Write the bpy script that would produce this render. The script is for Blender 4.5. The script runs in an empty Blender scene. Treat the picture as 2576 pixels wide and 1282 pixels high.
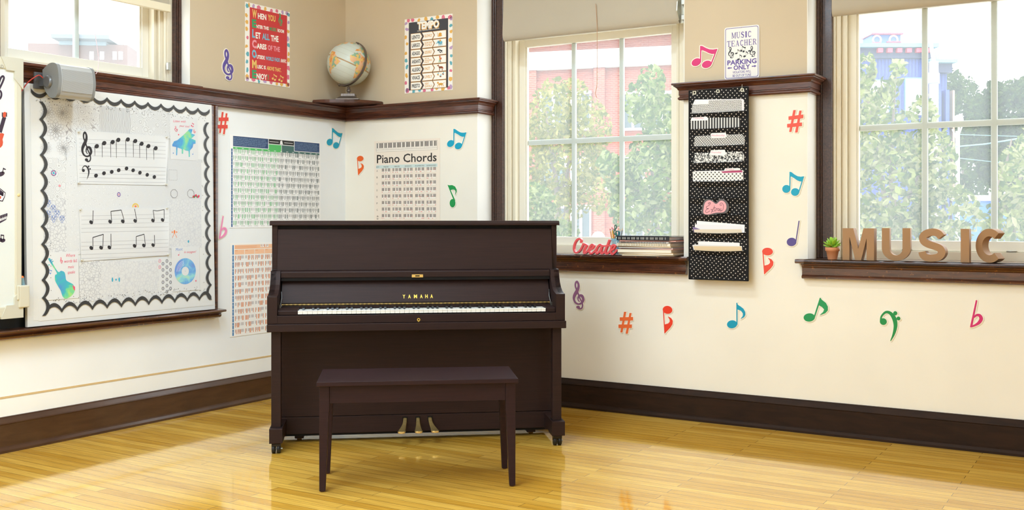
import bpy, math, random
import numpy as np
from mathutils import Vector, Matrix

random.seed(7)
rnd = random.Random(11)
SC = bpy.context.scene
COL = SC.collection
PI = math.pi

# ------------------------------------------------------------------ camera
F, CX, HY, CAMH = 2614.0, 1288.0, 547.0, 1.18
YAW = math.atan2(1612, 2614)
_c, _s = math.cos(YAW), math.sin(YAW)
ZC = F * CAMH / (961 - HY)
XC = (869 - CX) / F * ZC


def c2w(X, Z, z=None):
    X -= XC
    Z -= ZC
    p = (X * _c - Z * _s, X * _s + Z * _c)
    return p if z is None else Vector((p[0], p[1], z))


CAM = Vector((*c2w(0, 0), CAMH))


def ray(u, v):
    X = (u - CX) / F
    return Vector((X * _c - _s, X * _s + _c, -(v - HY) / F))


def at(u, v, Z):
    return CAM + ray(u, v) * Z


cam_d = bpy.data.cameras.new('camera')
cam = bpy.data.objects.new('camera', cam_d)
COL.objects.link(cam)
cam.location = CAM
cam.rotation_euler = (PI / 2, 0, YAW)
cam_d.sensor_width = 36
cam_d.lens = 36 * F / 2576
cam_d.shift_y = (HY - 641) / 2576
cam_d.clip_start = 0.05
cam_d.clip_end = 300
SC.camera = cam

# ------------------------------------------------------------------ world, sun, exposure
SC.view_settings.view_transform = 'Standard'
SC.view_settings.look = 'None'
SC.view_settings.exposure = 0.0
SC.view_settings.gamma = 1
SC.view_settings.use_curve_mapping = False
SC.cycles.use_denoising = True
SC.cycles.max_bounces = 10
SC.cycles.diffuse_bounces = 5
SC.cycles.transparent_max_bounces = 16
SC.cycles.sample_clamp_indirect = 6.0
SC.cycles.caustics_reflective = False
SC.cycles.caustics_refractive = False

W = bpy.data.worlds.new('sky')
SC.world = W
W.use_nodes = True
bg = W.node_tree.nodes['Background']
bg.inputs[0].default_value = (0.88, 0.95, 1.0, 1)
bg.inputs[1].default_value = 5.2

sun_d = bpy.data.lights.new('sun', 'SUN')
sun_d.energy = 3.0
sun_d.angle = math.radians(3)
sun_d.color = (1, 0.96, 0.88)
sun = bpy.data.objects.new('sun', sun_d)
COL.objects.link(sun)
sun.rotation_euler = Vector((-0.25, 0.48, -0.84)).to_track_quat('-Z', 'Y').to_euler()

CEIL = 3.7
ROOM_X, ROOM_Y = 8.4, -8.2
FILL_LAMP_W = 47.0
FILL_LAMP_POS = [(2.0, -2.0), (3.4, -5.2), (2.2, -4.6), (2.2, -3.4), (3.0, -6.8), (1.4, -6.2), (1.6, -7.4)]


# ------------------------------------------------------------------ materials
def lin(c):
    return c / 12.92 if c <= 0.04045 else ((c + 0.055) / 1.055) ** 2.4


def S(r, g, b):
    return (lin(r / 255), lin(g / 255), lin(b / 255), 1)


MATS = {}


def mat(name, rgb, rough=0.6, spec=0.4, metal=0.0, coat=0.0, emit=None):
    if name in MATS:
        return MATS[name]
    m = bpy.data.materials.new(name)
    m.use_nodes = True
    b = m.node_tree.nodes['Principled BSDF']
    b.inputs['Base Color'].default_value = S(*rgb)
    b.inputs['Roughness'].default_value = rough
    b.inputs['Specular IOR Level'].default_value = spec
    b.inputs['Metallic'].default_value = metal
    b.inputs['Coat Weight'].default_value = coat
    b.inputs['Coat Roughness'].default_value = 0.1
    if emit:
        b.inputs['Emission Color'].default_value = S(*rgb)
        b.inputs['Emission Strength'].default_value = emit
    MATS[name] = m
    return m


class NT:
    """small node helper"""
    def __init__(self, m):
        self.t = m.node_tree
        self.b = m.node_tree.nodes.get('Principled BSDF')

    def n(self, typ, **kw):
        nd = self.t.nodes.new(typ)
        for k, v in kw.items():
            if k.startswith('i_'):
                key = k[2:].replace('_', ' ')
                nd.inputs[key].default_value = v
            else:
                setattr(nd, k, v)
        return nd

    def l(self, a, b):
        self.t.links.new(a, b)

    def coord(self, scale=(1, 1, 1), rot=(0, 0, 0), loc=(0, 0, 0)):
        tc = self.n('ShaderNodeTexCoord')
        mp = self.n('ShaderNodeMapping')
        mp.inputs['Scale'].default_value = scale
        mp.inputs['Rotation'].default_value = rot
        mp.inputs['Location'].default_value = loc
        self.l(tc.outputs['Object'], mp.inputs['Vector'])
        return mp.outputs[0]

    def ramp(self, fac, stops):
        r = self.n('ShaderNodeValToRGB')
        el = r.color_ramp.elements
        while len(el) < len(stops):
            el.new(0.5)
        for e, (p, c) in zip(el, stops):
            e.position = p
            e.color = c
        self.l(fac, r.inputs[0])
        return r.outputs[0]

    def noise(self, vec, scale, detail=4, rough=0.55, dist=0.0):
        n = self.n('ShaderNodeTexNoise')
        n.inputs['Scale'].default_value = scale
        n.inputs['Detail'].default_value = detail
        n.inputs['Roughness'].default_value = rough
        n.inputs['Distortion'].default_value = dist
        self.l(vec, n.inputs['Vector'])
        return n.outputs[0]

    def bump(self, h, strength, dist=0.01):
        b = self.n('ShaderNodeBump')
        b.inputs['Strength'].default_value = strength
        b.inputs['Distance'].default_value = dist
        self.l(h, b.inputs['Height'])
        self.l(b.outputs[0], self.b.inputs['Normal'])

    def mix(self, fac, a, b, mode='MIX'):
        m = self.n('ShaderNodeMix', data_type='RGBA', blend_type=mode)
        for s, x in ((0, fac), (6, a), (7, b)):
            if hasattr(x, 'links'):
                self.l(x, m.inputs[s])
            else:
                m.inputs[s].default_value = x
        return m.outputs[2]

    def math(self, op, a, b=0.0):
        m = self.n('ShaderNodeMath', operation=op)
        for s, x in ((0, a), (1, b)):
            if hasattr(x, 'links'):
                self.l(x, m.inputs[s])
            else:
                m.inputs[s].default_value = x
        return m.outputs[0]

    def base(self, c):
        self.l(c, self.b.inputs['Base Color'])


def plaster(name, rgb, var=0.04):
    m = mat(name, rgb, 0.55, 0.25)
    t = NT(m)
    v = t.coord()
    n = t.noise(v, 1.3, 3)
    a = [x for x in S(*rgb)]
    lo = tuple(x * (1 - var) for x in a[:3]) + (1,)
    hi = tuple(min(1, x * (1 + var)) for x in a[:3]) + (1,)
    t.base(t.ramp(n, [(0.3, lo), (0.7, hi)]))
    t.bump(t.noise(v, 45, 3), 0.06, 0.004)
    return m


def wood(name, dark, mid, worn, scale=(3, 3, 40), wear=0.63, rough=0.32, coat=0.25):
    m = mat(name, mid, rough, 0.45, coat=coat)
    t = NT(m)
    v = t.coord(scale)
    g = t.noise(v, 3.0, 5, 0.6, 0.4)
    col = t.ramp(g, [(0.32, S(*dark)), (0.68, S(*mid))])
    v2 = t.coord((1, 1, 1))
    w = t.noise(v2, 48, 8, 0.75)
    wf = t.ramp(w, [(wear, (0, 0, 0, 1)), (wear + 0.06, (1, 1, 1, 1))])
    t.base(t.mix(wf, col, S(*worn)))
    t.bump(g, 0.12, 0.003)
    return m


M_TAN = plaster('tan wall paint', (204, 187, 160))
M_CREAM = plaster('cream wall paint', (238, 233, 221))
M_WHITEW = plaster('pale cream white paint', (241, 244, 246))
M_OFFW = plaster('off white wall paint', (243, 241, 236))
M_REVEAL = plaster('white reveal paint', (240, 238, 232))
M_CEIL = plaster('white ceiling paint', (240, 238, 232))
M_RAIL = wood('dark stained oak', (52, 27, 18), (104, 56, 36), (160, 96, 52), (3, 3, 34), 0.70)
M_RAILX = wood('worn dark oak', (50, 28, 19), (104, 60, 38), (176, 112, 58), (2.5, 2.5, 30), 0.60, 0.28, .6)
M_CASE = wood('dark oak casing', (42, 24, 18), (78, 48, 36), (140, 84, 48), (30, 30, 2), 0.68, 0.35)
M_BASE = wood('brown painted baseboard', (66, 42, 28), (80, 54, 36), (70, 46, 32), (2, 2, 10), 0.8, 0.3, 0.2)
M_FRAME = mat('cream window frame paint', (226, 217, 196), 0.4, 0.4)
M_SASH = mat('cream sash paint', (233, 228, 214), 0.4, 0.4)
M_MUNT = mat('pale grey muntin', (196, 204, 200), 0.5, 0.3)
M_SLATE = mat('black slate', (34, 36, 38), 0.5, 0.3)


def floor_mat():
    m = mat('varnished maple strips', (214, 168, 92), 0.11, 0.5, coat=.35)
    t = NT(m)
    v = t.coord()
    br = t.n('ShaderNodeTexBrick')
    br.offset = 0.41
    br.offset_frequency = 2
    br.squash = 1.0
    t.l(v, br.inputs['Vector'])
    br.inputs['Scale'].default_value = 1.0
    br.inputs['Brick Width'].default_value = 1.05
    br.inputs['Row Height'].default_value = 0.058
    br.inputs['Mortar Size'].default_value = 0.0011
    br.inputs['Mortar Smooth'].default_value = 0.3
    br.inputs['Bias'].default_value = 0.0
    br.inputs['Color1'].default_value = S(210, 158, 56)
    br.inputs['Color2'].default_value = S(238, 192, 88)
    br.inputs['Mortar'].default_value = S(96, 62, 30)
    g = t.noise(t.coord((1.6, 26, 1)), 2.2, 5, 0.62, 0.3)
    gc = t.ramp(g, [(0.28, (0.72, 0.66, 0.58, 1)), (0.72, (1.12, 1.12, 1.12, 1))])
    c = t.mix(1.0, br.outputs['Color'], gc, 'MULTIPLY')
    sp = t.noise(t.coord((5, 16, 1)), 5.0, 4, 0.7)
    sf = t.ramp(sp, [(0.77, (0, 0, 0, 1)), (0.80, (1, 1, 1, 1))])
    c = t.mix(t.math('MULTIPLY', sf, 0.55), c, S(86, 52, 22))
    t.base(c)
    wv = t.noise(t.coord((1.2, 14, 1)), 1.6, 3, 0.5)
    h = t.math('ADD', t.math('MULTIPLY', wv, 0.5), t.math('MULTIPLY', br.outputs['Fac'], -0.35))
    t.bump(h, 0.07, 0.006)
    t.b.inputs['Coat Roughness'].default_value = .05
    rr = t.noise(v, 3.0, 5, 0.7)
    t.l(t.ramp(rr, [(0.3, (0.04, 0.04, 0.04, 1)), (0.75, (0.12, 0.12, 0.12, 1))]), t.b.inputs['Roughness'])
    return m


M_FLOOR = floor_mat()


def glass_mat():
    m = bpy.data.materials.new('glare hazed window glass')
    m.use_nodes = True
    t = m.node_tree
    t.nodes.clear()
    out = t.nodes.new('ShaderNodeOutputMaterial')
    tr = t.nodes.new('ShaderNodeBsdfTransparent')
    tl = t.nodes.new('ShaderNodeBsdfTranslucent')
    tl.inputs[0].default_value = (0.92, 0.96, 0.96, 1)
    mx = t.nodes.new('ShaderNodeMixShader')
    mx.inputs[0].default_value = 0.085  # translucent white mixed in to imitate glare over the view
    t.links.new(tr.outputs[0], mx.inputs[1])
    t.links.new(tl.outputs[0], mx.inputs[2])
    t.links.new(mx.outputs[0], out.inputs[0])
    return m


M_GLASS = glass_mat()


# ------------------------------------------------------------------ mesh builder
class MB:
    def __init__(self):
        self.v, self.f, self.m, self.sm = [], [], [], []

    def add(self, vs, fs, mi=0, smooth=False):
        o = len(self.v)
        self.v += [tuple(x) for x in vs]
        for f in fs:
            self.f.append([o + i for i in f])
            self.m.append(mi)
            self.sm.append(smooth)
        return self

    def box(self, x0, x1, y0, y1, z0, z1, mi=0):
        return self.add([(x0, y0, z0), (x1, y0, z0), (x1, y1, z0), (x0, y1, z0),
                         (x0, y0, z1), (x1, y0, z1), (x1, y1, z1), (x0, y1, z1)],
                        [(0, 3, 2, 1), (4, 5, 6, 7), (0, 1, 5, 4), (1, 2, 6, 5), (2, 3, 7, 6), (3, 0, 4, 7)], mi)

    def quad(self, a, b, c, d, mi=0):
        return self.add([a, b, c, d], [(0, 1, 2, 3)], mi)

    def rect(self, p0, q0, p1, q1, n, mi=0):
        return self.add([(p0, q0, n), (p1, q0, n), (p1, q1, n), (p0, q1, n)], [(0, 1, 2, 3)], mi)

    def prism(self, poly, axis, a, b, mi=0, smooth=False):
        def mk(p, q, t):
            return {'x': (t, p, q), 'y': (p, t, q), 'z': (p, q, t)}[axis]
        n = len(poly)
        vs = [mk(p, q, a) for p, q in poly] + [mk(p, q, b) for p, q in poly]
        fs = [(i, (i + 1) % n, n + (i + 1) % n, n + i) for i in range(n)]
        self.add(vs, fs, mi, smooth)
        self.add(vs[:n], [tuple(range(n - 1, -1, -1))], mi)
        self.add(vs[n:], [tuple(range(n))], mi)
        return self

    def tube(self, pts, r, n=8, mi=0, caps=True):
        pts = [Vector(p) for p in pts]
        rs = r if isinstance(r, (list, tuple)) else [r] * len(pts)
        vs, fs = [], []
        up = None
        for i, p in enumerate(pts):
            a = pts[max(0, i - 1)]
            b = pts[min(len(pts) - 1, i + 1)]
            d = (b - a)
            d = d.normalized() if d.length > 1e-9 else Vector((0, 0, 1))
            if up is None:
                up = Vector((0, 0, 1)) if abs(d.z) < 0.9 else Vector((1, 0, 0))
            x = d.cross(up).normalized()
            up = x.cross(d).normalized()
            for k in range(n):
                t = 2 * PI * k / n
                vs.append(p + (x * math.cos(t) + up * math.sin(t)) * rs[i])
        for i in range(len(pts) - 1):
            for k in range(n):
                k2 = (k + 1) % n
                fs.append((i * n + k, i * n + k2, (i + 1) * n + k2, (i + 1) * n + k))
        self.add(vs, fs, mi, True)
        if caps:
            self.add(vs[:n], [tuple(range(n - 1, -1, -1))], mi)
            self.add(vs[-n:], [tuple(range(n))], mi)
        return self

    def lathe(self, prof, n=24, c=(0, 0, 0), mi=0, smooth=True):
        vs, fs = [], []
        for r, z in prof:
            for k in range(n):
                t = 2 * PI * k / n
                vs.append((c[0] + r * math.cos(t), c[1] + r * math.sin(t), c[2] + z))
        for i in range(len(prof) - 1):
            for k in range(n):
                k2 = (k + 1) % n
                fs.append((i * n + k, i * n + k2, (i + 1) * n + k2, (i + 1) * n + k))
        self.add(vs, fs, mi, smooth)
        self.add(vs[:n], [tuple(range(n - 1, -1, -1))], mi)
        self.add(vs[-n:], [tuple(range(n))], mi)
        return self

    def ball(self, c, r, n=12, mi=0, sc=(1, 1, 1)):
        prof = [(max(1e-5, math.sin(PI * i / n)), -math.cos(PI * i / n)) for i in range(n + 1)]
        k0 = len(self.v)
        self.lathe(prof, n * 2, (0, 0, 0), mi)
        for i in range(k0, len(self.v)):
            x, y, z = self.v[i]
            self.v[i] = (c[0] + x * r * sc[0], c[1] + y * r * sc[1], c[2] + z * r * sc[2])
        return self

    def mesh(self, me, mi=0, f=lambda co: co, smooth=False):
        self.add([f(v.co) for v in me.vertices], [tuple(p.vertices) for p in me.polygons], mi, smooth)
        return self

    def xform(self, mtx, start=0):
        for i in range(start, len(self.v)):
            self.v[i] = tuple(mtx @ Vector(self.v[i]))
        return self

    def build(self, name, mats, parent=None, mtx=None, bevel=0.0, seg=2):
        me = bpy.data.meshes.new(name)
        me.from_pydata(self.v, [], self.f)
        if not isinstance(mats, (list, tuple)):
            mats = [mats]
        for m in mats:
            me.materials.append(m)
        me.polygons.foreach_set('material_index', self.m)
        me.polygons.foreach_set('use_smooth', self.sm)
        me.update()
        ob = bpy.data.objects.new(name, me)
        COL.objects.link(ob)
        if parent:
            ob.parent = parent
        if mtx is not None:
            ob.matrix_basis = mtx
        if bevel:
            b = ob.modifiers.new('edge', 'BEVEL')
            b.width = bevel
            b.segments = seg
            b.limit_method = 'ANGLE'
            b.angle_limit = math.radians(40)
        return ob


def tag(o, label, cat, group=None, kind=None):
    if label:
        o['label'] = label
    if cat:
        o['category'] = cat
    if group:
        o['group'] = group
    if kind:
        o['kind'] = kind
    return o


def thing(name, label, cat, mtx=None, group=None):
    o = bpy.data.objects.new(name, None)
    o.empty_display_size = 0.05
    COL.objects.link(o)
    if mtx is not None:
        o.matrix_basis = mtx
    return tag(o, label, cat, group)


def struct(o):
    o['kind'] = 'structure'
    return o


def T(x, y, z, rz=0.0):
    return Matrix.Translation((x, y, z)) @ Matrix.Rotation(rz, 4, 'Z')


class Frame:
    """a flat place in the room: origin O, right U, up V, towards the viewer N"""
    def __init__(self, O, U, V):
        self.O, self.U, self.V = Vector(O), Vector(U).normalized(), Vector(V).normalized()
        self.N = self.U.cross(self.V).normalized()

    def px(self, u, v, n=0.0):
        r = ray(u, v)
        o = self.O + self.N * n
        t = (o - CAM).dot(self.N) / r.dot(self.N)
        p = CAM + r * t - self.O
        return (p.dot(self.U), p.dot(self.V))

    def m(self, p=0, q=0, n=0):
        o = self.O + self.U * p + self.V * q + self.N * n
        return Matrix(((self.U.x, self.V.x, self.N.x, o.x), (self.U.y, self.V.y, self.N.y, o.y),
                       (self.U.z, self.V.z, self.N.z, o.z), (0, 0, 0, 1)))


FR = Frame((0, 0, 0), (1, 0, 0), (0, 0, 1))          # right wall
FL = Frame((0, 0, 0), (0, 1, 0), (0, 0, 1))          # left wall


# ------------------------------------------------------------------ flat shapes
def catmull(pts, k=6):
    P = [np.array(p, float) for p in pts]
    out = []
    for i in range(len(P) - 1):
        a, b, c, d = P[max(0, i - 1)], P[i], P[i + 1], P[min(len(P) - 1, i + 2)]
        for j in range(k):
            t = j / k
            out.append(0.5 * ((2 * b) + (c - a) * t + (2 * a - 5 * b + 4 * c - d) * t * t + (3 * b - a - 3 * c + d) * t ** 3))
    out.append(P[-1])
    return [tuple(x) for x in out]


def sdf(prims, X, Y):
    D = np.full(X.shape, 1e9)
    for pr in prims:
        k = pr[0]
        if k == 'e':
            _, cx, cy, rx, ry, deg = pr
            a = math.radians(deg)
            x, y = X - cx, Y - cy
            xr = x * math.cos(a) + y * math.sin(a)
            yr = -x * math.sin(a) + y * math.cos(a)
            kk = np.sqrt((xr / rx) ** 2 + (yr / ry) ** 2)
            k2 = np.sqrt((xr / rx ** 2) ** 2 + (yr / ry ** 2) ** 2) + 1e-9
            d = kk * (kk - 1) / k2
        elif k == 'c':
            pts = pr[1]
            d = np.full(X.shape, 1e9)
            for (x0, y0, r0), (x1, y1, r1) in zip(pts[:-1], pts[1:]):
                dx, dy = x1 - x0, y1 - y0
                L = dx * dx + dy * dy + 1e-12
                t = np.clip(((X - x0) * dx + (Y - y0) * dy) / L, 0, 1)
                d = np.minimum(d, np.hypot(X - x0 - t * dx, Y - y0 - t * dy) - (r0 + (r1 - r0) * t))
        else:
            pts = pr[1]
            d = np.full(X.shape, 1e9)
            inside = np.zeros(X.shape, bool)
            for (x0, y0), (x1, y1) in zip(pts, pts[1:] + pts[:1]):
                dx, dy = x1 - x0, y1 - y0
                L = dx * dx + dy * dy + 1e-12
                t = np.clip(((X - x0) * dx + (Y - y0) * dy) / L, 0, 1)
                d = np.minimum(d, np.hypot(X - x0 - t * dx, Y - y0 - t * dy))
                cond = (y0 > Y) != (y1 > Y)
                with np.errstate(divide='ignore', invalid='ignore'):
                    xi = dx * (Y - y0) / (dy if dy else 1e-12) + x0
                inside ^= cond & (X < xi)
            d = np.where(inside, -d, d)
        D = np.minimum(D, d)
    return D


def contour(D, xs, ys, lev):
    G = D - lev
    segs = {}
    ny, nx = G.shape

    def ip(j0, i0, j1, i1):
        a, b = G[j0, i0], G[j1, i1]
        t = a / (a - b)
        return (xs[i0] + (xs[i1] - xs[i0]) * t, ys[j0] + (ys[j1] - ys[j0]) * t)
    S_ = (G < 0)
    nxt, pos = {}, {}
    for j in range(ny - 1):
        for i in range(nx - 1):
            c = (S_[j, i] * 1) | (S_[j, i + 1] * 2) | (S_[j + 1, i + 1] * 4) | (S_[j + 1, i] * 8)
            if c in (0, 15):
                continue
            e = {'b': ('h', j, i), 'r': ('v', j, i + 1), 't': ('h', j + 1, i), 'l': ('v', j, i)}
            tab = {1: 'lb', 2: 'br', 3: 'lr', 4: 'rt', 6: 'bt', 7: 'lt', 8: 'tl', 9: 'tb', 11: 'tr', 12: 'rl', 13: 'rb', 14: 'bl',
                   5: 'lbrt', 10: 'brtl'}[int(c)]
            for k in range(0, len(tab), 2):
                a, b = e[tab[k]], e[tab[k + 1]]
                nxt[a] = b
            for kk in set(tab):
                key = e[kk]
                if key not in pos:
                    pos[key] = ip(key[1], key[2], key[1], key[2] + 1) if key[0] == 'h' else ip(key[1], key[2], key[1] + 1, key[2])
    loops = []
    while nxt:
        s = next(iter(nxt))
        lp = []
        while s in nxt:
            lp.append(pos[s])
            s = nxt.pop(s)
        if len(lp) > 5:
            loops.append(rdp_loop(lp, (xs[1] - xs[0]) * 0.12))
    return [l for l in loops if len(l) > 2]


def rdp(pts, eps):
    if len(pts) < 3:
        return pts
    a, b = np.array(pts[0]), np.array(pts[-1])
    P = np.array(pts)
    d = b - a
    L = np.hypot(*d)
    if L < 1e-12:
        dist = np.hypot(*(P - a).T)
    else:
        dist = np.abs((P[:, 0] - a[0]) * d[1] - (P[:, 1] - a[1]) * d[0]) / L
    k = int(dist.argmax())
    if dist[k] < eps:
        return [pts[0], pts[-1]]
    return rdp(pts[:k + 1], eps)[:-1] + rdp(pts[k:], eps)


def rdp_loop(lp, eps):
    k = len(lp) // 2
    return rdp(lp[:k + 1], eps)[:-1] + rdp(lp[k:] + lp[:1], eps)[:-1]


def shape_loops(prims, w, h, lev=0.0, res=90, pad=0.012):
    n = res
    st = max(w, h) / n
    xs = np.arange(-pad - 2 * st, w + pad + 2 * st, st)
    ys = np.arange(-pad - 2 * st, h + pad + 2 * st, st)
    X, Y = np.meshgrid(xs, ys)
    return contour(sdf(prims, X, Y), xs, ys, lev)


def fill(mb, loops, z0, th=0.0, mi=0, off=(0, 0), bevel=0.0):
    cu = bpy.data.curves.new('shape', 'CURVE')
    cu.dimensions = '2D'
    cu.fill_mode = 'BOTH'
    cu.extrude = max(0.0, th / 2 - bevel)
    cu.bevel_depth = bevel
    cu.bevel_resolution = 2
    cu.offset = -bevel
    for lp in loops:
        sp = cu.splines.new('POLY')
        sp.points.add(len(lp) - 1)
        for p, (x, y) in zip(sp.points, lp):
            p.co = (x, y, 0, 1)
        sp.use_cyclic_u = True
    ob = bpy.data.objects.new('shape', cu)
    me = bpy.data.meshes.new_from_object(ob)
    zc = z0 + th / 2
    mb.mesh(me, mi, lambda c: (c.x + off[0], c.y + off[1], c.z + zc))
    bpy.data.objects.remove(ob)
    bpy.data.curves.remove(cu)
    bpy.data.meshes.remove(me)
    return mb


def scale_prims(prims, w, h):
    out = []
    s = (w + h) / 2
    for p in prims:
        if p[0] == 'e':
            out.append(('e', p[1] * w, p[2] * h, p[3] * w, p[4] * h, p[5]))
        elif p[0] == 'c':
            out.append(('c', [(x * w, y * h, r * h) for x, y, r in p[1]]))
        else:
            out.append(('p', [(x * w, y * h) for x, y in p[1]]))
    return out


_txt = {}


def text(mb, s, a, b, h, mi, n=0.001, bold=0.0, shear=0.0, vert=False):
    """writing laid on a flat place, baseline from a to b, capital height h"""
    key = (s, bold, shear)
    if key not in _txt:
        cu = bpy.data.curves.new('writing', 'FONT')
        cu.body = s
        cu.offset = bold
        cu.shear = shear
        cu.resolution_u = 2
        ob = bpy.data.objects.new('writing', cu)
        me = bpy.data.meshes.new_from_object(ob)
        V = [(v.co.x, v.co.y) for v in me.vertices]
        Fc = [tuple(p.vertices) for p in me.polygons]
        bpy.data.objects.remove(ob)
        bpy.data.curves.remove(cu)
        bpy.data.meshes.remove(me)
        _txt[key] = (V, Fc)
    V, Fc = _txt[key]
    if not V:
        return mb
    x0 = min(x for x, y in V)
    x1 = max(x for x, y in V)
    a, b = Vector(a), Vector(b)
    d = b - a
    L = d.length
    ux = d / L
    uy = Vector((-ux.y, ux.x))
    vs = []
    for x, y in V:
        t = (x - x0) / (x1 - x0) * L
        p = a + ux * t + uy * (y / 0.70 * h)
        vs.append((p.x, p.y, n))
    mb.add(vs, Fc, mi)
    return mb


def stroke(mb, pts, w, n, mi, th=0.0):
    """flat ribbon of width w along pts (2D)"""
    P = [Vector(p[:2]) for p in pts]
    Wd = w if isinstance(w, (list, tuple)) else [w] * len(P)
    Lf, Rt = [], []
    for i, p in enumerate(P):
        d = P[min(len(P) - 1, i + 1)] - P[max(0, i - 1)]
        d = d.normalized() if d.length > 1e-9 else Vector((1, 0))
        nn = Vector((-d.y, d.x)) * Wd[i] / 2
        Lf.append(p + nn)
        Rt.append(p - nn)
    for i in range(len(P) - 1):
        mb.quad((Rt[i].x, Rt[i].y, n), (Rt[i + 1].x, Rt[i + 1].y, n), (Lf[i + 1].x, Lf[i + 1].y, n), (Lf[i].x, Lf[i].y, n), mi)
    return mb


def disc(mb, c, rx, ry, n, mi, k=14, rot=0.0):
    a = math.radians(rot)
    vs = []
    for i in range(k):
        t = 2 * PI * i / k
        x, y = rx * math.cos(t), ry * math.sin(t)
        vs.append((c[0] + x * math.cos(a) - y * math.sin(a), c[1] + x * math.sin(a) + y * math.cos(a), n))
    mb.add(vs, [tuple(range(k))], mi)
    return mb


def ring(mb, c, rx, ry, w, n, mi, k=18):
    pts = [(c[0] + rx * math.cos(2 * PI * i / k), c[1] + ry * math.sin(2 * PI * i / k)) for i in range(k + 1)]
    return stroke(mb, pts, w, n, mi)


# note shapes in a unit box, y up
def R3(p):
    return catmull(p, 6)


SHAPES = {
    'treble': [('c', R3([(0.50, 0.075, 0.0455), (0.62, 0.03, 0.0234), (0.82, 0.06, 0.0234), (0.90, 0.15, 0.0234), (0.84, 0.26, 0.0234), (0.62, 0.42, 0.0234), (0.42, 0.62, 0.0234),
                         (0.22, 0.80, 0.0260), (0.22, 0.93, 0.0286), (0.36, 0.985, 0.0338), (0.50, 0.90, 0.0364), (0.50, 0.78, 0.0442), (0.34, 0.64, 0.0585), (0.12, 0.50, 0.0520),
                         (0.06, 0.37, 0.0390), (0.20, 0.25, 0.0312), (0.50, 0.195, 0.0260), (0.80, 0.24, 0.0312), (0.97, 0.35, 0.0442), (0.86, 0.48, 0.0468), (0.62, 0.50, 0.0338),
                         (0.46, 0.42, 0.0234), (0.48, 0.33, 0.0156), (0.60, 0.29, 0.0130)])),
               ('e', 0.47, 0.085, 0.17, 0.05, 0)],
    'sharp': [('p', [(.13, .04), (.26, .04), (.53, 1), (.39, 1)]), ('p', [(.5, 0), (.64, 0), (.9, .96), (.77, .96)]),
              ('p', [(.09, .58), (1, .63), (1, .78), (.09, .73)]), ('p', [(0, .24), (.92, .28), (.92, .43), (0, .39)])],
    'flat': [('p', [(.50, 1), (.60, .985), (.18, .02), (.02, 0)]),
             ('c', R3([(.36, .37, .02), (.55, .45, .035), (.80, .44, .05), (.92, .33, .055), (.78, .20, .05), (.50, .10, .035), (.12, .02, .02)]))],
    'beam': [('e', .18, .29, .185, .16, 18), ('e', .59, .155, .185, .155, 12), ('p', [(.335, 1), (.375, 1), (.365, .3), (.33, .3)]),
             ('p', [(1, .79), (.965, .79), (.74, .14), (.775, .14)]),
             ('p', [(.345, 1), (.42, .985), (.55, .89), (.7, .81), (.85, .785), (1, .80), (.93, .60), (.8, .60), (.68, .65), (.55, .74), (.42, .81), (.36, .805)])],
    'eighth': [('e', .26, .16, .265, .15, 12), ('p', [(.5, 1), (.545, 1), (.55, .16), (.505, .16)]),
               ('p', [(.5, 1), (.58, .92), (.72, .86), (.87, .78), (.96, .66), (.97, .55), (.9, .46), (.72, .385), (.84, .5), (.85, .6), (.75, .7), (.53, .76)])],
    'eighth_lean': [('e', .22, .17, .23, .165, 10), ('p', [(.41, .2), (.455, .2), (.71, .98), (.66, 1)]),
                    ('p', [(.66, 1), (.76, .9), (.9, .8), (.98, .65), (.98, .5), (.88, .38), (.66, .29), (.80, .42), (.84, .53), (.75, .63), (.58, .72)])],
    'eighth_back': [('e', .54, .18, .30, .18, 0), ('p', [(0, 1), (.08, .98), (.82, .3), (.74, .24)]),
                    ('p', [(0, 1), (.12, .965), (.5, .975), (.8, .91), (.97, .78), (.98, .68), (.83, .54), (.89, .68), (.83, .76), (.6, .79), (.24, .76)])],
    'eighth_down': [('e', .48, .86, .47, .14, 0), ('p', [(.03, .86), (.10, .86), (.25, 0), (.18, 0)]),
                    ('p', [(.2, 0), (.45, .1), (.75, .22), (.97, .35), (1, .47), (.85, .56), (.52, .62), (.7, .52), (.72, .43), (.55, .36), (.14, .31)])],
    'quarter': [('e', .36, .17, .36, .16, 10), ('p', [(.66, .17), (.71, .17), (.96, 1), (.90, 1)])],
    'bass': [('e', .18, .64, .16, .11, 0), ('c', R3([(.05, .66, .02), (.10, .82, .025), (.30, .96, .035), (.52, .93, .05), (.70, .76, .065), (.76, .52, .055), (.68, .25, .035), (.53, .01, .008)])),
             ('e', .75, .94, .09, .065, 0), ('e', .90, .77, .085, .06, 0)],
}


def decal(fr, kind, box, color, label, border=0.006, n0=0.0005, name=None):
    u0, v0, u1, v1 = box
    um, vm = (u0 + u1) / 2, (v0 + v1) / 2
    p0, p1 = fr.px(u0, vm)[0], fr.px(u1, vm)[0]
    q1, q0 = fr.px(um, v0)[1], fr.px(um, v1)[1]
    w, h = p1 - p0, q1 - q0
    pr = scale_prims(SHAPES[kind], w, h)
    nm = name or {'treble': 'treble_clef_cutout', 'sharp': 'sharp_sign_cutout', 'flat': 'flat_sign_cutout', 'bass': 'bass_clef_cutout',
                  'beam': 'beamed_notes_cutout', 'quarter': 'quarter_note_cutout'}.get(kind, 'eighth_note_cutout')
    a = MB()
    fill(a, shape_loops(pr, w, h, border), 0, 0.003)
    o = a.build(nm, mat('cream card edge', (242, 236, 222), 0.6), mtx=fr.m(p0, q0, n0))
    tag(o, label, 'wall cutout', 'music symbol cutouts on the walls')
    b = MB()
    fill(b, shape_loops(pr, w, h, 0.0005), 0.0031, 0.002)
    b.build('printed_face', mat('card ' + str(color), color, 0.4, 0.4), o)
    return o

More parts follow.
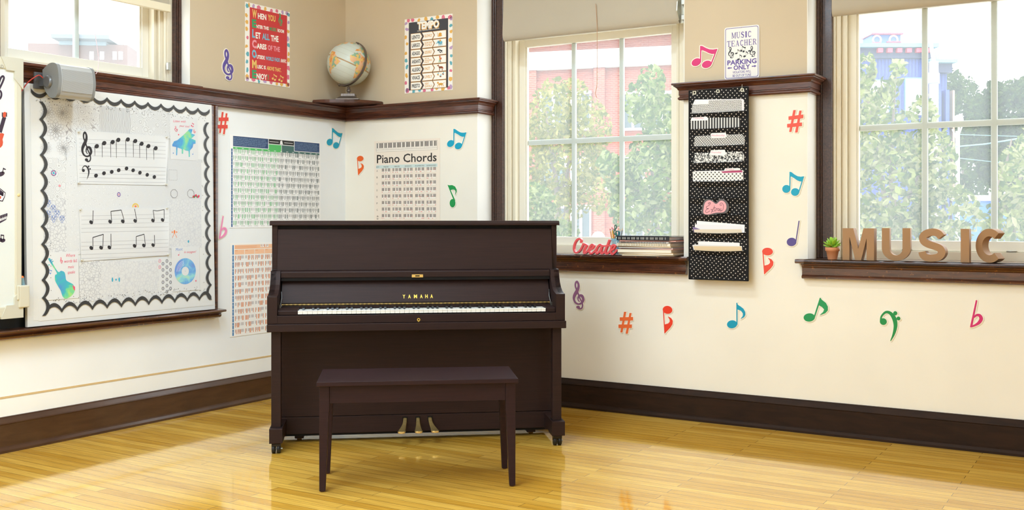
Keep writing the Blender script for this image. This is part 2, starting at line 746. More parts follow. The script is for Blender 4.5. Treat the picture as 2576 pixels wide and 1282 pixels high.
# ------------------------------------------------------------------ room shell
RT = 0.40                      # wall thickness
WIN_R = [(1.132, 2.591), (3.309, 4.768), (5.486, 6.945)]
WIN_L = [(-2.66, -1.413)]
WZ0, WZ1 = 0.93, 3.30
LZ0 = 1.955
SPLIT = 1.92


def wall_panels(mb, holes, a0, a1, z_lo, mk, rev):
    """wall with window holes as boxes; a along the wall; mk maps (a,depth,z)"""
    cuts = sorted(set([a0, a1] + [h for w in holes for h in w]))
    for c0, c1 in zip(cuts[:-1], cuts[1:]):
        hole = any(w[0] - 1e-6 <= c0 and c1 <= w[1] + 1e-6 for w in holes)
        zs = [(0, SPLIT, 1), (SPLIT, CEIL, 0)]
        if hole:
            zs = [(0, z_lo, 1), (WZ1, CEIL, 0)] if z_lo <= SPLIT else [(0, SPLIT, 1), (SPLIT, z_lo, 0), (WZ1, CEIL, 0)]
        for z0, z1, mi in zs:
            k = len(mb.v)
            mb.box(c0, c1, 0, RT, z0, z1, mi)
            for i in range(k, len(mb.v)):
                mb.v[i] = mk(*mb.v[i])
    for h0, h1 in holes:           # white linings of the window reveals
        for (a, b) in ((h0, h0 + .004), (h1 - .004, h1)):
            k = len(mb.v)
            mb.box(a, b, 0.0005, RT - .02, z_lo, WZ1, 2)
            for i in range(k, len(mb.v)):
                mb.v[i] = mk(*mb.v[i])


mb = MB()
wall_panels(mb, WIN_R, 0, ROOM_X, WZ0, lambda a, d, z: (a, d, z), True)
struct(mb.build('wall_right', [M_TAN, M_CREAM, M_REVEAL]))
mb = MB()
wall_panels(mb, WIN_L, ROOM_Y, RT, LZ0, lambda a, d, z: (-d, a, z), True)
struct(mb.build('wall_left', [M_TAN, M_WHITEW, M_REVEAL]))
ADDED_WIN_F = [(5.60, 7.05)]  # unseen side window, added to bring in low light from the right
mb = MB()
wall_panels(mb, ADDED_WIN_F, -RT, -ROOM_Y, WZ0, lambda a, d, z: (ROOM_X + d, -a, z), True)
struct(mb.build('wall_far_right', [M_REVEAL, M_REVEAL, M_REVEAL]))
ADDED_WIN_B = [(1.20, 2.65), (3.40, 4.85), (5.60, 7.05)]  # unseen windows behind the camera, added for low frontal light
mb = MB()
wall_panels(mb, ADDED_WIN_B, -RT, ROOM_X + RT, WZ0, lambda a, d, z: (a, ROOM_Y - d, z), True)
struct(mb.build('wall_back', [M_REVEAL, M_REVEAL, M_REVEAL]))
struct(MB().box(-RT, ROOM_X + .2, ROOM_Y - RT, RT, -0.25, 0).build('floor', M_FLOOR))
struct(MB().box(-RT, ROOM_X + RT, ROOM_Y - RT, RT, CEIL, CEIL + .25).build('ceiling', M_CEIL))

# overhead fill lights, added out of view to brighten the room
for i, (x, y) in enumerate(FILL_LAMP_POS):
    t = thing('added_fill_light', 'added white fill light flat on the ceiling, out of view above the classroom', 'ceiling light', T(x, y, CEIL), 'added fill lights')
    MB().box(-.62, .62, -.17, .17, -.07, 0).build('housing', mat('white enamel', (240, 240, 238), .4), t, bevel=.006)
    MB().box(-.60, .60, -.15, .15, -.078, -.07).build('diffuser', mat('lit diffuser', (255, 247, 232), .5, emit=3.0), t)
    ld = bpy.data.lights.new('added_fill_lamp', 'AREA')
    ld.shape = 'RECTANGLE'
    ld.size, ld.size_y = 1.2, .3
    ld.energy = FILL_LAMP_W
    ld.color = (.64, .83, 1)
    lo = bpy.data.objects.new('added_fill_lamp', ld)
    COL.objects.link(lo)
    lo.parent = t
    lo.location = (0, 0, -.085)


def portal(mtx, w, h):
    ld = bpy.data.lights.new('window_portal', 'AREA')
    ld.shape = 'RECTANGLE'
    ld.size, ld.size_y = w, h
    ld.cycles.is_portal = True
    lo = bpy.data.objects.new('window_portal', ld)
    COL.objects.link(lo)
    lo.matrix_basis = mtx


for a, b in WIN_R:
    portal(Matrix.Translation(((a + b) / 2, RT + .03, (WZ0 + WZ1) / 2)) @ Matrix.Rotation(-PI / 2, 4, 'X'), b - a, WZ1 - WZ0)
for a, b in WIN_L:
    portal(Matrix.Translation((-RT - .03, (a + b) / 2, (LZ0 + WZ1) / 2)) @ Matrix.Rotation(PI / 2, 4, 'Z') @ Matrix.Rotation(-PI / 2, 4, 'X'), b - a, WZ1 - LZ0)

for a, b in ADDED_WIN_B:
    portal(Matrix.Translation(((a + b) / 2, ROOM_Y - RT - .03, (WZ0 + WZ1) / 2)) @ Matrix.Rotation(PI / 2, 4, 'X'), b - a, WZ1 - WZ0)
for a, b in ADDED_WIN_F:
    portal(Matrix.Translation((ROOM_X + RT + .03, -(a + b) / 2, (WZ0 + WZ1) / 2)) @ Matrix.Rotation(PI / 2, 4, 'Y'), WZ1 - WZ0, b - a)
# mouldings: profile in (out from wall, height)
P_RAIL = [(0, 1.866), (.024, 1.866), (.030, 1.872), (.030, 1.880), (.022, 1.886), (.022, 1.892), (.026, 1.894), (.026, 1.922), (.030, 1.926), (.034, 1.934),
          (.044, 1.942), (.050, 1.946), (.050, 1.950), (.058, 1.953), (.060, 1.958), (.058, 1.964), (0, 1.966)]
P_BASE = [(0, 0), (.036, 0), (.036, .012), (.030, .026), (.020, .032), (.020, .140), (.024, .144), (.022, .150), (.016, .160), (.010, .170), (.008, .177), (0, .178)]
P_SILL = [(-.30, .930), (.070, .930), (.078, .934), (.080, .941), (.078, .949), (.070, .953), (-.30, .953)]
P_APRON = [(0, .846), (.026, .846), (.034, .850), (.036, .858), (.030, .864), (.026, .868), (.026, .905), (.032, .910), (.036, .918), (.048, .924), (.052, .930), (0, .930)]


def run(prof, wall, a, b, mb=None, mi=0):
    mb = mb or MB()
    if wall == 'R':
        return mb.prism([(-d, z) for d, z in prof], 'x', a, b, mi)
    return mb.prism([(d, z) for d, z in prof], 'y', a, b, mi)


struct(run(P_RAIL, 'L', -4.2, 0.0).build('trim_1', M_RAIL))

def sweep(prof, path, mb=None):
    """moulding along a floor plan path, mitred at the turns; the profile stands to the right of the path"""
    mb = mb or MB()
    P = [Vector(p) for p in path]
    rows = []
    for k, p in enumerate(P):
        ns = []
        if k:
            d = (p - P[k - 1]).normalized()
            ns.append(Vector((d.y, -d.x)))
        if k < len(P) - 1:
            d = (P[k + 1] - p).normalized()
            ns.append(Vector((d.y, -d.x)))
        n = ns[0] if len(ns) == 1 else (ns[0] + ns[1]) / (1 + ns[0].dot(ns[1]))
        rows.append([(p.x + n.x * d_, p.y + n.y * d_, z) for d_, z in prof])
    n = len(prof)
    vs = [v for r_ in rows for v in r_]
    fs = [(a * n + k, a * n + (k + 1) % n, (a + 1) * n + (k + 1) % n, (a + 1) * n + k) for a in range(len(P) - 1) for k in range(n)]
    mb.add(vs, fs)
    mb.add(rows[0], [tuple(range(n - 1, -1, -1))])
    mb.add(rows[-1], [tuple(range(n))])
    return mb


struct(sweep(P_RAIL, [(0, 0), (1.132, 0), (1.132, .166)]).build('trim_2', M_RAIL))
struct(sweep(P_RAIL, [(2.591, .08), (2.591, 0), (3.309, 0), (3.309, .166)]).build('trim_3', M_RAIL))
for i, (a, b) in enumerate(WIN_R):
    m = MB().prism([(-d, z) for d, z in P_SILL if d < 0 or d >= 0], 'x', a + .004, b - .004)
    m.prism([(-max(0.0, d), z) for d, z in P_SILL], 'x', a - .045, b + .045)
    m.prism([(-d, z) for d, z in P_APRON], 'x', a - .02, b + .02)
    struct(m.build('trim_%d' % (4 + i), M_RAILX))
M_BASER = wood('dark brown right baseboard', (38, 25, 17), (50, 33, 22), (60, 40, 26), (2, 2, 10), 0.8, 0.6, 0.0)  # right baseboard coloured darker than the left one
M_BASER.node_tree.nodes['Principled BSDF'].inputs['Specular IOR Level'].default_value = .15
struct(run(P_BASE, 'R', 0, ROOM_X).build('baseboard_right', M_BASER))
struct(run(P_BASE, 'L', ROOM_Y, 0).build('baseboard_left', M_BASE))
# painted band low on the left wall with its top edge shadow coloured tan
struct(MB().box(.0, .004, -6, -.0, .178, .270).box(.0, .006, -6, -.0, .270, .279, 1).build('trim_7', [plaster('white band paint', (242, 244, 244)), mat('tan edge shadow', (214, 186, 138), .5)]))
# blackboard surround on the left wall
m = MB().box(0, .010, -4.2, -1.268, .60, 1.868, 0)
struct(m.build('trim_8', M_SLATE))
m = MB().box(0, .026, -1.270, -1.246, .60, 1.868).box(0, .034, -1.246, -1.224, .60, 1.868)
struct(m.build('trim_9', M_RAILX, bevel=.003))
P_TRAY = [(0, .566), (.030, .566), (.040, .572), (.044, .582), (.040, .590), (.048, .596), (.062, .600), (.084, .604), (.088, .610), (.084, .617), (.0, .622)]
struct(run(P_TRAY, 'L', -4.2, -1.205).build('trim_10', M_RAILX))
# window 1 stool on top of the left rail
struct(MB().box(-.30, .045, -2.70, -1.35, 1.955, 1.972).build('trim_11', M_RAIL, bevel=.004))


def window(num, fr, a0, a1, z0, z1, rec, zmeet, nl, zmid, parts=True):
    """double hung sash window; wall coordinates a (along), z, n (towards the room)"""
    r = thing('window_%d' % num, None, None, fr.m())
    struct(r)

    def bx(mb, p0, p1, q0, q1, n0, n1, mi=0):
        return mb.box(p0, p1, q0, q1, n0, n1, mi)
    cw = .085
    m = MB()
    for s, e in ((a0 + .004, 1), (a1 - .004, -1)):
        x = [s, s + e * .020, s + e * .030, s + e * (cw if e > 0 else .050)]
        bx(m, min(x[0], x[1]), max(x[0], x[1]), z0, z1, -rec - .05, -rec + .022)
        bx(m, min(x[1], x[2]), max(x[1], x[2]), z0, z1, -rec - .05, -rec + .016)
        bx(m, min(x[2], x[3]), max(x[2], x[3]), z0, z1, -rec - .05, -rec + .012)
    bx(m, a0, a1, z1 - cw, z1, -rec - .05, -rec + .012)
    m.build('casing', M_CASE, r, bevel=.003)
    m = MB()
    f0, f1 = a0 + .004 + cw, a1 - .004 - cw
    g = rec + .11                        # glass depth
    for s, e in ((f0, 1), (f1, -1)):
        for o0, o1, n1 in ((0, .012, -rec - .01), (.012, .036, -rec - .03), (.036, .046, -rec - .055), (.046, .062, -rec - .05)):
            a, b = s + e * o0, s + e * o1
            bx(m, min(a, b), max(a, b), z0, z1 - cw, -g - .09, n1)
    bx(m, f1, f1 + cw - .050, z0, z1 - cw, -g - .09, -rec - .004)
    bx(m, f0, f1, z1 - cw - .03, z1 - cw, -g - .09, -rec - .02)
    bx(m, f0, f1, z0 - .02, z0 + .045, -g - .09, -rec - .07)
    m.build('frame', M_FRAME, r, bevel=.002)
    s0, s1 = f0 + .062, f1 - .062

    def sash(q0, q1, dep, rails, nm):
        m = MB()
        st = .046
        for a, b in ((s0, s0 + st), (s1 - st, s1)):
            bx(m, a, b, q0, q1, -dep - .03, -dep + .012)
        for a, b in ((s0 + st, s0 + st + .012), (s1 - st - .012, s1 - st)):
            bx(m, a, b, q0, q1, -dep - .02, -dep + .004)
        bx(m, s0 + st, s1 - st, q0, q0 + rails[0], -dep - .03, -dep + .012)
        bx(m, s0 + st, s1 - st, q1 - rails[1], q1, -dep - .03, -dep + .012)
        o = m.build(nm, M_SASH, r, bevel=.002)
        gp0, gp1, gq0, gq1 = s0 + st + .012, s1 - st - .012, q0 + rails[0], q1 - rails[1]
        m = MB()
        for i in range(1, nl):
            x = gp0 + (gp1 - gp0) * i / nl
            bx(m, x - .016, x + .016, gq0, gq1, -dep - .026, -dep - .008)
        zm = zmid if (zmid and q0 < zmid < q1) else (gq0 + gq1) / 2
        if zmid is not False:
            bx(m, gp0, gp1, zm - .017, zm + .017, -dep - .0265, -dep - .0085)
        m.build('muntin_grid', M_MUNT, o, bevel=.004)
        MB().box(gp0 - .005, gp1 + .005, gq0 - .005, gq1 + .005, -dep - .004, -dep + .000).build('pane', M_GLASS, o)
        return o
    lo = sash(z0 + .046, zmeet, g, (.055, .05), 'lower_sash')
    if zmeet < z1 - .2:
        sash(zmeet - .03, z1 - cw - .03, g + .045, (.045, .05), 'upper_sash')
    return r, lo, g


w1, lo1, g1 = window(1, FL, WIN_L[0][0], WIN_L[0][1], 1.970, WZ1, .09, 2.72, 2, False)
w2, lo2, g2 = window(2, FR, WIN_R[0][0], WIN_R[0][1], .953, WZ1, .19, 2.375, 3, 1.684)
w3, lo3, g3 = window(3, FR, WIN_R[1][0], WIN_R[1][1], .953, WZ1, .19, 2.375, 3, 1.684)
w4, lo4, g4 = window(4, FR, WIN_R[2][0], WIN_R[2][1], .953, WZ1, .19, 2.375, 3, 1.684)
FFR = Frame((ROOM_X, 0, 0), (0, -1, 0), (0, 0, 1))
for i, (a, b) in enumerate(ADDED_WIN_F):
    window(5 + i, FFR, a, b, .953, WZ1, .19, 2.375, 3, 1.684)  # added out of view for its light
FBK = Frame((ROOM_X, ROOM_Y, 0), (-1, 0, 0), (0, 0, 1))
for i, (a, b) in enumerate(ADDED_WIN_B):
    window(6 + i, FBK, ROOM_X - b, ROOM_X - a, .953, WZ1, .19, 2.375, 3, 1.684)  # added behind the camera for their light
M_STEEL = mat('brushed steel', (178, 178, 172), .35, .5, 1.0)
M_BRASS = mat('polished brass', (222, 184, 104), .30, .5, .55)
m = MB()
for x in (3.78, 4.30):
    m.tube([(x - .022, 1.004, -g3 + .02), (x - .022, 1.004, -g3 + .04), (x + .022, 1.004, -g3 + .04), (x + .022, 1.004, -g3 + .02)], .004)
m.build('sash_lift', M_STEEL, w3)
MB().box(-1.520, -1.500, 2.06, 2.105, -.085, -.066).build('catch_plate', M_STEEL, w1, bevel=.002)

# roller shades
M_SHADE = plaster('cream shade cloth', (182, 172, 154), .02)


def shade(fr, a0, a1, n, zb, label, r=.045, hem=False):
    zt = WZ1 - .06
    t = thing('roller_shade', label, 'roller shade', fr.m())
    prof = [(n - .012, zt), (n - .004, zb + .30), (n, zb + .16), (n + .004, zb + .10), (n + .006, zb + r)]
    for i in range(1, 8):
        an = PI * i / 8 * 1.05
        prof.append((n + .006 - r * .55 * (1 - math.cos(an)), zb + r - r * math.sin(an)))
    back = [(n - .06, zb + r), (n - .03, zt)]
    poly = [(q, p) for p, q in prof + back]          # (z, n) pairs for an x prism
    m = MB().prism([(z, d) for z, d in poly], 'x', a0, a1, 0, True)
    cl = m.build('cloth', M_SHADE, t)
    tube = MB().tube([(a0 - .01, zt + .02, n - .04), (a1 + .01, zt + .02, n - .04)], .03, 12)
    tube.build('roller_tube', mat('cream roller', (214, 206, 186), .5), t)
    if hem:
        MB().box(a0 - .002, a1 + .004, zb - .004, zb + .042, n - .008, n + .016).build('hem_bar', mat('cream hem', (232, 222, 196), .5), t, bevel=.004)
    return t


sh2 = shade(FR, 1.30, 2.530, -.055, 2.335, 'pale cream roller shade with a thin pull cord, hanging over the window behind the piano')
m = MB()
m.box(2.532, 2.588, 2.335, 2.50, -.085, -.078)
m.prism([(2.36, -.12), (2.47, -.12), (2.49, -.08), (2.46, -.03), (2.40, -.02), (2.35, -.05)], 'x', 2.531, 2.536)
m.build('bracket_plate', mat('pale bracket metal', (206, 204, 188), .4, .5, .5), sh2, bevel=.003)
for z in (2.365, 2.455):
    m = MB()
    m.box(2.548, 2.578, z - .016, z + .016, -.078, -.05)
    m.box(2.556, 2.570, z - .030, z - .016, -.078, -.066)
    m.build('bracket_clip', M_STEEL, sh2, bevel=.003)
cord = [at(1480, 2, 6.36), at(1480, 60, 6.34), at(1478, 130, 6.33), at(1478, 195, 6.33), at(1477, 212, 6.33), at(1473, 224, 6.33), at(1472, 231, 6.33), at(1477, 240, 6.33)]
cp = [FR.m().inverted() @ p for p in cord]
for p in cp:
    p.z = -.043
MB().tube(catmull([tuple(p) for p in cp], 4), .0019, 6).build('pull_cord', mat('tan cord', (190, 150, 122), .7), sh2)
shade(FR, 3.43, 4.70, -.055, 2.283, 'pale cream roller shade over the window with the big cardboard letters')
shade(FR, 5.60, 6.83, -.055, 2.30, 'pale cream roller shade over the window nearest the far right wall')
shade(FL, -2.60, -1.530, -.05, 2.402, 'cream roller shade with a flat hem bar over the window above the bulletin board', hem=True)

# ------------------------------------------------------------------ piano


def walnut(name, a, b, rough, coat):
    m = mat(name, a, rough, 0.16, coat=coat)
    t = NT(m)
    g = t.noise(t.coord((2, 2, 60)), 2.5, 5, .6, .3)
    t.base(t.ramp(g, [(0.3, S(*a)), (0.7, S(*b))]))
    return m


M_WAL = walnut('satin dark walnut', (41, 27, 25), (48, 32, 29), .46, .0)
M_WALB = walnut('satin dark walnut bench', (40, 25, 27), (48, 30, 32), .42, .0)
M_BLACK = mat('black shadow gap', (14, 12, 12), .6, .2)
M_RUB = mat('black rubber', (18, 18, 19), .45, .4)
M_IVORY = mat('white key plastic', (244, 243, 236), .25, .5)
M_EBONY = mat('black key', (22, 22, 23), .3, .5)
M_GOLD = mat('gold lettering', (236, 198, 84), .4, .5, .35)
M_BRASSD = mat('dull brass', (150, 118, 58), .4, .5, .9)

px_, py_ = c2w(-1.2186, 5.17)
PR = thing('upright_piano', 'dark walnut upright piano with white keys and brass pedals standing in the room corner', 'piano', T(px_, py_, 0, YAW + math.radians(7.5)))
W_ = 1.51
YB = .52
m = MB().box(-.012, W_ + .010, .243, YB + .02, 1.139, 1.150)
m.prism([(.243, 1.150), (.262, 1.163), (YB + .02, 1.163), (YB + .02, 1.150)], 'x', -.012, W_ + .010)
m.build('top_lid', M_WAL, PR, bevel=.002)
cheek = [(.010, .648), (.010, .786), (.040, .789), (.085, .797), (.125, .813), (.155, .836), (.175, .862), (.188, .890), (.193, .904), (.262, .906), (.262, 1.139), (YB, 1.139), (YB, .10), (.265, .10), (.265, .600), (.265, .648)]
for x0, x1 in ((-.001, .027), (W_ - .030, W_ - .003)):
    m = MB().prism([(y, z) for y, z in cheek if z > .6 or y > .26], 'x', x0, x1)
    m.build('side_panel', M_WAL, PR, bevel=.003)
for x0, x1 in ((.003, .048), (W_ - .050, W_ - .005)):
    ck = [(.008, .648), (.008, .786), (.040, .789), (.085, .797), (.125, .813), (.155, .836), (.175, .862), (.188, .890), (.193, .904), (.262, .906), (.262, .648)]
    MB().prism(ck, 'x', x0 - (.001 if x0 < 1 else 0), x1 - (0 if x0 < 1 else .001)).build('key_arm', M_WAL, PR, bevel=.003)
# upper front panel leaning back, dark gap under the lid
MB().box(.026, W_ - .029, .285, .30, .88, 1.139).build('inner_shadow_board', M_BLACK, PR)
m = MB().prism([(.232, .904), (.268, 1.118), (.272, 1.122), (.284, 1.122), (.25, .904)], 'x', .029, W_ - .032)
m.build('upper_panel', M_WAL, PR, bevel=.002)
m = MB().prism([(.196, .868), (.196, .896), (.199, .899), (.228, .903), (.25, .905), (.262, .868)], 'x', .050, W_ - .052)
m.build('music_ledge', M_WAL, PR, bevel=.002)
bp = thing('ledge_latch', None, None)
bp.parent = PR
m = MB()
m.box(.724, .783, .1925, .1965, .866, .8815)
m.build('plate', M_BRASS, bp, bevel=.001)
MB().box(.742, .765, .1915, .193, .871, .877).build('slot', M_BLACK, bp)
m = MB().prism([(.168, .738), (.170, .742), (.228, .852), (.245, .860), (.262, .860), (.262, .738)], 'x', .054, W_ - .056)
m.build('fallboard', M_WAL, PR, bevel=.002)
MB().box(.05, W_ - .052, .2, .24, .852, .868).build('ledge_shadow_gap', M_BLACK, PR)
fbf = Frame((0, .168, .738), (1, 0, 0), (0, .058, .114))
m = MB()
xs = [.676, .7045, .7345, .7665, .7935, .8205]
for ch, x in zip('YAMAHA', xs):
    text(m, ch, (x, .0225), (x + (.0165 if ch == 'M' else .0135), .0225), .020, 0, .0012, .03)
m.build('gold_lettering', M_GOLD, PR, mtx=fbf.m())
m = MB()
m.box(.050, W_ - .052, .160, .172, .7265, .7365, 2)
k = 0
x = .056
while x < W_ - .06:
    m.tube([(x, .160, .7315), (x + .010, .160, .7315)], .0048, 8, 0)
    m.tube([(x + .0102, .160, .7315), (x + .0218, .160, .7315)], .0044, 8, 1)
    x += .0220
m.build('hinge_strip', [mat('worn brass knuckle', (150, 122, 66), .45, .5, .6), mat('dark brass knuckle', (112, 90, 48), .5, .5, .5), M_WAL], PR)
MB().box(.045, W_ - .048, .158, .20, .7105, .7262).build('name_strip', M_WAL, PR, bevel=.002)
for x, sg in ((.052, 1), (W_ - .054, -1)):
    m = MB()
    m.box(x - .006, x + .006, .125, .150, .714, .735)
    m.tube([(x, .150, .728), (x + sg * .004, .178, .765), (x, .205, .796)], .0028, 6)
    m.tube([(x - .008, .138, .727), (x + .008, .138, .727)], .006, 8)
    m.build('fallboard_hinge_arm', mat('dark steel', (110, 108, 104), .35, .5, 1.0), PR)
for x0, x1 in ((.050, .1465), (1.4115, W_ - .052)):
    m = MB().prism([(.028, .690), (.028, .712), (.038, .716), (.160, .719), (.160, .690)], 'x', x0, x1)
    m.build('key_block', M_WAL, PR, bevel=.003)
MB().box(.045, W_ - .045, .045, .262, .640, .689).build('key_frame', M_BLACK, PR)
kw = 1.262 / 52
white_me = MB()
white_me.box(0, kw - .0008, .030, .150, .694, .7105)
white_me.box(0, kw - .0008, .0285, .032, .7065, .7118)
wk0 = white_me.build('white_key', M_IVORY, PR, bevel=.0012)
for i in range(52):
    o = wk0 if i == 0 else wk0.copy()
    if i:
        COL.objects.link(o)
        o.parent = PR
    o.location = (.148 + kw * i, 0, 0)
bm_ = MB().prism([(.080, .711), (.085, .7205), (.092, .7225), (.156, .7225), (.156, .711)], 'x', -.0055, .0055)
bk0 = None
for i in range(51):
    if 'ABCDEFG'[i % 7] in 'ACDFG':
        if bk0 is None:
            bk0 = bm_.build('black_key', M_EBONY, PR, bevel=.0015)
            o = bk0
        else:
            o = bk0.copy()
            COL.objects.link(o)
            o.parent = PR
        o.location = (.148 + kw * (i + 1), 0, 0)
MB().box(.040, W_ - .042, .010, .0275, .6485, .6895).build('key_slip', M_WAL, PR, bevel=.002)
m = MB()
ring(m, (.752, .662), .0062, .0062, .0035, 0, 0, 20)
m.v = [(x, .0095, z) for x, z, _ in m.v]
k = len(m.v)
m.box(.7487, .7499, .0085, .0098, .6525, .659)
m.box(.7541, .7553, .0085, .0098, .6525, .659)
m.box(.7487, .7553, .0085, .0098, .6515, .6530)
lk = m.build('lock_escutcheon', M_GOLD, PR)
MB().box(-.002, W_ + .002, .000, .300, .609, .6475).build('key_bed', M_WAL, PR, bevel=.003)
MB().lathe([(.002, -.006), (.010, -.0055), (.013, -.001), (.013, .003), (.009, .007), (.003, .008)], 16).xform(Matrix.Translation((.753, .222, .585)) @ Matrix.Rotation(PI / 2, 4, 'X')).build('knob', M_WAL, PR)
MB().box(.027, W_ - .030, .250, .270, .139, .609).build('lower_panel', M_WAL, PR, bevel=.002)
MB().box(.027, W_ - .030, .2505, .275, .048, .1365).build('toe_rail', M_WAL, PR, bevel=.002)
MB().box(.027, W_ - .030, .262, YB, .036, .050).build('bottom_board', M_BLACK, PR)
MB().box(.0, W_, YB - .02, YB, .10, 1.139).build('back_board', M_WAL, PR)
for x0, x1, a0, a1 in ((.016, .064, .010, .074), (W_ - .063, W_ - .016, W_ - .072, W_ - .005)):
    lg = MB().box(x0, x1, .040, .092, .124, .609).build('leg', M_WAL, PR, bevel=.003)
    tb = MB().prism([(.0, .054), (.0, .128), (.030, .128), (.26, .128), (.26, .048), (.20, .048), (.17, .036 + .018), (.155, .060), (.12, .060), (.10, .054)], 'x', a0, a1)
    tb.build('toe_block', M_WAL, PR, bevel=.003)
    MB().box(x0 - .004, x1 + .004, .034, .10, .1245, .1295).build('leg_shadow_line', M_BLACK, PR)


def caster(x, y, r=.023):
    c = thing('caster', None, None, T(x, y, 0))
    c.parent = PR
    for dx in (-.0125, .0125):
        MB().tube([(dx - .0095, 0, r), (dx - .007, 0, r), (dx + .007, 0, r), (dx + .0095, 0, r)], [r - .004, r, r, r - .004], 20).build('wheel', M_RUB, c)
    m = MB().tube([(-.024, 0, r), (.030, 0, r)], .004, 8)
    m.build('axle', M_STEEL, c)
    m = MB().prism([(-.018, .036), (.018, .036), (.022, .0485), (.016, .054), (-.016, .054), (-.022, .0485)], 'x', -.022, .022)
    m.build('housing', mat('black caster metal', (40, 34, 32), .35, .5, .4), c, bevel=.003)
    return c


caster(.042, .035)
caster(W_ - .040, .035)
for x in (.135, W_ - .135):
    c = thing('rear_caster', None, None, T(x, .33, 0))
    c.parent = PR
    MB().box(-.024, .024, -.02, .03, .012, .040).build('bracket', M_WAL, c, bevel=.004)
    MB().tube([(-.012, 0, .013), (.012, 0, .013)], .013, 16).build('wheel', M_BRASSD, c)


M_PEDAL = mat('pedal brass', (226, 196, 128), .24, .5, .8)


def pedal(x, lean):
    c = thing('pedal', None, None, T(x, 0, 0))
    c.parent = PR
    cl = R3([(0, .262, .117), (0, .240, .115), (lean * .05, .226, .106), (lean * .2, .212, .095), (lean * .5, .190, .083), (lean * .82, .165, .074), (lean, .142, .069), (lean * 1.08, .128, .067)])
    nn = len(cl) - 1
    wd = []
    for i in range(nn + 1):
        t_ = i / nn
        w_ = .0100 + .0120 * min(1, max(0, (t_ - .36) / .5)) ** 1.3
        if t_ > .84:
            w_ *= math.sqrt(max(.04, 1 - ((t_ - .84) / .165) ** 2))
        wd.append(w_)
    m = MB()
    vs = []
    for (cx, cy, cz), w in zip(cl, wd):
        vs += [(cx - w, cy, cz), (cx - w * .7, cy, cz + .004), (cx + w * .7, cy, cz + .004), (cx + w, cy, cz), (cx + w * .8, cy, cz - .007), (cx - w * .8, cy, cz - .007)]
    fs = []
    for i in range(len(cl) - 1):
        for k in range(6):
            fs.append((i * 6 + k, i * 6 + (k + 1) % 6, (i + 1) * 6 + (k + 1) % 6, (i + 1) * 6 + k))
    fs += [tuple(range(5, -1, -1)), tuple((len(cl) - 1) * 6 + k for k in range(6))]
    m.add(vs, fs, 0)
    m.build('pedal_lever', M_PEDAL, c, bevel=.001)
    MB().box(-.013, .013, .2490, .2508, .098, .126).build('slot', M_BLACK, c)


pedal(.690, -.020)
pedal(.758, 0.0)
pedal(.822, .021)

# ------------------------------------------------------------------ bench
bx_, by_ = c2w(-.8282, 4.4638)
BN = thing('piano_bench', 'dark walnut piano bench with tapered legs in front of the piano', 'bench', T(bx_, by_, 0, YAW + math.radians(6.5)))
MB().box(-.010, .859, -.020, .362, .4565, .4775).build('seat_lid', M_WALB, BN, bevel=.003)
m = MB().box(.043, .806, .006, .024, .380, .456)
m.box(.043, .806, .320, .338, .380, .456)
m.box(.006, .024, .04, .31, .380, .456)
m.box(.826, .844, .04, .31, .380, .456)
m.build('apron', M_WALB, BN, bevel=.001)
for sx, x in ((1, 0.0), (-1, .849)):
    for sy, y in ((1, 0.0), (-1, .344)):
        t_, b_ = .043, .026
        m = MB()
        m.add([(x, y, .456), (x + sx * t_, y, .456), (x + sx * t_, y + sy * t_, .456), (x, y + sy * t_, .456),
               (x, y, .375), (x + sx * t_, y, .375), (x + sx * t_, y + sy * t_, .375), (x, y + sy * t_, .375),
               (x, y, .004), (x + sx * b_, y, .004), (x + sx * b_, y + sy * b_, .004), (x, y + sy * b_, .004)],
              [(0, 1, 2, 3), (0, 4, 5, 1), (1, 5, 6, 2), (2, 6, 7, 3), (3, 7, 4, 0), (4, 8, 9, 5), (5, 9, 10, 6), (6, 10, 11, 7), (7, 11, 8, 4), (8, 11, 10, 9)])
        lg = m.build('leg', M_WALB, BN, bevel=.002)
        MB().lathe([(.008, 0), (.010, .002), (.010, .005)], 12, (x + sx * .013, y + sy * .013, 0)).build('glide', mat('brown glide', (96, 56, 40), .5), lg)

# ------------------------------------------------------------------ corner shelf and globe
sh = thing('corner_shelf', 'round fronted dark oak shelf in the room corner under the globe', 'shelf')
sh.matrix_basis = T(0, 0, 0)
R_ = .345
arc = [(0.004, -.004)] + [(R_ * math.cos(a), -R_ * math.sin(a)) for a in [PI / 2 * i / 16 for i in range(17)]]
arc = [(x + .002, y - .002) for x, y in arc]
arc2 = [(x * .985, y * .985) for x, y in arc]
m = MB().prism(arc, 'z', 1.970, 1.985)
m.prism(arc2, 'z', 1.985, 1.990)
m.prism(arc2, 'z', 1.9665, 1.970)
m.build('board', M_RAIL, sh, bevel=.002)

gx, gy = .19, -.185
GL = thing('globe', 'antique toned world globe on a stepped metal base on the corner shelf', 'globe', T(gx, gy, 1.990))
M_PEWT = mat('pewter metal', (118, 108, 102), .42, .5, .7)
m = MB()
m.prism([(-.078, -.078), (.078, -.078), (.078, .078), (-.078, .078)], 'z', 0, .006)
for s0, s1, z0, z1 in ((.076, .070, .006, .010), (.070, .048, .010, .026), (.048, .046, .026, .042), (.046, .018, .042, .046)):
    m.add([(-s0, -s0, z0), (s0, -s0, z0), (s0, s0, z0), (-s0, s0, z0), (-s1, -s1, z1), (s1, -s1, z1), (s1, s1, z1), (-s1, s1, z1)],
          [(0, 1, 5, 4), (1, 2, 6, 5), (2, 3, 7, 6), (3, 0, 4, 7), (4, 5, 6, 7)])
for k in range(5):
    m.box(-.036 + k * .016, -.028 + k * .016, -.0495, -.046, .029, .039)
m.xform(Matrix.Rotation(YAW, 4, 'Z'))
m.build('base', M_PEWT, GL)
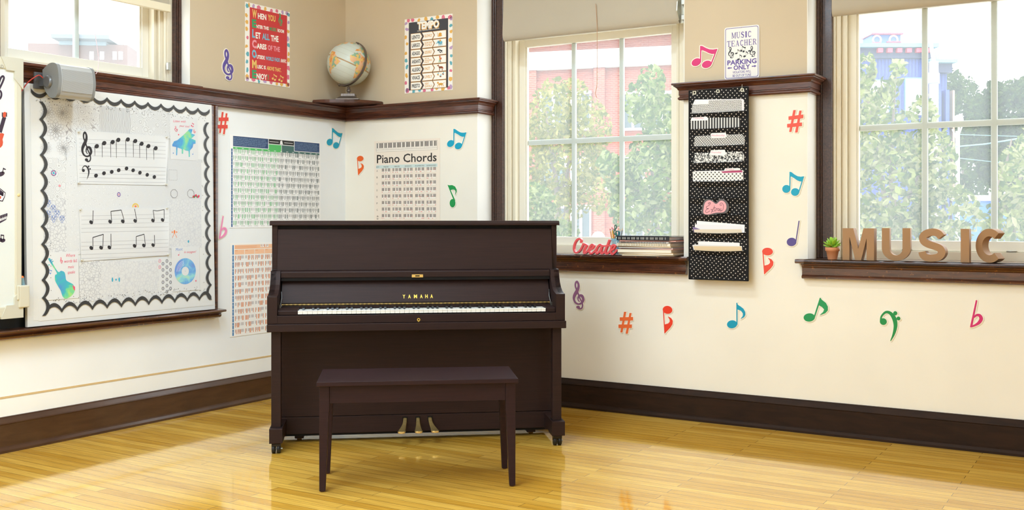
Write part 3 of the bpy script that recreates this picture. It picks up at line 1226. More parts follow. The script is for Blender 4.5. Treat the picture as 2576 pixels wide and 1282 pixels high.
MB().lathe([(.012, .044), (.007, .050), (.007, .054), (.014, .062), (.016, .070), (.011, .078), (.007, .082), (.010, .086), (.009, .092), (.006, .096)], 16).build('stem', M_PEWT, GL)
GR = .150
GC = (0, 0, .252)
tilt = Matrix.Rotation(YAW, 4, 'Z') @ Matrix.Rotation(math.radians(24), 4, 'Y')
GM = Matrix.Translation(GC) @ tilt


def poly_in(p, poly):
    ins = False
    x, y = p
    for (x0, y0), (x1, y1) in zip(poly, poly[1:] + poly[:1]):
        if (y0 > y) != (y1 > y) and x < (x1 - x0) * (y - y0) / (y1 - y0) + x0:
            ins = not ins
    return ins


LANDS = [
    [(-81, 9), (-75, 11), (-62, 10), (-50, 1), (-35, -6), (-39, -17), (-48, -26), (-57, -37), (-65, -42), (-68, -54), (-74, -50), (-72, -30), (-70, -18), (-80, -5)],
    [(-17, 15), (-9, 31), (0, 36), (10, 37), (22, 32), (33, 31), (43, 12), (51, 11), (40, -5), (40, -16), (33, -27), (20, -35), (13, -18), (9, 2), (-8, 5)],
    [(-168, 66), (-125, 70), (-95, 70), (-80, 62), (-65, 60), (-56, 50), (-70, 43), (-81, 30), (-97, 26), (-95, 17), (-84, 9), (-105, 20), (-117, 33), (-125, 48), (-150, 60)],
    [(-55, 60), (-40, 60), (-22, 70), (-20, 82), (-60, 82), (-70, 76)],
    [(-10, 36), (-9, 44), (-1, 48), (5, 55), (10, 64), (28, 71), (60, 70), (100, 76), (140, 73), (178, 68), (140, 50), (120, 30), (105, 10), (90, 22), (78, 8), (70, 22), (55, 26), (45, 15), (35, 33), (28, 37), (20, 40), (10, 44)],
    [(113, -22), (130, -12), (142, -11), (153, -27), (148, -38), (130, -32), (115, -34)],
]
m = MB()
NL, NA = 108, 200
LON0 = math.radians(-22)
vs = []
for i in range(NL + 1):
    la = -PI / 2 + PI * i / NL
    for j in range(NA):
        lo = 2 * PI * j / NA
        vs.append((GR * math.cos(la) * math.cos(lo), GR * math.cos(la) * math.sin(lo), GR * math.sin(la)))
m.v = vs
from mathutils import noise as mnoise
for i in range(NL):
    for j in range(NA):
        j2 = (j + 1) % NA
        la = -90 + 180 * (i + .5) / NL
        lo = 360 * (j + .5) / NA
        glon = (lo + 90) + math.degrees(LON0)
        while glon > 180:
            glon -= 360
        nz = mnoise.noise(Vector((la * .06, lo * .06, 3)))
        nz2 = mnoise.noise(Vector((la * .13, lo * .13, 9)))
        q = (glon + nz2 * 3.5, la + nz * 3.5)
        mi = 0
        for pl in LANDS:
            if poly_in(q, pl):
                mi = 2 if nz2 > .18 else (3 if nz > .12 else (4 if nz < -.2 else 1))
                break
        if mi == 0 and la < -74:
            mi = 5
        if mi == 0 and abs(la) < .9:
            mi = 6
        if mi == 0 and (int(la + 180) % 15 == 0):
            mi = 7
        m.f.append((i * NA + j, i * NA + j2, (i + 1) * NA + j2, (i + 1) * NA + j))
        m.m.append(mi)
        m.sm.append(True)
gm = [mat('globe ' + n, c, .35, .4) for n, c in (('sea', (204, 212, 204)), ('pink land', (226, 178, 140)), ('yellow land', (226, 190, 110)), ('green land', (140, 176, 150)),
                                                  ('orange land', (222, 150, 84)), ('white land', (228, 226, 216)), ('equator', (170, 140, 100)), ('grid', (196, 202, 192)))]
sph = m.build('map_sphere', gm, GL, mtx=GM)
m = MB()
pts = [(.158 * math.cos(a), 0, .158 * math.sin(a)) for a in [math.radians(-96 + 192 * i / 40) for i in range(41)]]
vs, fs = [], []
for i, p in enumerate(pts):
    d = Vector(p).normalized()
    for r0, yy in ((.155, -.008), (.162, -.008), (.162, .008), (.155, .008)):
        vs.append((d.x * r0, yy, d.z * r0))
for i in range(len(pts) - 1):
    for k in range(4):
        fs.append((i * 4 + k, i * 4 + (k + 1) % 4, i * 4 + 4 + (k + 1) % 4, i * 4 + 4 + k))
m.add(vs, fs)
m.ball((0, 0, .156), .008, 6)
m.ball((0, 0, -.158), .010, 6)
m.build('meridian_arm', M_PEWT, GL, mtx=GM @ Matrix.Rotation(math.radians(-38), 4, 'Z'))

# ------------------------------------------------------------------ wall decals
MAG, RED, BLU, ORG, GRN, PUR = (212, 42, 116), (228, 66, 48), (0, 160, 194), (238, 104, 34), (18, 146, 74), (92, 74, 150)
decal(FL, 'treble', (560, 126, 584, 202), PUR, 'purple treble clef cutout on the tan wall left of the red welcome poster')
decal(FL, 'sharp', (547, 282, 573, 337), RED, 'red sharp sign cutout just right of the bulletin board frame')
decal(FL, 'flat', (549, 543, 569, 600), (240, 140, 190), 'pink flat sign cutout low beside the bulletin board')
decal(FL, 'beam', (821, 323, 860, 373), BLU, 'blue beamed notes cutout between the blue chord chart and the corner')
decal(FR, 'beam', (1126, 324, 1174, 375), BLU, 'blue beamed notes cutout right of the piano chords poster')
decal(FR, 'eighth_down', (899, 392, 916, 440), (232, 98, 32), 'orange upside down eighth note cutout left of the piano chords poster')
decal(FR, 'eighth_back', (1127, 464, 1150, 521), GRN, 'green eighth note cutout on a leaning stem right of the piano chords poster')
decal(FR, 'beam', (1741, 115, 1805, 171), MAG, 'magenta beamed notes cutout left of the parking sign')
decal(FR, 'sharp', (1981, 277, 2021, 333), (230, 82, 62), 'red sharp sign cutout on the pier right of the pocket organizer top')
decal(FR, 'beam', (1969, 432, 2023, 492), BLU, 'blue beamed notes cutout on the pier right of the pocket organizer')
decal(FR, 'quarter', (1980, 555, 2013, 619), (88, 74, 142), 'purple quarter note cutout on the pier beside the right window')
decal(FR, 'eighth_down', (1918, 623, 1946, 689), (232, 72, 52), 'red upside down eighth note cutout beside the foot of the pocket organizer')
decal(FR, 'treble', (1443, 707, 1469, 778), (146, 98, 136), 'mauve treble clef cutout on the wall right of the piano')
decal(FR, 'sharp', (1557, 784, 1593, 838), (240, 112, 58), 'orange sharp sign cutout low under the middle window sill')
decal(FR, 'eighth_down', (1668, 769, 1693, 838), (234, 64, 40), 'red upside down eighth note cutout low on the wall under the middle window')
decal(FR, 'eighth', (1830, 761, 1877, 826), (0, 152, 186), 'blue eighth note cutout low on the wall under the pocket organizer')
decal(FR, 'eighth_lean', (2023, 748, 2084, 809), (22, 146, 84), 'green leaning eighth note cutout under the left end of the right sill')
decal(FR, 'bass', (2213, 782, 2266, 857), (14, 138, 68), 'green bass clef cutout under the cardboard letters')
decal(FR, 'flat', (2440, 754, 2471, 823), (206, 34, 108), 'magenta flat sign cutout, lowest right of the wall cutouts')

# ------------------------------------------------------------------ posters
P_COL = {'w': (250, 248, 242), 'y': (236, 196, 112), 'g': (62, 160, 104), 'b': (118, 190, 216), 'p': (238, 158, 172), 'k': (48, 48, 52), 'o': (226, 166, 72)}


def zmap(fr, u0, v0, k):
    return lambda x, y: fr.px(u0 + x * k, v0 + y * k)


def sheet(name, fr, p0, q0, p1, q1, n0, label, cat, col=(246, 242, 236), th=.0015, rough=.35, group=None):
    mb = MB().box(p0, p1, q0, q1, n0, n0 + th)
    o = mb.build(name, mat('paper %s' % (col,), col, rough, .4), mtx=fr.m())
    tag(o, label, cat, group)
    return o


def confetti(fr, o, p0, q0, p1, q1, b, n, seed):
    r = random.Random(seed)
    m = MB()
    cols = [(104, 176, 190), (222, 120, 146), (232, 180, 96), (190, 160, 200)]
    for side in range(4):
        L = (q1 - q0) if side % 2 else (p1 - p0)
        k = int(L / .047)
        for i in range(k):
            t = (i + .5 + r.uniform(-.15, .15)) / k
            w, h = r.uniform(.009, .016), r.uniform(.012, .020)
            off = r.uniform(.25, .6) * b
            an = r.choice([0, PI / 2, PI, -PI / 2]) + r.uniform(-.4, .4)
            if side == 0:
                c = (p0 + t * (p1 - p0), q0 + off)
            elif side == 1:
                c = (p0 + off, q0 + t * (q1 - q0))
            elif side == 2:
                c = (p0 + t * (p1 - p0), q1 - off)
            else:
                c = (p1 - off, q0 + t * (q1 - q0))
            pts = [(-w, -h * .8), (w * .3, -h * .9), (w, 0), (w * .3, h * .9), (-w, h * .8), (-w * 1.1, 0)]
            vs = []
            for x, y in pts:
                X = c[0] + x * math.cos(an) - y * math.sin(an)
                Y = c[1] + x * math.sin(an) + y * math.cos(an)
                vs.append((min(max(X, p0), p1), min(max(Y, q0), q1), n))
            m.add(vs, [tuple(range(6))], r.randrange(4))
    k = MB().mesh(o.data)
    for f, mi in zip(m.f, m.m):
        k.add([m.v[i] for i in f], [tuple(range(len(f)))], mi + 1)
    t = k.build('sheet', [o.data.materials[0]] + [mat('confetti %s' % (c,), c, .4) for c in cols])
    o.data = t.data
    bpy.data.objects.remove(t)
    o.data.name = o.name


def note_shape(mb, kind, fr_box, n, mi, res=60):
    p0, q0, p1, q1 = fr_box
    w, h = p1 - p0, q1 - q0
    fill(mb, shape_loops(scale_prims(SHAPES[kind], w, h), w, h, 0, res, .03 * max(w, h)), n, 0, mi, (p0, q0))


# red welcome poster
z3 = zmap(FL, 520, 0, 440 / 1763)
A_ = (-.970, 2.050, -.568, 2.556)
WP = sheet('welcome_poster', FL, *A_, .001, 'red poster with a coloured confetti border and a verse spelling WELCOME', 'poster')
confetti(FL, WP, *A_, .034, .0028, 3)
pw = [z3(430, 400)[0], A_[1] + .022, z3(807, 400)[0], A_[3] - .028]
MB().rect(*pw, .0030).build('red_panel', mat('poster red', (206, 62, 66), .35), WP)
m = MB()
cm = {c: i for i, c in enumerate('wygbpko')}


def tl(mb, zf, s, x0, x1, y0, y1, h, c, n=.0034, bold=.035, k=None):
    a, b = zf(x0, y0), zf(x1, y1)
    hh = zf(x0, y0 - h)[1] - a[1]
    text(mb, s, a, b, hh, cm[c] if k is None else k, n, bold)


for s, y0, y1, c in (('W', 170, 182, 'y'), ('E', 272, 278, 'g'), ('L', 372, 379, 'b'), ('C', 478, 484, 'p'), ('O', 578, 582, 'b'), ('M', 680, 687, 'y'), ('E', 782, 787, 'g')):
    tl(m, z3, s, 454, 500 if s != 'L' else 484, y0, y1, 76, c, bold=.05)
for s, x0, x1, y0, y1, h, c in (('HEN', 512, 597, 186, 202, 54, 'w'), ('YOU', 613, 690, 204, 220, 58, 'y'), ('NTER THIS', 498, 622, 282, 304, 33, 'w'), ('MUSIC', 630, 702, 305, 319, 33, 'g'),
                                ('ROOM', 711, 775, 321, 335, 32, 'w'), ('ET', 491, 542, 384, 390, 58, 'w'), ('ALL', 556, 630, 394, 405, 58, 'b'), ('THE', 644, 721, 412, 423, 57, 'w'),
                                ('ARES', 501, 600, 487, 500, 50, 'w'), ('OF THE', 613, 734, 502, 523, 48, 'p'), ('UTSIDE', 501, 581, 588, 600, 35, 'w'), ('WORLD FADE', 590, 733, 603, 624, 36, 'b'),
                                ('AWAY.', 741, 801, 627, 636, 35, 'w'), ('USIC IS', 506, 592, 688, 698, 34, 'w'), ('ABOVE THAT.', 601, 747, 702, 726, 37, 'y'), ('NJOY', 498, 606, 790, 804, 52, 'w'), ('!', 612, 621, 803, 804, 52, 'g')):
    tl(m, z3, s, x0, x1, y0, y1, h, c)


def zbox(zf, x0, y0, x1, y1):
    a, b = zf(x0, (y0 + y1) / 2), zf(x1, (y0 + y1) / 2)
    c, d = zf((x0 + x1) / 2, y1), zf((x0 + x1) / 2, y0)
    return (a[0], c[1], b[0], d[1])


note_shape(m, 'treble', zbox(z3, 722, 137, 757, 262), .0034, cm['g'])
note_shape(m, 'beam', zbox(z3, 652, 745, 706, 815), .0034, cm['y'])
note_shape(m, 'beam', zbox(z3, 718, 757, 773, 828), .0034, cm['y'])
m.build('lettering', [mat('print ' + c, P_COL[c], .4) for c in 'wygbpko'], WP)

# tempo poster
z4 = zmap(FR, 760, 0, 500 / 2003)
A_ = (.535, 2.035, .937, 2.545)
TP = sheet('tempo_poster', FR, *A_, .001, 'dark grey TEMPO poster with a coloured confetti border right of the globe', 'poster')
confetti(FR, TP, *A_, .034, .0028, 5)
MB().rect(A_[0] + .036, A_[1] + .018, A_[2] - .036, A_[3] - .026, .0030).build('dark_panel', mat('poster charcoal', (70, 72, 80), .35), TP)
m = MB()
tl(m, z4, 'TEMPO', 1168, 1388, 301, 277, 70, 'o', .0033, .07)
tl(m, z4, 'TEMPO', 1163, 1383, 296, 272, 70, 'w', .0036, .055)
tl(m, z4, 'THE SPEED AT WHICH A PIECE OF MUSIC SHOULD BE PLAYED', 1163, 1386, 319, 290, 9, 'w', .0034, .02)
rows = [('LENTO', 'SLOWLY'), ('LARGO', 'SLOW AND|STATELY'), ('ADAGIO', 'LEISURELY'), ('ANDANTE', 'AT A|WALKING|PACE'), ('ALLEGRO', 'FAST'), ('VIVACE', 'LIVELY'), ('PRESTO', 'VERY|QUICKLY')]
for i, (a, b) in enumerate(rows):
    top = z4(1100, 345 + 81.6 * i)[1]
    bot = z4(1100, 345 + 81.6 * i + 70)[1]
    md = (top + bot) / 2
    X = lambda x: z4(x, 345 + 81.6 * i - (x - 1100) * .118)[0]
    for k, (e, g, c, nn) in enumerate(((0.0022, 0, 'o', .0033), (0, 0, 'w', .0035))):
        m.add([(X(1100) - e, bot - e, nn), (X(1192) + e, bot - e, nn), (X(1211) + e, md, nn), (X(1192) + e, top + e, nn), (X(1100) - e, top + e, nn)], [(0, 1, 2, 3, 4)], cm[c])
        for x0, x1, pt in ((1213, 1312, 1), (1322, 1452, 0)):
            if pt:
                m.add([(X(x0) - e, bot - e, nn), (X(x1) + e, bot - e, nn), (X(x1 + 19) + e, md, nn), (X(x1) + e, top + e, nn), (X(x0) - e, top + e, nn), (X(x0 + 19) - e, md, nn)], [(0, 1, 2, 5), (2, 3, 4, 5)], cm[c])
            else:
                m.add([(X(x0) - e, bot - e, nn), (X(x1) + e, bot - e, nn), (X(x1) + e, top + e, nn), (X(x0) - e, top + e, nn), (X(x0 + 19) - e, md, nn)], [(0, 1, 2, 3, 4)], cm[c])
    h = (top - bot)
    text(m, a, (X(1110), md - h * .24), (X(1190 if len(a) < 7 else 1197), md - h * .24), h * .5, cm['k'], .0038, .025)
    ls = b.split('|')
    for j, l in enumerate(ls):
        hh = h * (.38 if len(ls) == 1 else .28 if len(ls) == 2 else .20)
        yy = md + (len(ls) / 2 - j - .86) * hh * 1.28
        wd = min(76, 13.5 * len(l) * (1 if len(ls) == 1 else .8))
        text(m, l, (X(1238), yy), (X(1238 + wd), yy), hh, cm['o'], .0038, .02)
    # little picture at the end of the row
    cx, s = X(1394), h
    if i == 0:
        disc(m, (cx, md), s * .28, s * .25, .0038, cm['o'])
        disc(m, (cx - s * .05, md - s * .22), s * .42, s * .08, .0037, cm['o'])
        stroke(m, [(cx - s * .38, md - s * .2), (cx - s * .45, md + s * .3)], s * .07, .0038, cm['o'])
    elif i == 1:
        disc(m, (cx + s * .05, md + s * .02), s * .36, s * .24, .0038, cm['b'])
        disc(m, (cx - s * .30, md + s * .1), s * .2, s * .2, .0038, cm['b'])
        stroke(m, [(cx - s * .45, md + s * .1), (cx - s * .62, md - s * .1), (cx - s * .7, md + s * .02)], s * .09, .0038, cm['b'])
        for dx in (-.2, .05, .3):
            stroke(m, [(cx + s * dx, md - s * .1), (cx + s * dx, md - s * .42)], s * .12, .0038, cm['b'])
        disc(m, (cx + s * .02, md + s * .3), s * .14, s * .14, .0039, cm['o'])
    elif i == 2:
        disc(m, (cx, md + s * .03), s * .38, s * .19, .0037, cm['w'])
        for dx, dy, r in ((-.32, .12, .14), (0, .08, .13), (.25, -.02, .14), (-.12, -.1, .08), (.05, -.22, .1), (.32, -.24, .07), (-.1, .2, .08)):
            disc(m, (cx + s * dx, md + s * dy), s * r, s * r * .9, .0038, cm['k'])
    elif i == 3:
        disc(m, (cx - s * .05, md + s * .36), s * .12, s * .12, .0038, 7)
        m.rect(cx - s * .15, md - s * .12, cx + s * .08, md + s * .24, .0038, cm['o'])
        m.rect(cx + s * .06, md - s * .06, cx + s * .24, md + s * .2, .0038, 7)
        stroke(m, [(cx - s * .1, md - s * .1), (cx - s * .2, md - s * .46)], s * .1, .0038, cm['g'])
        stroke(m, [(cx + s * .02, md - s * .1), (cx + s * .12, md - s * .46)], s * .1, .0038, cm['k'])
    elif i == 4:
        disc(m, (cx + s * .1, md), s * .32, s * .16, .0038, 8)
        stroke(m, [(cx - s * .15, md), (cx - s * .32, md + s * .38), (cx - s * .52, md + s * .22)], s * .16, .0038, 8)
        for dx in (-.14, -.04, .3, .4):
            stroke(m, [(cx + s * dx, md), (cx + s * dx * 1.1, md - s * .48)], s * .07, .0038, 8)
        stroke(m, [(cx + s * .4, md + s * .08), (cx + s * .54, md - s * .2)], s * .1, .0038, 7)
    elif i == 5:
        for dx, dy in ((-.38, .18), (.06, -.1), (.5, .2)):
            disc(m, (cx + s * dx, md + s * dy), s * .16, s * .12, .0038, 8 if dx > 0 else cm['o'], rot=-30)
            disc(m, (cx + s * (dx + .06), md + s * (dy + .16)), s * .08, s * .16, .0039, cm['b'], rot=-30)
    else:
        disc(m, (cx + s * .1, md - s * .02), s * .42, s * .15, .0038, cm['o'])
        disc(m, (cx - s * .38, md + s * .18), s * .15, s * .15, .0038, cm['o'])
        for dx, dd in ((-.3, -.2), (-.05, -.1), (.25, .1), (.45, .2)):
            stroke(m, [(cx + s * dx, md - s * .05), (cx + s * (dx + dd * .6), md - s * .38)], s * .1, .0038, cm['o'])
        stroke(m, [(cx + s * .48, md + s * .04), (cx + s * .8, md + s * .2)], s * .05, .0038, cm['o'])
m.build('lettering', [mat('print ' + c, P_COL[c], .4) for c in 'wygbpko'] + [mat('print red', (214, 84, 52), .4), mat('print brown', (150, 86, 52), .4)], TP)

# piano chords poster
z5 = zmap(FR, 860, 290, 400 / 1899)
A_ = (.266, .72, .833, 1.717)
CP = sheet('chord_poster', FR, *A_, .001, 'pale poster titled Piano Chords rising behind the piano', 'poster', (238, 226, 212))
m = MB()
kb = [.284, 1.64, .812, 1.702]
m.rect(kb[0], kb[1], kb[2], kb[3], .0026, 1)
m.rect(kb[0] + .001, kb[1] + .001, kb[2] - .001, kb[3] - .001, .0028, 0)
nwk = 47
for i in range(nwk):
    x = kb[0] + (kb[2] - kb[0]) * i / nwk
    m.rect(x - .0005, kb[1] + .012, x + .0005, kb[3] - .001, .0030, 1)
    if 'BCDEFGA'[(i + 1) % 7] in 'ACDFG' and i:
        m.rect(x - .0034, kb[1] + .026, x + .0034, kb[3] - .002, .0032, 1)
m.rect(kb[0], kb[1] + .011, kb[2], kb[1] + .012, .0031, 1)
text(m, 'Piano Chords', (.290, 1.562), (.806, 1.562), .058, 1, .003, .012)
m.rect(.283, 1.523, .812, 1.546, .0026, 2)
for s, x0, x1 in (('KEY:', 415, 450), ('MAJOR', 500, 560), ('MINOR', 630, 692), ('SEVENTH', 754, 834), ('AUGMENTED', 875, 988), ('DIMINISHED', 1015, 1130)):
    text(m, s, (z5(x0, 600)[0], 1.530), (z5(x1, 590)[0], 1.530), .009, 1, .0029)
colx = [(480, 580), (610, 712), (742, 847), (880, 985), (1016, 1126)]
r = random.Random(4)
for ri, kname in enumerate(['A', 'B', 'C', 'D', 'E', 'F', 'G', 'Ab', 'Bb', 'Db', 'Eb', 'Gb']):
    q1 = z5(480, 634)[1] - ri * .0455
    q0 = q1 - .034
    text(m, kname, (.288, q0 + .012), (.288 + .008 * len(kname), q0 + .012), .012, 1, .0029, .01)
    if len(kname) > 1:
        text(m, 'ABCDEFG'['ABCDEFG'.index(kname[0]) - 1] + '#', (.288, q0 - .004), (.303, q0 - .004), .011, 1, .0029, .01)
    for c0, c1 in colx:
        a, b = z5(c0, 660)[0], z5(c1, 645)[0]
        m.rect(a, q0, b, q1, .0026, 3)
        m.rect(a + .0008, q0 + .0008, b - .0008, q1 - .0008, .0028, 0)
        g = 10
        st = r.choice([0, 1])
        for i in range(g):
            x = a + (b - a) * (i + .5) / g
            if i in ((2, 6) if st else (3, 6)):
                continue
            m.rect(x - .0025, q0 + .012, x + .0023, q1 - .001, .0030, 4)
        for x in sorted(r.sample(range(10), 3)):
            X = a + (b - a) * (x + .5) / g
            Y = q0 + .0045 if r.random() < .75 else q0 + .016
            m.rect(X - .0024, Y - .002, X + .0024, Y + .0024, .0032, 5)
m.build('printed_chart', [mat('chord paper', (244, 236, 226), .4), mat('chord ink', (46, 40, 40), .5), mat('chord band', (206, 222, 220), .4), mat('chord box line', (176, 166, 156), .5),
                          mat('chord keys', (104, 92, 88), .5), mat('chord dot', (226, 70, 62), .5)], CP)


def mini_keys(m, a, b, q0, q1, n, ca, cb, r, hl=.28):
    """a small printed keyboard with highlighted keys"""
    k = 10
    hi = set(r.sample(range(k), 4))
    for i in range(k):
        x = a + (b - a) * (i + .5) / k
        w = (b - a) / k * .30
        if i in (2, 6):
            if i in hi:
                m.rect(x - w, q0, x + w, q1 - .001, n, cb)
            continue
        if i in hi:
            m.rect(x - w * 1.1, q0 + (q1 - q0) * .0, x + w * 1.1, q1, n, cb)
        else:
            m.rect(x - w, q0 + (q1 - q0) * .35, x + w, q1, n, ca)


# blue and green chord chart
A_ = (-1.100, 1.115, -.265, 1.702)
C1 = sheet('chord_chart', FL, *A_, .001, 'large chord chart with navy and green headings on the left wall', 'poster', (248, 248, 248))
m = MB()
P0, P1 = A_[0] + .028, A_[2] - .012
m.rect(P0, 1.630, P0 + .305, 1.694, .0028, 0)
m.rect(P0 + .310, 1.664, P0 + .545, 1.694, .0028, 1)
m.rect(P0 + .310, 1.612, P0 + .425, 1.660, .0028, 2)
m.rect(P0 + .429, 1.612, P0 + .545, 1.660, .0028, 3)
m.rect(P0 + .550, 1.630, P1, 1.694, .0028, 0)
m.rect(P0, 1.612, P0 + .310, 1.626, .0028, 2)
m.rect(P0 + .545, 1.612, P1, 1.626, .0028, 3)
m.add([(P0 + .412, 1.666, .003), (P0 + .440, 1.666, .003), (P0 + .432, 1.692, .003), (P0 + .416, 1.688, .003)], [(0, 1, 2, 3)], 7)
r = random.Random(9)
for k in range(9):
    q = 1.684 - k * .0058
    for a, b in ((P0 + .004, P0 + .301), (P0 + .554, P1 - .004)):
        x = a
        while x < b - .02:
            w = r.uniform(.01, .05)
            m.rect(x, q, min(b, x + w), q + .0018, .0030, 6)
            x += w + .004
for a, b in ((P0 + .318, P0 + .402), (P0 + .452, P0 + .535)):
    for k in range(8):
        x = a + (b - a) * k / 8
        m.rect(x, 1.676, x + (b - a) / 8 * .7, 1.680, .003, 7)
for i in range(14):
    x = P0 + (P1 - P0) * (i + .3) / 14
    m.rect(x, 1.617, x + .018, 1.620, .0030, 7)
for ri in range(12):
    q1 = FL.px(585, 374 + ri * 16.45)[1]
    q0 = q1 - .027
    m.rect(A_[0] + .012, q1 - .039, A_[0] + .024, q1 + .001, .0028, 8)
    m.rect(A_[0] + .016, q1 - .018, A_[0] + .020, q1 - .014, .003, 7)
    if ri % 2:
        m.rect(P0, q0 - .012, P1, q1 + .001, .0022, 9)
    for i in range(14):
        a = P0 + (P1 - P0) * i / 14 + .002
        b = P0 + (P1 - P0) * (i + 1) / 14 - .003
        mini_keys(m, a, b, q0, q1, .0030, 4, 5 if i < 7 else 10, r)
        for k in range(3):
            x = a + .012 + k * .011
            m.rect(x, q0 - .007, x + .006, q0 - .004, .0030, 11)
m.build('printed_chart', [mat('chart ' + n, c, .4) for n, c in (('navy', (44, 72, 116)), ('black', (40, 40, 40)), ('green', (86, 190, 104)), ('slate green', (74, 112, 108)),
        ('grey keys', (194, 190, 190)), ('green keys', (112, 190, 132)), ('fine print', (124, 150, 180)), ('white', (246, 246, 246)), ('blue side', (56, 98, 150)), ('pale row', (232, 234, 234)),
        ('dark keys', (88, 102, 100)), ('tiny letters', (150, 152, 154)))], C1)

# orange scale chart below it
A_ = (-1.096, .430, -.262, 1.020)
C2 = sheet('scale_chart', FL, *A_, .001, 'chart with orange headings low on the left wall, half hidden by the piano', 'poster', (248, 247, 245))
m = MB()
P0, P1 = A_[0] + .036, A_[2] - .012
ZA, ZB_, ZC_, ZD = [FL.px(590, v)[1] for v in (616, 626.5, 628, 640)]
m.rect(P0, ZB_, P1, ZA, .0028, 0)
for i in range(9):
    a = P0 + (P1 - P0) * i / 9
    m.rect(a, ZD, a + (P1 - P0) / 9 - .004, ZC_, .0028, 0)
    m.rect(a + .004, ZC_ - .008, a + .026, ZC_ - .005, .003, 1)
m.rect(A_[0] + .018, ZD, A_[0] + .030, ZA, .0028, 2)
r = random.Random(12)
for k in range(3):
    m.rect(P0 + .004, ZA - .009 - k * .006, P0 + .19, ZA - .0075 - k * .006, .0030, 1)
m.rect(P0 + .225, ZB_ + .008, P0 + .295, ZA, .0030, 3)
mini_keys(m, P0 + .227, P0 + .293, ZB_ + .009, ZA, .0032, 4, 5, r)
for ri in range(12):
    q1 = FL.px(590, 643 + ri * 16.9)[1]
    q0 = q1 - .029
    m.rect(A_[0] + .018, q1 - .037, A_[0] + .030, q1 + .002, .0028, 2)
    m.rect(A_[0] + .0225, q1 - .017, A_[0] + .0255, q1 - .012, .003, 3)
    for i in range(9):
        a = P0 + (P1 - P0) * i / 9 + .003
        b = P0 + (P1 - P0) * (i + 1) / 9 - .010
        mini_keys(m, a, b, q0, q1, .0030, 4, 5, r)
m.build('printed_chart', [mat('scale ' + n, c, .4) for n, c in (('peach', (250, 200, 162)), ('orange print', (234, 158, 110)), ('blue side', (70, 128, 184)), ('white', (250, 248, 246)), ('grey keys', (184, 176, 178)), ('orange keys', (224, 138, 84)))], C2)

# parking sign
A_ = (2.836, 1.9685, 3.042, 2.267)
m = MB()
w, h = A_[2] - A_[0], A_[3] - A_[1]


def rrect(x0, y0, x1, y1, r, k=5):
    pts = []
    for cx, cy, a0 in ((x1 - r, y1 - r, 0), (x0 + r, y1 - r, 90), (x0 + r, y0 + r, 180), (x1 - r, y0 + r, 270)):
        for i in range(k + 1):
            a = math.radians(a0 + 90 * i / k)
            pts.append((cx + r * math.cos(a), cy + r * math.sin(a)))
    return pts


fill(m, [rrect(0, 0, w, h, .014)], 0, .0015)
PS = m.build('parking_sign', mat('sign white', (236, 232, 228), .3, .5), mtx=FR.m(A_[0], A_[1], .006))
PS.matrix_basis = FR.m(A_[0], A_[1], .003)
tag(PS, 'white metal sign for music teacher parking standing on the pier rail', 'sign')
m = MB()
fill(m, [rrect(.006, .006, w - .006, h - .006, .011), rrect(.009, .009, w - .009, h - .009, .009)], .0018, 0, 0)
z6 = zmap(Frame((A_[0], 0, A_[1]), (1, 0, 0), (0, 0, 1)), 1680, 0, 400 / 1709)
SER = {  # slab serif capitals in a unit box: strokes (x0,y0,x1,y1,w)
    'M': [(.12, 0, .12, 1, .13), (.88, 0, .88, 1, .17), (.14, 1, .5, .08, .16), (.5, .08, .86, 1, .10), (0, .03, .26, .03, .06), (.72, .03, 1, .03, .06), (0, .97, .2, .97, .06), (.8, .97, 1, .97, .06)],
    'U': [(.18, .25, .18, 1, .18), (.82, .25, .82, 1, .10), (.18, .28, .34, .06, .14), (.34, .05, .66, .05, .10), (.66, .06, .82, .28, .10), (0, .97, .38, .97, .06), (.66, .97, 1, .97, .06)],
    'S': [(.85, .72, .85, .95, .08), (.8, .85, .55, .96, .10), (.55, .96, .25, .88, .12), (.25, .88, .16, .70, .18), (.16, .70, .5, .53, .18), (.5, .53, .82, .36, .18), (.82, .36, .8, .16, .18), (.8, .16, .5, .04, .12), (.5, .04, .2, .13, .1), (.13, .05, .13, .3, .08)],
    'I': [(.5, 0, .5, 1, .36), (.1, .03, .9, .03, .06), (.1, .97, .9, .97, .06)],
    'C': [(.86, .68, .86, .97, .08), (.82, .84, .55, .96, .10), (.55, .96, .28, .84, .13), (.28, .84, .16, .5, .18), (.16, .5, .28, .16, .18), (.28, .16, .55, .04, .13), (.55, .04, .9, .2, .1)],
    'T': [(.5, 0, .5, 1, .19), (.28, .03, .72, .03, .06), (0, .96, 1, .96, .08), (.04, .72, .04, .96, .08), (.96, .72, .96, .96, .08)],
    'E': [(.22, 0, .22, 1, .2), (.05, .03, .95, .03, .07), (.05, .97, .92, .97, .07), (.22, .52, .62, .52, .07), (.66, .38, .66, .66, .08), (.92, .0, .92, .3, .08), (.9, .72, .9, .98, .08)],
    'A': [(.15, 0, .5, 1, .08), (.48, 1, .84, 0, .19), (.26, .33, .7, .33, .07), (0, .03, .3, .03, .06), (.62, .03, 1, .03, .06)],
    'H': [(.2, 0, .2, 1, .18), (.8, 0, .8, 1, .18), (.2, .52, .8, .52, .07), (.02, .03, .4, .03, .06), (.6, .03, .98, .03, .06), (.02, .97, .4, .97, .06), (.6, .97, .98, .97, .06)],
    'R': [(.2, 0, .2, 1, .19), (.03, .03, .4, .03, .06), (.03, .97, .6, .97, .07), (.2, .52, .6, .52, .07), (.6, .96, .76, .85, .12), (.76, .86, .76, .66, .19), (.76, .66, .6, .53, .12), (.5, .52, .86, .04, .17), (.78, .03, 1, .03, .07)],
}


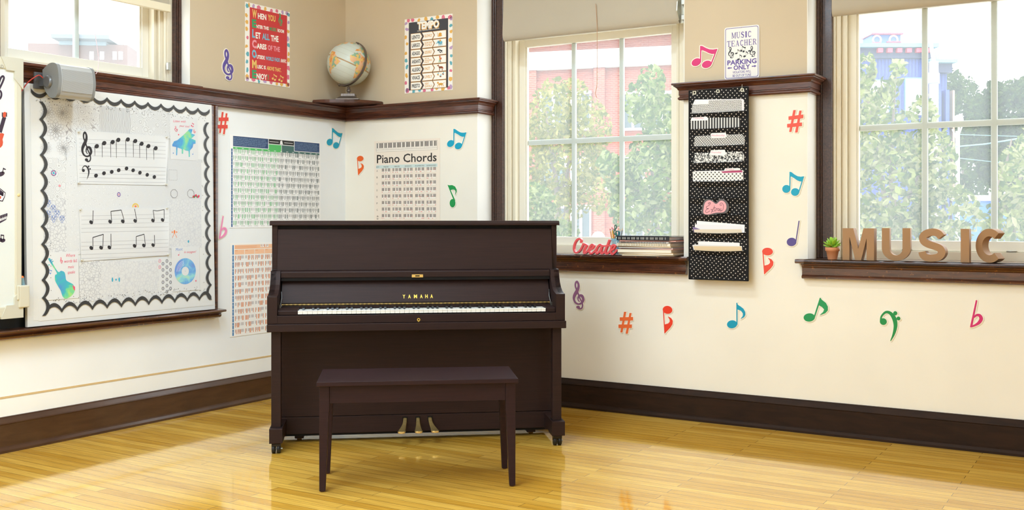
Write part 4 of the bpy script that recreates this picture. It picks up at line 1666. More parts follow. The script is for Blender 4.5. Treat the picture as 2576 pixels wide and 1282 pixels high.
def serif(mb, s, p0, q0, p1, q1, n, mi):
    k = len(s)
    tot = sum(.55 if c == 'I' else 1.15 if c == 'M' else 1 for c in s) + .16 * (k - 1)
    sx = (p1 - p0) / tot
    x = p0
    h = q1 - q0
    for c in s:
        wc = sx * (.55 if c == 'I' else 1.15 if c == 'M' else 1)
        for x0, y0, x1, y1, ww in SER[c]:
            vert = abs(x1 - x0) * wc < abs(y1 - y0) * h
            stroke(mb, [(x + x0 * wc, q0 + y0 * h), (x + x1 * wc, q0 + y1 * h)], ww * (sx if vert else h), n, mi)
        x += wc + .16 * sx


serif(m, 'MUSIC', .044, .232, .160, .267, .0018, 0)
serif(m, 'TEACHER', .016, .187, .190, .220, .0018, 0)
text(m, 'PARKING', (.018, .083), (.190, .083), .0265, 0, .0018, .03)
text(m, 'ONLY', (.055, .053), (.152, .053), .0255, 0, .0018, .03)
text(m, 'VIOLATORS WILL', (.050, .0325), (.158, .0325), .014, 0, .0018, .012)
text(m, 'BE OUT OF TUNE', (.050, .0130), (.158, .0130), .0135, 0, .0018, .012)
for s, x0 in ((1, .017), (-1, .190)):
    y = .066
    m.add([(x0, y, .0018), (x0 + s * .013, y - .007, .0018), (x0 + s * .013, y - .0028, .0018), (x0 + s * .028, y - .0028, .0018), (x0 + s * .028, y + .0028, .0018), (x0 + s * .013, y + .0028, .0018), (x0 + s * .013, y + .007, .0018)],
          [(0, 1, 2, 5, 6) if s > 0 else (6, 5, 2, 1, 0), (2, 3, 4, 5)], 0)
for kd, bx in (('treble', (.024, .120, .056, .186)), ('treble', (.150, .118, .182, .180)), ('eighth', (.064, .142, .092, .170)), ('beam', (.094, .148, .128, .186)), ('eighth', (.112, .120, .142, .156)), ('eighth', (.076, .106, .106, .140)), ('quarter', (.140, .150, .160, .176))):
    note_shape(m, kd, bx, .0018, 1)
for y in (.0075, h - .0075):
    disc(m, (w / 2, y), .0018, .0018, .0020, 1)
m.build('lettering', [mat('sign purple', (92, 70, 150), .4), mat('sign black', (36, 34, 38), .4)], PS)

# ------------------------------------------------------------------ bulletin board leaning on the chalk tray
V_ = Vector((-.030, 0, 1.250)).normalized()
FB = Frame((.062, 0, .6225), (0, 1, 0), V_)
BP0, BP1, BQ1 = -2.513, -1.272, 1.245
BB = thing('bulletin_board', 'white bulletin board with a black scalloped border standing on the chalk tray', 'bulletin board', FB.m())
M_BOARD = mat('board white', (220, 222, 222), .45, .3)
MB().box(BP0, BP1, 0, BQ1, -.022, 0).build('backing', M_BOARD, BB, bevel=.002)
M_SCAL = mat('scallop black', (62, 62, 62), .35, .4)
M_BORD = mat('border paper white', (224, 225, 224), .3, .4)


def scallops(mb, a, b, cnt, inward, depth, w, n):
    """scalloped band from a to b; arcs bulge by depth towards inward"""
    a, b = Vector(a), Vector(b)
    d = b - a
    inn = Vector(inward)
    L = d.length / cnt
    ux = d.normalized()
    for i in range(cnt):
        s = a + ux * L * i
        outer, inner = [], []
        for k in range(9):
            t = k / 8
            hgt = math.sin(PI * t) ** .8 * depth
            outer.append(s + ux * L * t + inn * hgt)
            inner.append(s + ux * (L * (.5 + (t - .5) * (1.0))) + inn * (hgt + w * (1.0 if True else 0)))
        for k in range(8):
            q = [outer[k], outer[k + 1], inner[k + 1], inner[k]]
            vs = [(p.x, p.y, n) for p in q]
            mb.add(vs, [(0, 1, 2, 3)], 0)


IN0, IN1 = BP0 + .078, BP1 - .054
QB, QT = .068, BQ1 - .020
dots = random.Random(21)


BN_ = [0]


def border(nm, rc, a, b, cnt, inward, dot_box, lab=None):
    BN_[0] += 1
    nn = .0003 * BN_[0]
    o = MB().box(*rc, .0001, .0005 + nn).build(nm, M_BORD, BB)
    m = MB()
    scallops(m, a, b, cnt, inward, .034 if inward == (0, 1) else .025, .020, .0044 + nn)
    m.build('scallop_band', M_SCAL, o)
    m = MB()
    x0, x1, y0, y1 = dot_box
    n = int((x1 - x0) * (y1 - y0) / .00036)
    for _ in range(n):
        disc(m, (dots.uniform(x0, x1), dots.uniform(y0, y1)), .0022, .0022, .0041, 0, 6)
    m.build('dots', M_SCAL, o)


border('border_strip', (BP0 + .030, BP1 - .002, BQ1 - .104, BQ1 - .002), (BP0 + .034, QT - .006), (BP1 - .022, QT - .006), 13, (0, -1), (BP0 + .06, BP1 - .05, BQ1 - .101, BQ1 - .062))
border('border_strip', (BP0 + .032, BP0 + .125, .030, BQ1 - .075), (IN0, .052), (IN0, BQ1 - .088), 12, (1, 0), (IN0 + .052, IN0 + .056, .1, 1.1))
border('border_strip', (BP0 + .060, BP1 - .020, .026, .148), (IN0 + .022, QB - .008), (IN1 + .02, QB - .008), 12, (0, 1), (IN0 + .06, IN1 - .03, .104, .145))
border('border_strip', (BP1 - .118, BP1 - .012, .05, BQ1 - .090), (IN1 + .025, .060), (IN1 + .025, BQ1 - .110), 12, (-1, 0), (IN1 - .036, IN1 - .032, .12, 1.1))


def line_art(name, kind, ink=(150, 150, 152), sc=1.0):
    m = mat(name, (244, 244, 244), .5, .3)
    t = NT(m)
    v = t.coord((1, 1, 0.001))
    if kind == 'rings':
        vo = t.n('ShaderNodeTexVoronoi')
        vo.inputs['Scale'].default_value = 17 * sc
        vo.inputs['Randomness'].default_value = .7
        t.l(v, vo.inputs['Vector'])
        f = t.math('SINE', t.math('MULTIPLY', vo.outputs['Distance'], 46))
        g = t.ramp(f, [(0.72, (0, 0, 0, 1)), (0.98, (1, 1, 1, 1))])
    elif kind == 'waves':
        wv = t.n('ShaderNodeTexWave')
        wv.inputs['Scale'].default_value = 38 * sc
        wv.inputs['Distortion'].default_value = 7
        wv.inputs['Detail'].default_value = 1.0
        wv.inputs['Detail Scale'].default_value = .5
        t.l(v, wv.inputs['Vector'])
        g = t.ramp(wv.outputs['Fac'], [(0.72, (0, 0, 0, 1)), (0.95, (1, 1, 1, 1))])
    elif kind == 'swirls':
        n = t.noise(v, 9 * sc, 1, .4, 2.2)
        f = t.math('SINE', t.math('MULTIPLY', n, 80))
        g = t.ramp(f, [(0.80, (0, 0, 0, 1)), (0.96, (1, 1, 1, 1))])
    elif kind == 'cells':
        vo = t.n('ShaderNodeTexVoronoi', feature='DISTANCE_TO_EDGE')
        vo.inputs['Scale'].default_value = 30 * sc
        t.l(v, vo.inputs['Vector'])
        g = t.ramp(vo.outputs['Distance'], [(0.03, (1, 1, 1, 1)), (0.10, (0, 0, 0, 1))])
    else:
        vo = t.n('ShaderNodeTexVoronoi', distance='MANHATTAN')
        vo.inputs['Scale'].default_value = 24 * sc
        vo.inputs['Randomness'].default_value = 0.0
        t.l(v, vo.inputs['Vector'])
        f = t.math('SINE', t.math('MULTIPLY', vo.outputs['Distance'], 26))
        g = t.ramp(f, [(0.6, (0, 0, 0, 1)), (0.95, (1, 1, 1, 1))])
    t.base(t.mix(g, S(218, 220, 222), S(*ink)))
    return m


LA = {'rings': line_art('ring drawing', 'rings', (176, 176, 178), 1.25), 'waves': line_art('strand drawing', 'waves', (128, 126, 130)), 'swirls': line_art('swirl drawing', 'swirls', (168, 166, 170)),
      'cells': line_art('petal drawing', 'cells', (188, 190, 196), 1.9), 'grid': line_art('tile drawing', 'grid', (190, 192, 198), 1.3), 'fine': line_art('fine ring drawing', 'rings', (196, 198, 202), 2.0),
      'pale': line_art('pale petal drawing', 'cells', (207, 209, 214), 1.7), 'blank': mat('blank page', (220, 222, 224), .5)}


PGN = [0]


def page(box, art, label, n, extra=None, name='coloring_page', cat='drawing'):
    u0, v0, u1, v1 = box
    um, vm = (u0 + u1) / 2, (v0 + v1) / 2
    p0, p1 = FB.px(u0, vm)[0], FB.px(u1, vm)[0]
    q1, q0 = FB.px(um, v0)[1], FB.px(um, v1)[1]
    PGN[0] += 1
    nn = .00002 * PGN[0]
    o = MB().box(p0, p1, q0, q1, n + nn - .0004, n + nn).build(name, LA[art], mtx=FB.m())
    tag(o, label, cat, 'line drawings on the bulletin board' if name == 'coloring_page' else 'watercolour prints on the bulletin board')
    return o, (p0, q0, p1, q1)


def mandala(m, c, r, n, mi, petals=12):
    for rr in (.22, .5, .8):
        for k in range(petals):
            a = 2 * PI * (k + (.5 if rr == .5 else 0)) / petals
            d = Vector((math.cos(a), math.sin(a)))
            pd = Vector((-d.y, d.x))
            C = Vector(c)
            tip = C + d * r * (rr + .26)
            base = C + d * r * (rr - .18)
            w = r * .20 * (rr + .2)
            md = C + d * r * (rr + .02)
            stroke(m, [base, md + pd * w, tip, md - pd * w, base], r * .018, n, mi)
    ring(m, c, r * .2, r * .2, r * .03, n, mi)


M_INK = mat('pencil grey ink', (140, 138, 140), .6)
M_INK2 = mat('felt pen black', (42, 40, 44), .5)
pg, bx4 = page((109, 262, 166, 402), 'blank', 'line drawing of round flower mandalas in the top left corner of the bulletin board', .0024)
m = MB()
for u, v, r in ((119, 282, .050), (156, 284, .046), (139, 327, .056), (115, 372, .046), (158, 371, .046)):
    c = FB.px(u, v)
    if bx4[0] < c[0] < bx4[2]:
        mandala(m, c, min(r, c[0] - bx4[0] + .02, bx4[2] - c[0] + .02), .0032, 0)
m.build('drawn_mandalas', M_INK, pg)
page((164, 264, 250, 375), 'swirls', 'line drawing of curling vines right of the flower mandalas', .0026)
page((249, 270, 330, 334), 'waves', 'line drawing of hanging strands along the top of the bulletin board', .0024)
page((328, 274, 428, 345), 'rings', 'line drawing of many small rings left of the piano print', .0026)
pg, bx4 = page((110, 396, 165, 502), 'rings', 'line drawing of patterned discs with one coloured flower on the left edge of the board', .0025)
m = MB()
c = FB.px(134, 435)
for k in range(16):
    a = 2 * PI * k / 16
    disc(m, (c[0] + .013 * math.cos(a), c[1] + .013 * math.sin(a)), .0032, .0032, .0034, k % 3, 6)
disc(m, c, .006, .006, .0034, 3)
c = FB.px(149, 467)
disc(m, c, .007, .006, .0034, 4)
m.build('coloured_flower', [mat('felt ' + n, q, .5) for n, q in (('purple', (110, 70, 160)), ('magenta', (214, 70, 130)), ('teal', (60, 150, 150)), ('cyan', (60, 170, 200)), ('rose', (230, 150, 160)))], pg)
page((164, 372, 200, 640), 'fine', 'narrow faint line drawing left of the music sheets', .0023)
page((196, 463, 248, 530), 'fine', 'faint line drawing between the two music sheets, left one', .0022)
pg, bx4 = page((246, 464, 326, 530), 'fine', 'faint line drawing with one small purple ring between the two music sheets', .0024)
m = MB()
c = FB.px(298, 489)
ring(m, c, .009, .011, .004, .0034, 0)
disc(m, c, .004, .004, .0034, 1)
m.build('coloured_ring', [mat('felt purple', (110, 70, 160)), mat('felt rose', (230, 150, 160))], pg)
pg, bx4 = page((325, 466, 428, 528), 'grid', 'faint line drawing with a yellow half flower between the two music sheets', .0022)
m = MB()
c = FB.px(340, 516)
for k in range(9):
    a = PI * k / 8
    disc(m, (c[0] + .018 * math.cos(a), c[1] + .016 * math.sin(a) - .008), .005, .005, .0032, 0, 7)
disc(m, (c[0], c[1] - .006), .008, .006, .0033, 1)
m.build('coloured_flower', [mat('felt yellow', (238, 206, 110)), mat('felt orange', (240, 130, 70))], pg)
pg, bx4 = page((420, 398, 506, 500), 'grid', 'line drawing of square tiles under the piano print', .0026)
m = MB()
for (u, v), kx in (((434, 440), 0), ((437, 487), 1), ((479, 487), 1)):
    c = FB.px(u, v)
    if kx == 0:
        pts = [(c[0] + sx * .030, c[1] + sy * .030) for sx, sy in ((-1, -1), (1, -1), (1, 1), (-1, 1), (-1, -1))]
    else:
        pts = [(c[0] + .026 * math.cos(2 * PI * i / 8 + .4), c[1] + .026 * math.sin(2 * PI * i / 8 + .4)) for i in range(9)]
    for a, b in zip(pts[:-1], pts[1:]):
        for i in range(8):
            t = (i + .5) / 8
            disc(m, (a[0] + (b[0] - a[0]) * t, a[1] + (b[1] - a[1]) * t), .0018, .0018, .0036, 0, 5)
c = FB.px(492, 493)
for i in range(7):
    disc(m, (c[0] - .02 + i * .007, c[1] + dots.uniform(-.006, .006)), .006, .008, .0037, 1 + i % 3, 7)
m.build('dotted_outlines', [M_INK, mat('felt red', (222, 70, 80)), mat('felt green', (80, 160, 90)), mat('felt magenta', (214, 70, 130))], pg)
pg, bx4 = page((109, 498, 166, 634), 'cells', 'line drawing of damask leaves with five coloured blue at its top', .0024)
m = MB()
for u, v in ((120, 512), (133, 525), (121, 539), (143, 538), (134, 551), (155, 552)):
    c = FB.px(u, v)
    for dx, dy, rx, ry in ((0, .012, .006, .010), (-.009, .004, .006, .008), (.009, .004, .006, .008), (0, -.008, .006, .010), (-.010, .014, .003, .004), (.010, .014, .003, .004)):
        ring(m, (c[0] + dx, c[1] + dy), rx, ry, .0022, .0032, 0, 8)
m.build('blue_leaves', mat('blue pencil', (120, 146, 206), .6), pg)
pg, bx4 = page((422, 498, 506, 624), 'pale', 'faint line drawing with a small orange star on the right of the board', .0022)
m = MB()
c = FB.px(438, 583)
disc(m, c, .006, .012, .0032, 0, 8)
for dx in (-.016, .016):
    disc(m, (c[0] + dx, c[1] - .001), .005, .005, .0032, 0, 6)
    stroke(m, [(c[0] + dx * .2, c[1] - .012), (c[0] + dx * 1.1, c[1] - .034)], .0026, .0032, 0)
c = FB.px(473, 607)
disc(m, c, .006, .009, .0032, 1, 6)
m.build('coloured_star', [mat('felt orange', (240, 130, 70)), mat('felt cyan', (60, 170, 200))], pg)
page((199, 655, 254, 758), 'cells', 'line drawing of large daisies right of the violin print', .0024)
pg, bx4 = page((252, 654, 330, 758), 'pale', 'faint flower drawing with two blue petals at the foot of the board', .0022)
m = MB()
for u in (282, 291, 299):
    c = FB.px(u, 703)
    disc(m, c, .005, .013 if u != 291 else .006, .0032, 0, 8)
m.build('coloured_petals', mat('felt cyan', (60, 170, 200)), pg)
page((328, 655, 402, 752), 'pale', 'nearly blank line drawing at the foot of the board left of the bead drawing', .0022)
pg, bx4 = page((399, 648, 434, 740), 'blank', 'line drawing of dark six sided beads left of the record print', .0024)
m = MB()
for j in range(6):
    for i, u in enumerate((401, 409, 419, 428)):
        c = FB.px(u, 656 + j * 15.5 + (i % 2) * 7)
        if bx4[0] + .006 < c[0] < bx4[2] - .006 and bx4[1] + .008 < c[1] < bx4[3] - .006:
            ring(m, c, .008, .009, .004, .0032, 1 if i == 0 else 0, 6)
            disc(m, c, .0022, .0022, .0032, 2, 6)
m.build('drawn_beads', [mat('bead grey', (116, 116, 120)), mat('felt rose', (230, 150, 160)), mat('felt blue', (90, 110, 190))], pg)


def water(name, stops, sc=9, seed=0.0):
    m = mat(name, (90, 150, 210), .5, .3)
    t = NT(m)
    n = t.noise(t.coord((1, 1, .01), loc=(seed, seed * 1.7, 0)), sc, 4, .6, .6)
    t.base(t.ramp(n, [(p, S(*c)) for p, c in stops]))
    return m


M_WC1 = water('blue green watercolour', [(.30, (96, 132, 206)), (.45, (84, 170, 216)), (.56, (112, 206, 186)), (.66, (170, 220, 130))], 11)
M_WC2 = water('violet blue watercolour', [(.30, (120, 120, 210)), (.45, (110, 170, 226)), (.56, (150, 214, 220)), (.68, (206, 226, 150))], 9, 3.0)
M_WC3 = water('green watercolour', [(.32, (84, 150, 206)), (.46, (70, 188, 190)), (.58, (130, 214, 140)), (.7, (190, 224, 120))], 11, 6.0)
M_RP = mat('red pink print', (228, 92, 118), .5)
M_BP = mat('blue print', (110, 150, 210), .5)


def poly(fr, m, pts, n, mi, smooth=False):
    P = [fr.px(u, v) for u, v in pts]
    if smooth:
        P = catmull(P + P[:1], 4)[:-1]
    fill(m, [P], n, 0, mi)


def zl(fr, u0, v0, k):
    return lambda pts: [(u0 + x * k, v0 + y * k) for x, y in pts]


k2 = 240 / 1231
za = zl(FB, 300, 250, k2)
zaf = zmap(FB, 300, 250, k2)
pg, bx4 = page((427, 294, 496, 402), 'blank', 'print of a watercolour grand piano reading Listen with your soul', .0034, name='art_print', cat='print')
m = MB()
poly(FB, m, za([(676, 585), (700, 540), (745, 525), (820, 460), (900, 382), (940, 385), (925, 440), (972, 458), (925, 505), (978, 528), (978, 570), (950, 575), (940, 620), (905, 660), (905, 740), (890, 740), (888, 665), (850, 660), (820, 640),
                    (818, 700), (800, 700), (800, 640), (745, 620), (740, 720), (728, 720), (728, 615), (680, 605)]), .0043, 0)
m.build('watercolour_piano', M_WC1, pg)
m = MB()
text(m, 'Listen with', zaf(690, 292), zaf(852, 300), .014, 0, .0043, .0, .25)
text(m, 'your soul', zaf(768, 352), zaf(900, 362), .013, 0, .0043, .0, .25)
for kd, b in (('treble', (705, 345, 748, 418)), ('beam', (918, 300, 960, 358)), ('quarter', (752, 400, 772, 466)), ('treble', (945, 385, 978, 436))):
    note_shape(m, kd, zbox(zaf, *b), .0043, 0, 40)
for kd, b in (('quarter', (684, 650, 704, 702)), ('quarter', (934, 672, 956, 714))):
    note_shape(m, kd, zbox(zaf, *b), .0043, 1, 40)
m.build('lettering', [M_RP, M_BP], pg)

k3 = 240 / 1026
zc = zl(FB, 60, 480, k3)
zcf = zmap(FB, 60, 480, k3)
pg, bx4 = page((114, 633, 197, 752), 'blank', 'print of a watercolour violin reading Where words fail music speaks', .0034, name='art_print', cat='print')
m = MB()
poly(FB, m, zc([(255, 728), (275, 722), (300, 770), (362, 868), (395, 858), (430, 872), (442, 910), (452, 960), (492, 985), (525, 1005), (545, 1050), (530, 1100), (490, 1140), (440, 1158), (410, 1130), (390, 1070), (360, 1020), (330, 960), (330, 905), (350, 882), (285, 780)]), .0043, 0, True)
for a, b in (((288, 770), (312, 752)), ((278, 752), (300, 736)), ((270, 790), (258, 800))):
    stroke(m, [zcf(*a), zcf(*b)], .005, .0043, 0)
poly(FB, m, zc([(515, 1010), (545, 1030), (545, 1070), (530, 1060)]), .0046, 1)
note_shape(m, 'treble', zbox(zcf, 385, 712, 410, 780), .0043, 1, 40)
note_shape(m, 'beam', zbox(zcf, 252, 842, 298, 895), .0043, 2, 40)
m.build('watercolour_violin', [M_WC3, M_RP, M_BP], pg)
m = MB()
for s, a, b in (('Where', (450, 710), (545, 706)), ('words fail,', (430, 772), (568, 764)), ('music', (468, 832), (536, 828)), ('speaks', (464, 892), (546, 884))):
    text(m, s, zcf(*a), zcf(*b), .017, 0, .0043, .0, .3)
m.build('lettering', [M_RP, M_BP], pg)

zdf = zmap(FB, 300, 480, k3)
pg, bx4 = page((431, 620, 501, 731), 'blank', 'print of a watercolour record disc at the bottom right of the bulletin board', .0034, name='art_print', cat='print')
m = MB()
c = zdf(705, 862)
a = zdf(818, 862)
b = zdf(705, 722)
fill(m, [[(c[0] + (a[0] - c[0]) * math.cos(t), c[1] + (b[1] - c[1]) * math.sin(t)) for t in [2 * PI * i / 40 for i in range(40)]],
         [(c[0] + (a[0] - c[0]) * .34 * math.cos(t), c[1] + (b[1] - c[1]) * .34 * math.sin(t)) for t in [2 * PI * i / 24 for i in range(24)]]], .0043, 0, 0)
for q in (.5, .6, .7, .8):
    pts = [(c[0] + (a[0] - c[0]) * q * math.cos(t), c[1] + (b[1] - c[1]) * q * math.sin(t)) for t in [PI * .55 + PI * .45 * i / 12 for i in range(13)]]
    stroke(m, pts, .0016, .0046, 1)
disc(m, c, .002, .002, .0046, 2, 8)
m.build('watercolour_record', [M_WC2, mat('groove white', (240, 243, 246)), M_BP], pg)
m = MB()
text(m, 'Music', zdf(600, 645), zdf(680, 636), .016, 1, .0043, 0, .3)
text(m, 'is oxygen!', zdf(692, 668), zdf(822, 664), .014, 0, .0043, 0, .3)
note_shape(m, 'quarter', zbox(zdf, 626, 655, 646, 695), .0043, 0, 40)
note_shape(m, 'quarter', zbox(zdf, 812, 920, 830, 975), .0043, 0, 40)
m.build('lettering', [M_RP, M_BP], pg)

# laminated music sheets
M_LAM = mat('laminated paper', (220, 222, 224), .10, .55)
M_STAFF = mat('staff line grey', (168, 168, 174), .5)


def msheet(cor, label):
    tl_, tr_, br_, bl_ = [FB.px(*c) for c in cor]
    m = MB()
    n0, n1 = .0042, .0052
    vs = [(*bl_, n0), (*br_, n0), (*tr_, n0), (*tl_, n0), (*bl_, n1), (*br_, n1), (*tr_, n1), (*tl_, n1)]
    m.add(vs, [(0, 3, 2, 1), (4, 5, 6, 7), (0, 1, 5, 4), (1, 2, 6, 5), (2, 3, 7, 6), (3, 0, 4, 7)])
    o = m.build('music_sheet', M_LAM, mtx=FB.m())
    return tag(o, label, 'music sheet', 'laminated music sheets on the board')


ms1 = msheet(((190, 327), (423, 343), (416, 466), (194, 462)), 'laminated sheet of hand drawn notes on treble and bass staves, upper of the two')
zb = zmap(FB, 60, 250, k2)
m = MB()
N_ = .0056
stl = [(700, 508), (700, 562), (700, 615), (700, 668), (700, 722)]
for i in range(5):
    stroke(m, [FB.px(60 + 704 * k2, 250 + (510 + 52.5 * i) * k2), FB.px(300 + 590 * k2, 250 + (558 + 50 * i) * k2)], .0016, N_, 0)
    stroke(m, [FB.px(60 + 706 * k2, 250 + (850 + 52 * i) * k2), FB.px(300 + 590 * k2, 250 + (880 + 48.5 * i) * k2)], .0016, N_, 0)
note_shape(m, 'treble', zbox(zb, 738, 422, 862, 812), N_ + .0002, 1, 90)
note_shape(m, 'bass', zbox(zb, 738, 852, 858, 1034), N_ + .0002, 1, 70)


def blob(u, v, rx=.017, ry=.0125, rot=28):
    disc(m, FB.px(u, v), rx * .8, ry, N_ + .0004, 1, 14, rot)


for (x, y, s, img) in ((932, 604, 728, 0), (1028, 564, 748, 0), (1137, 550, 748, 0), (1210, 522, 755, 0), (102, 517, 745, 1), (198, 537, 745, 1), (280, 572, 755, 1), (368, 602, 780, 1), (462, 630, 778, 1)):
    b0 = (60 if img == 0 else 300)
    u, v = b0 + x * k2, 250 + y * k2
    blob(u, v, .018, .0115)
    q = FB.px(u - 27 * k2, v)
    q2 = FB.px(u - 24 * k2, 250 + s * k2)
    stroke(m, [q, q2], [.0035, .002], N_ + .0003, 1)
for (x, y, img) in ((922, 982, 0), (1025, 952, 0), (1125, 934, 0), (1215, 912, 0), (85, 890, 1), (170, 914, 1), (258, 945, 1), (352, 972, 1), (444, 1000, 1)):
    blob((60 if img == 0 else 300) + x * k2, 250 + y * k2, .0155, .0105)
m.build('written_notes', [M_STAFF, M_INK2], ms1)
ms2 = msheet(((197, 527), (424, 522), (424, 641), (203, 657)), 'laminated sheet of hand drawn quarter and beamed eighth notes, lower of the two')
m = MB()
for j, (v0, v1) in enumerate(((543, 538), (553, 548), (564, 559), (574, 570), (584, 580), (609, 602), (619, 611), (628.5, 621), (640, 632), (650, 642))):
    stroke(m, [FB.px(203, v0), FB.px(422, v1)], .0014, N_, 0)
KA, KB = (60, 480), (300, 480)


def qn(o, x, y, top, beam=None):
    u, v = o[0] + x * k3, o[1] + y * k3
    blob(u, v, .012, .0125, 55)
    a = FB.px(o[0] + (x + 18) * k3, v)
    b = FB.px(o[0] + (top[0]) * k3, o[1] + top[1] * k3)
    stroke(m, [a, b], .0034, N_ + .0003, 1)
    return b


qn(KA, 716, 337, (738, 210))
b0 = qn(KA, 920, 330, (928, 220))
b1 = qn(KB, 30, 327, (14, 205))
stroke(m, [b0, b1], .0042, N_ + .0003, 1)
qn(KB, 163, 322, (158, 192))
b0 = qn(KB, 354, 318, (358, 208))
b1 = qn(KB, 458, 313, (476, 200))
stroke(m, [b0, FB.px(300 + 400 * k3, 480 + 215 * k3), b1], .0034, N_ + .0003, 1)
b0 = qn(KA, 718, 613, (734, 500))
b1 = qn(KA, 823, 610, (848, 466))
stroke(m, [b0, b1], .0042, N_ + .0003, 1)
qn(KA, 912, 607, (929, 460))
b0 = qn(KB, 157, 590, (175, 490))
b1 = qn(KB, 256, 586, (260, 465))
stroke(m, [b0, b1], .0042, N_ + .0003, 1)
qn(KB, 356, 582, (370, 474))
m.build('written_notes', [M_STAFF, M_INK2], ms2)

M_PIN = mat('clear pin plastic', (206, 202, 190), .15, .6)
for (u, v), lab in (((196, 332), 'top left corner of the upper music sheet'), ((417, 345), 'top right corner of the upper music sheet'), ((196, 460), 'bottom left corner of the upper music sheet'),
                    ((416, 464), 'bottom right corner of the upper music sheet'), ((200, 527), 'top left corner of the lower music sheet'), ((418, 524), 'top right corner of the lower music sheet'),
                    ((204, 654), 'bottom left corner of the lower music sheet'), ((421, 640), 'bottom right corner of the lower music sheet')):
    p, q = FB.px(u, v)
    o = MB().lathe([(.0062, .0), (.0065, .001), (.0035, .003), (.0032, .009), (.0055, .0105), (.0055, .012)], 12).build('push_pin', M_PIN, mtx=FB.m(p, q, .0053))
    tag(o, 'clear push pin in the ' + lab, 'push pin', 'push pins holding the music sheets')

# ------------------------------------------------------------------ whiteboard at the far left
FW = Frame((.10, 0, 0), (0, 1, 0), (0, 0, 1))
WB = thing('whiteboard', 'white marker board in a cream frame at the far left edge', 'whiteboard', FW.m())
y1 = FW.px(56, 400)[0]
y0 = y1 - 1.95
zt, zb_ = FW.px(55, 150)[1], FW.px(55, 796)[1]
M_WFR = mat('cream plastic frame', (208, 204, 186), .4, .4)
fw_ = abs(FW.px(38, 400)[0] - y1)
MB().box(y0 + .01, y1 - .01, zb_ + .01, zt - .01, -.035, -.006).build('writing_surface', mat('whiteboard enamel', (222, 228, 226), .12, .5), WB)
m = MB()
for a, b, c, d in ((y0, y0 + fw_, zb_, zt), (y1 - fw_, y1, zb_, zt), (y0 + fw_, y1 - fw_, zt - .058, zt), (y0 + fw_, y1 - fw_, zb_, zb_ + .058)):
    m.box(a, b, c, d, -.040, 0)
m.build('frame', M_WFR, WB, bevel=.008)
for qc, sg in ((zt, -1), (zb_, 1)):
    for pc, sp in ((y1, -1), (y0, 1)):
        pts = [(pc - sp * .004, qc - sg * .004), (pc + sp * .115, qc - sg * .004), (pc + sp * .085, qc + sg * .062), (pc + sp * (fw_ + .004), qc + sg * .062), (pc + sp * (fw_ + .004), qc + sg * .10), (pc - sp * .004, qc + sg * .15)]
        MB().prism(pts, 'z', -.042, .004).build('corner_cap', mat('cream corner cap', (202, 199, 184), .4, .4), WB, bevel=.004)
m = MB()
a, b = FW.px(0, 167), FW.px(9, 167)
text(m, 'BOARD', (b[0] - .072, b[1] - .01), (b[0], b[1] - .01), .017, 0, .0012)
m.build('frame_lettering', mat('frame lettering grey', (150, 148, 140), .5), WB)
c = FW.px(47, 490)
MB().lathe([(.008, 0), (.008, .002), (.004, .003)], 14, (c[0], c[1], 0)).build('frame_button', mat('yellow button', (226, 206, 150), .4), WB)
c0, c1 = FW.px(41, 717), FW.px(72, 772)
m = MB()
m.box(c0[0], c1[0] - .055, c0[1] - .075, c0[1], .0, .012)
m.box(c1[0] - .058, c1[0], c1[1], c0[1] - .002, -.045, .012)
o = m.build('marker_holder', M_WFR, WB, bevel=.006)

MK = thing('marker', 'blue grey marker with an orange tip standing in the holder of the whiteboard', 'marker', None)
a, b = at(66, 735, 5.02), at(59, 694, 5.02)
a = FW.m() @ Vector((FW.px(64, 726)[0], FW.px(64, 726)[1], -.015))
b = FW.m() @ Vector((FW.px(59, 694)[0], FW.px(59, 694)[1], -.015))
d = (b - a)
MB().tube([a - d * .4, a + d * .86], .0095, 12).build('barrel', mat('marker grey blue', (120, 150, 160), .4), MK)
MB().tube([a + d * .86, a + d * .97, b], [.0095, .008, .005], 12).build('cap', mat('marker orange', (240, 120, 40), .4), MK)

M_PURK = mat('aubergine ink', (58, 44, 62), .4)
M_GUIT = mat('guitar red', (206, 82, 54), .4)


def sticker(name, label, build, mats, cat='sticker'):
    m = MB()
    build(m)
    o = m.build(name, mats, mtx=FW.m())
    tag(o, label, cat, 'drawings stuck on the whiteboard')


def offp(pts):
    return [FW.px(u, v) for u, v in pts]


NW = -.0055
kq = 60 / 167


def zw(pts):
    return [FW.px(x * kq, 160 + y * kq) for x, y in pts]


def b_clef(m):
    c = zw([(-14, 200), (8, 160), (30, 110), (31, 92), (22, 88), (8, 104), (-6, 150), (-10, 185), (6, 190), (14, 205), (13, 228), (2, 246), (-16, 252)])
    stroke(m, catmull(c, 6), [.010] * 73, NW, 0)


sticker('treble_clef_drawing', 'dark purple treble clef on the whiteboard, cut by the left edge', b_clef, M_PURK)


def b_guitar(m):
    stroke(m, zw([(36, 372), (4, 480)]), .020, NW, 1)
    fill(m, [zw([(26, 342), (40, 336), (49, 345), (45, 372), (34, 378), (25, 368)])], NW + .0003, 0, 0)
    fill(m, [zw([(-20, 495), (6, 486), (22, 486), (34, 492), (28, 512), (22, 530), (26, 550), (22, 572), (8, 588), (-20, 590)])], NW + .0003, 0, 0)
    for y in (346, 356, 366):
        for x in (21, 50):
            disc(m, zw([(x, y)])[0], .004, .004, NW + .0002, 1, 6)


sticker('guitar_drawing', 'red electric guitar picture on the whiteboard', b_guitar, [M_GUIT, M_PURK])


def b_note(m):
    disc(m, zw([(13, 772)])[0], .020, .011, NW, 0, 12, 25)
    stroke(m, zw([(22, 768), (29, 728)]), .004, NW, 0)
    fill(m, [zw([(27, 727), (47, 738), (46, 744), (28, 740)])], NW, 0, 0)


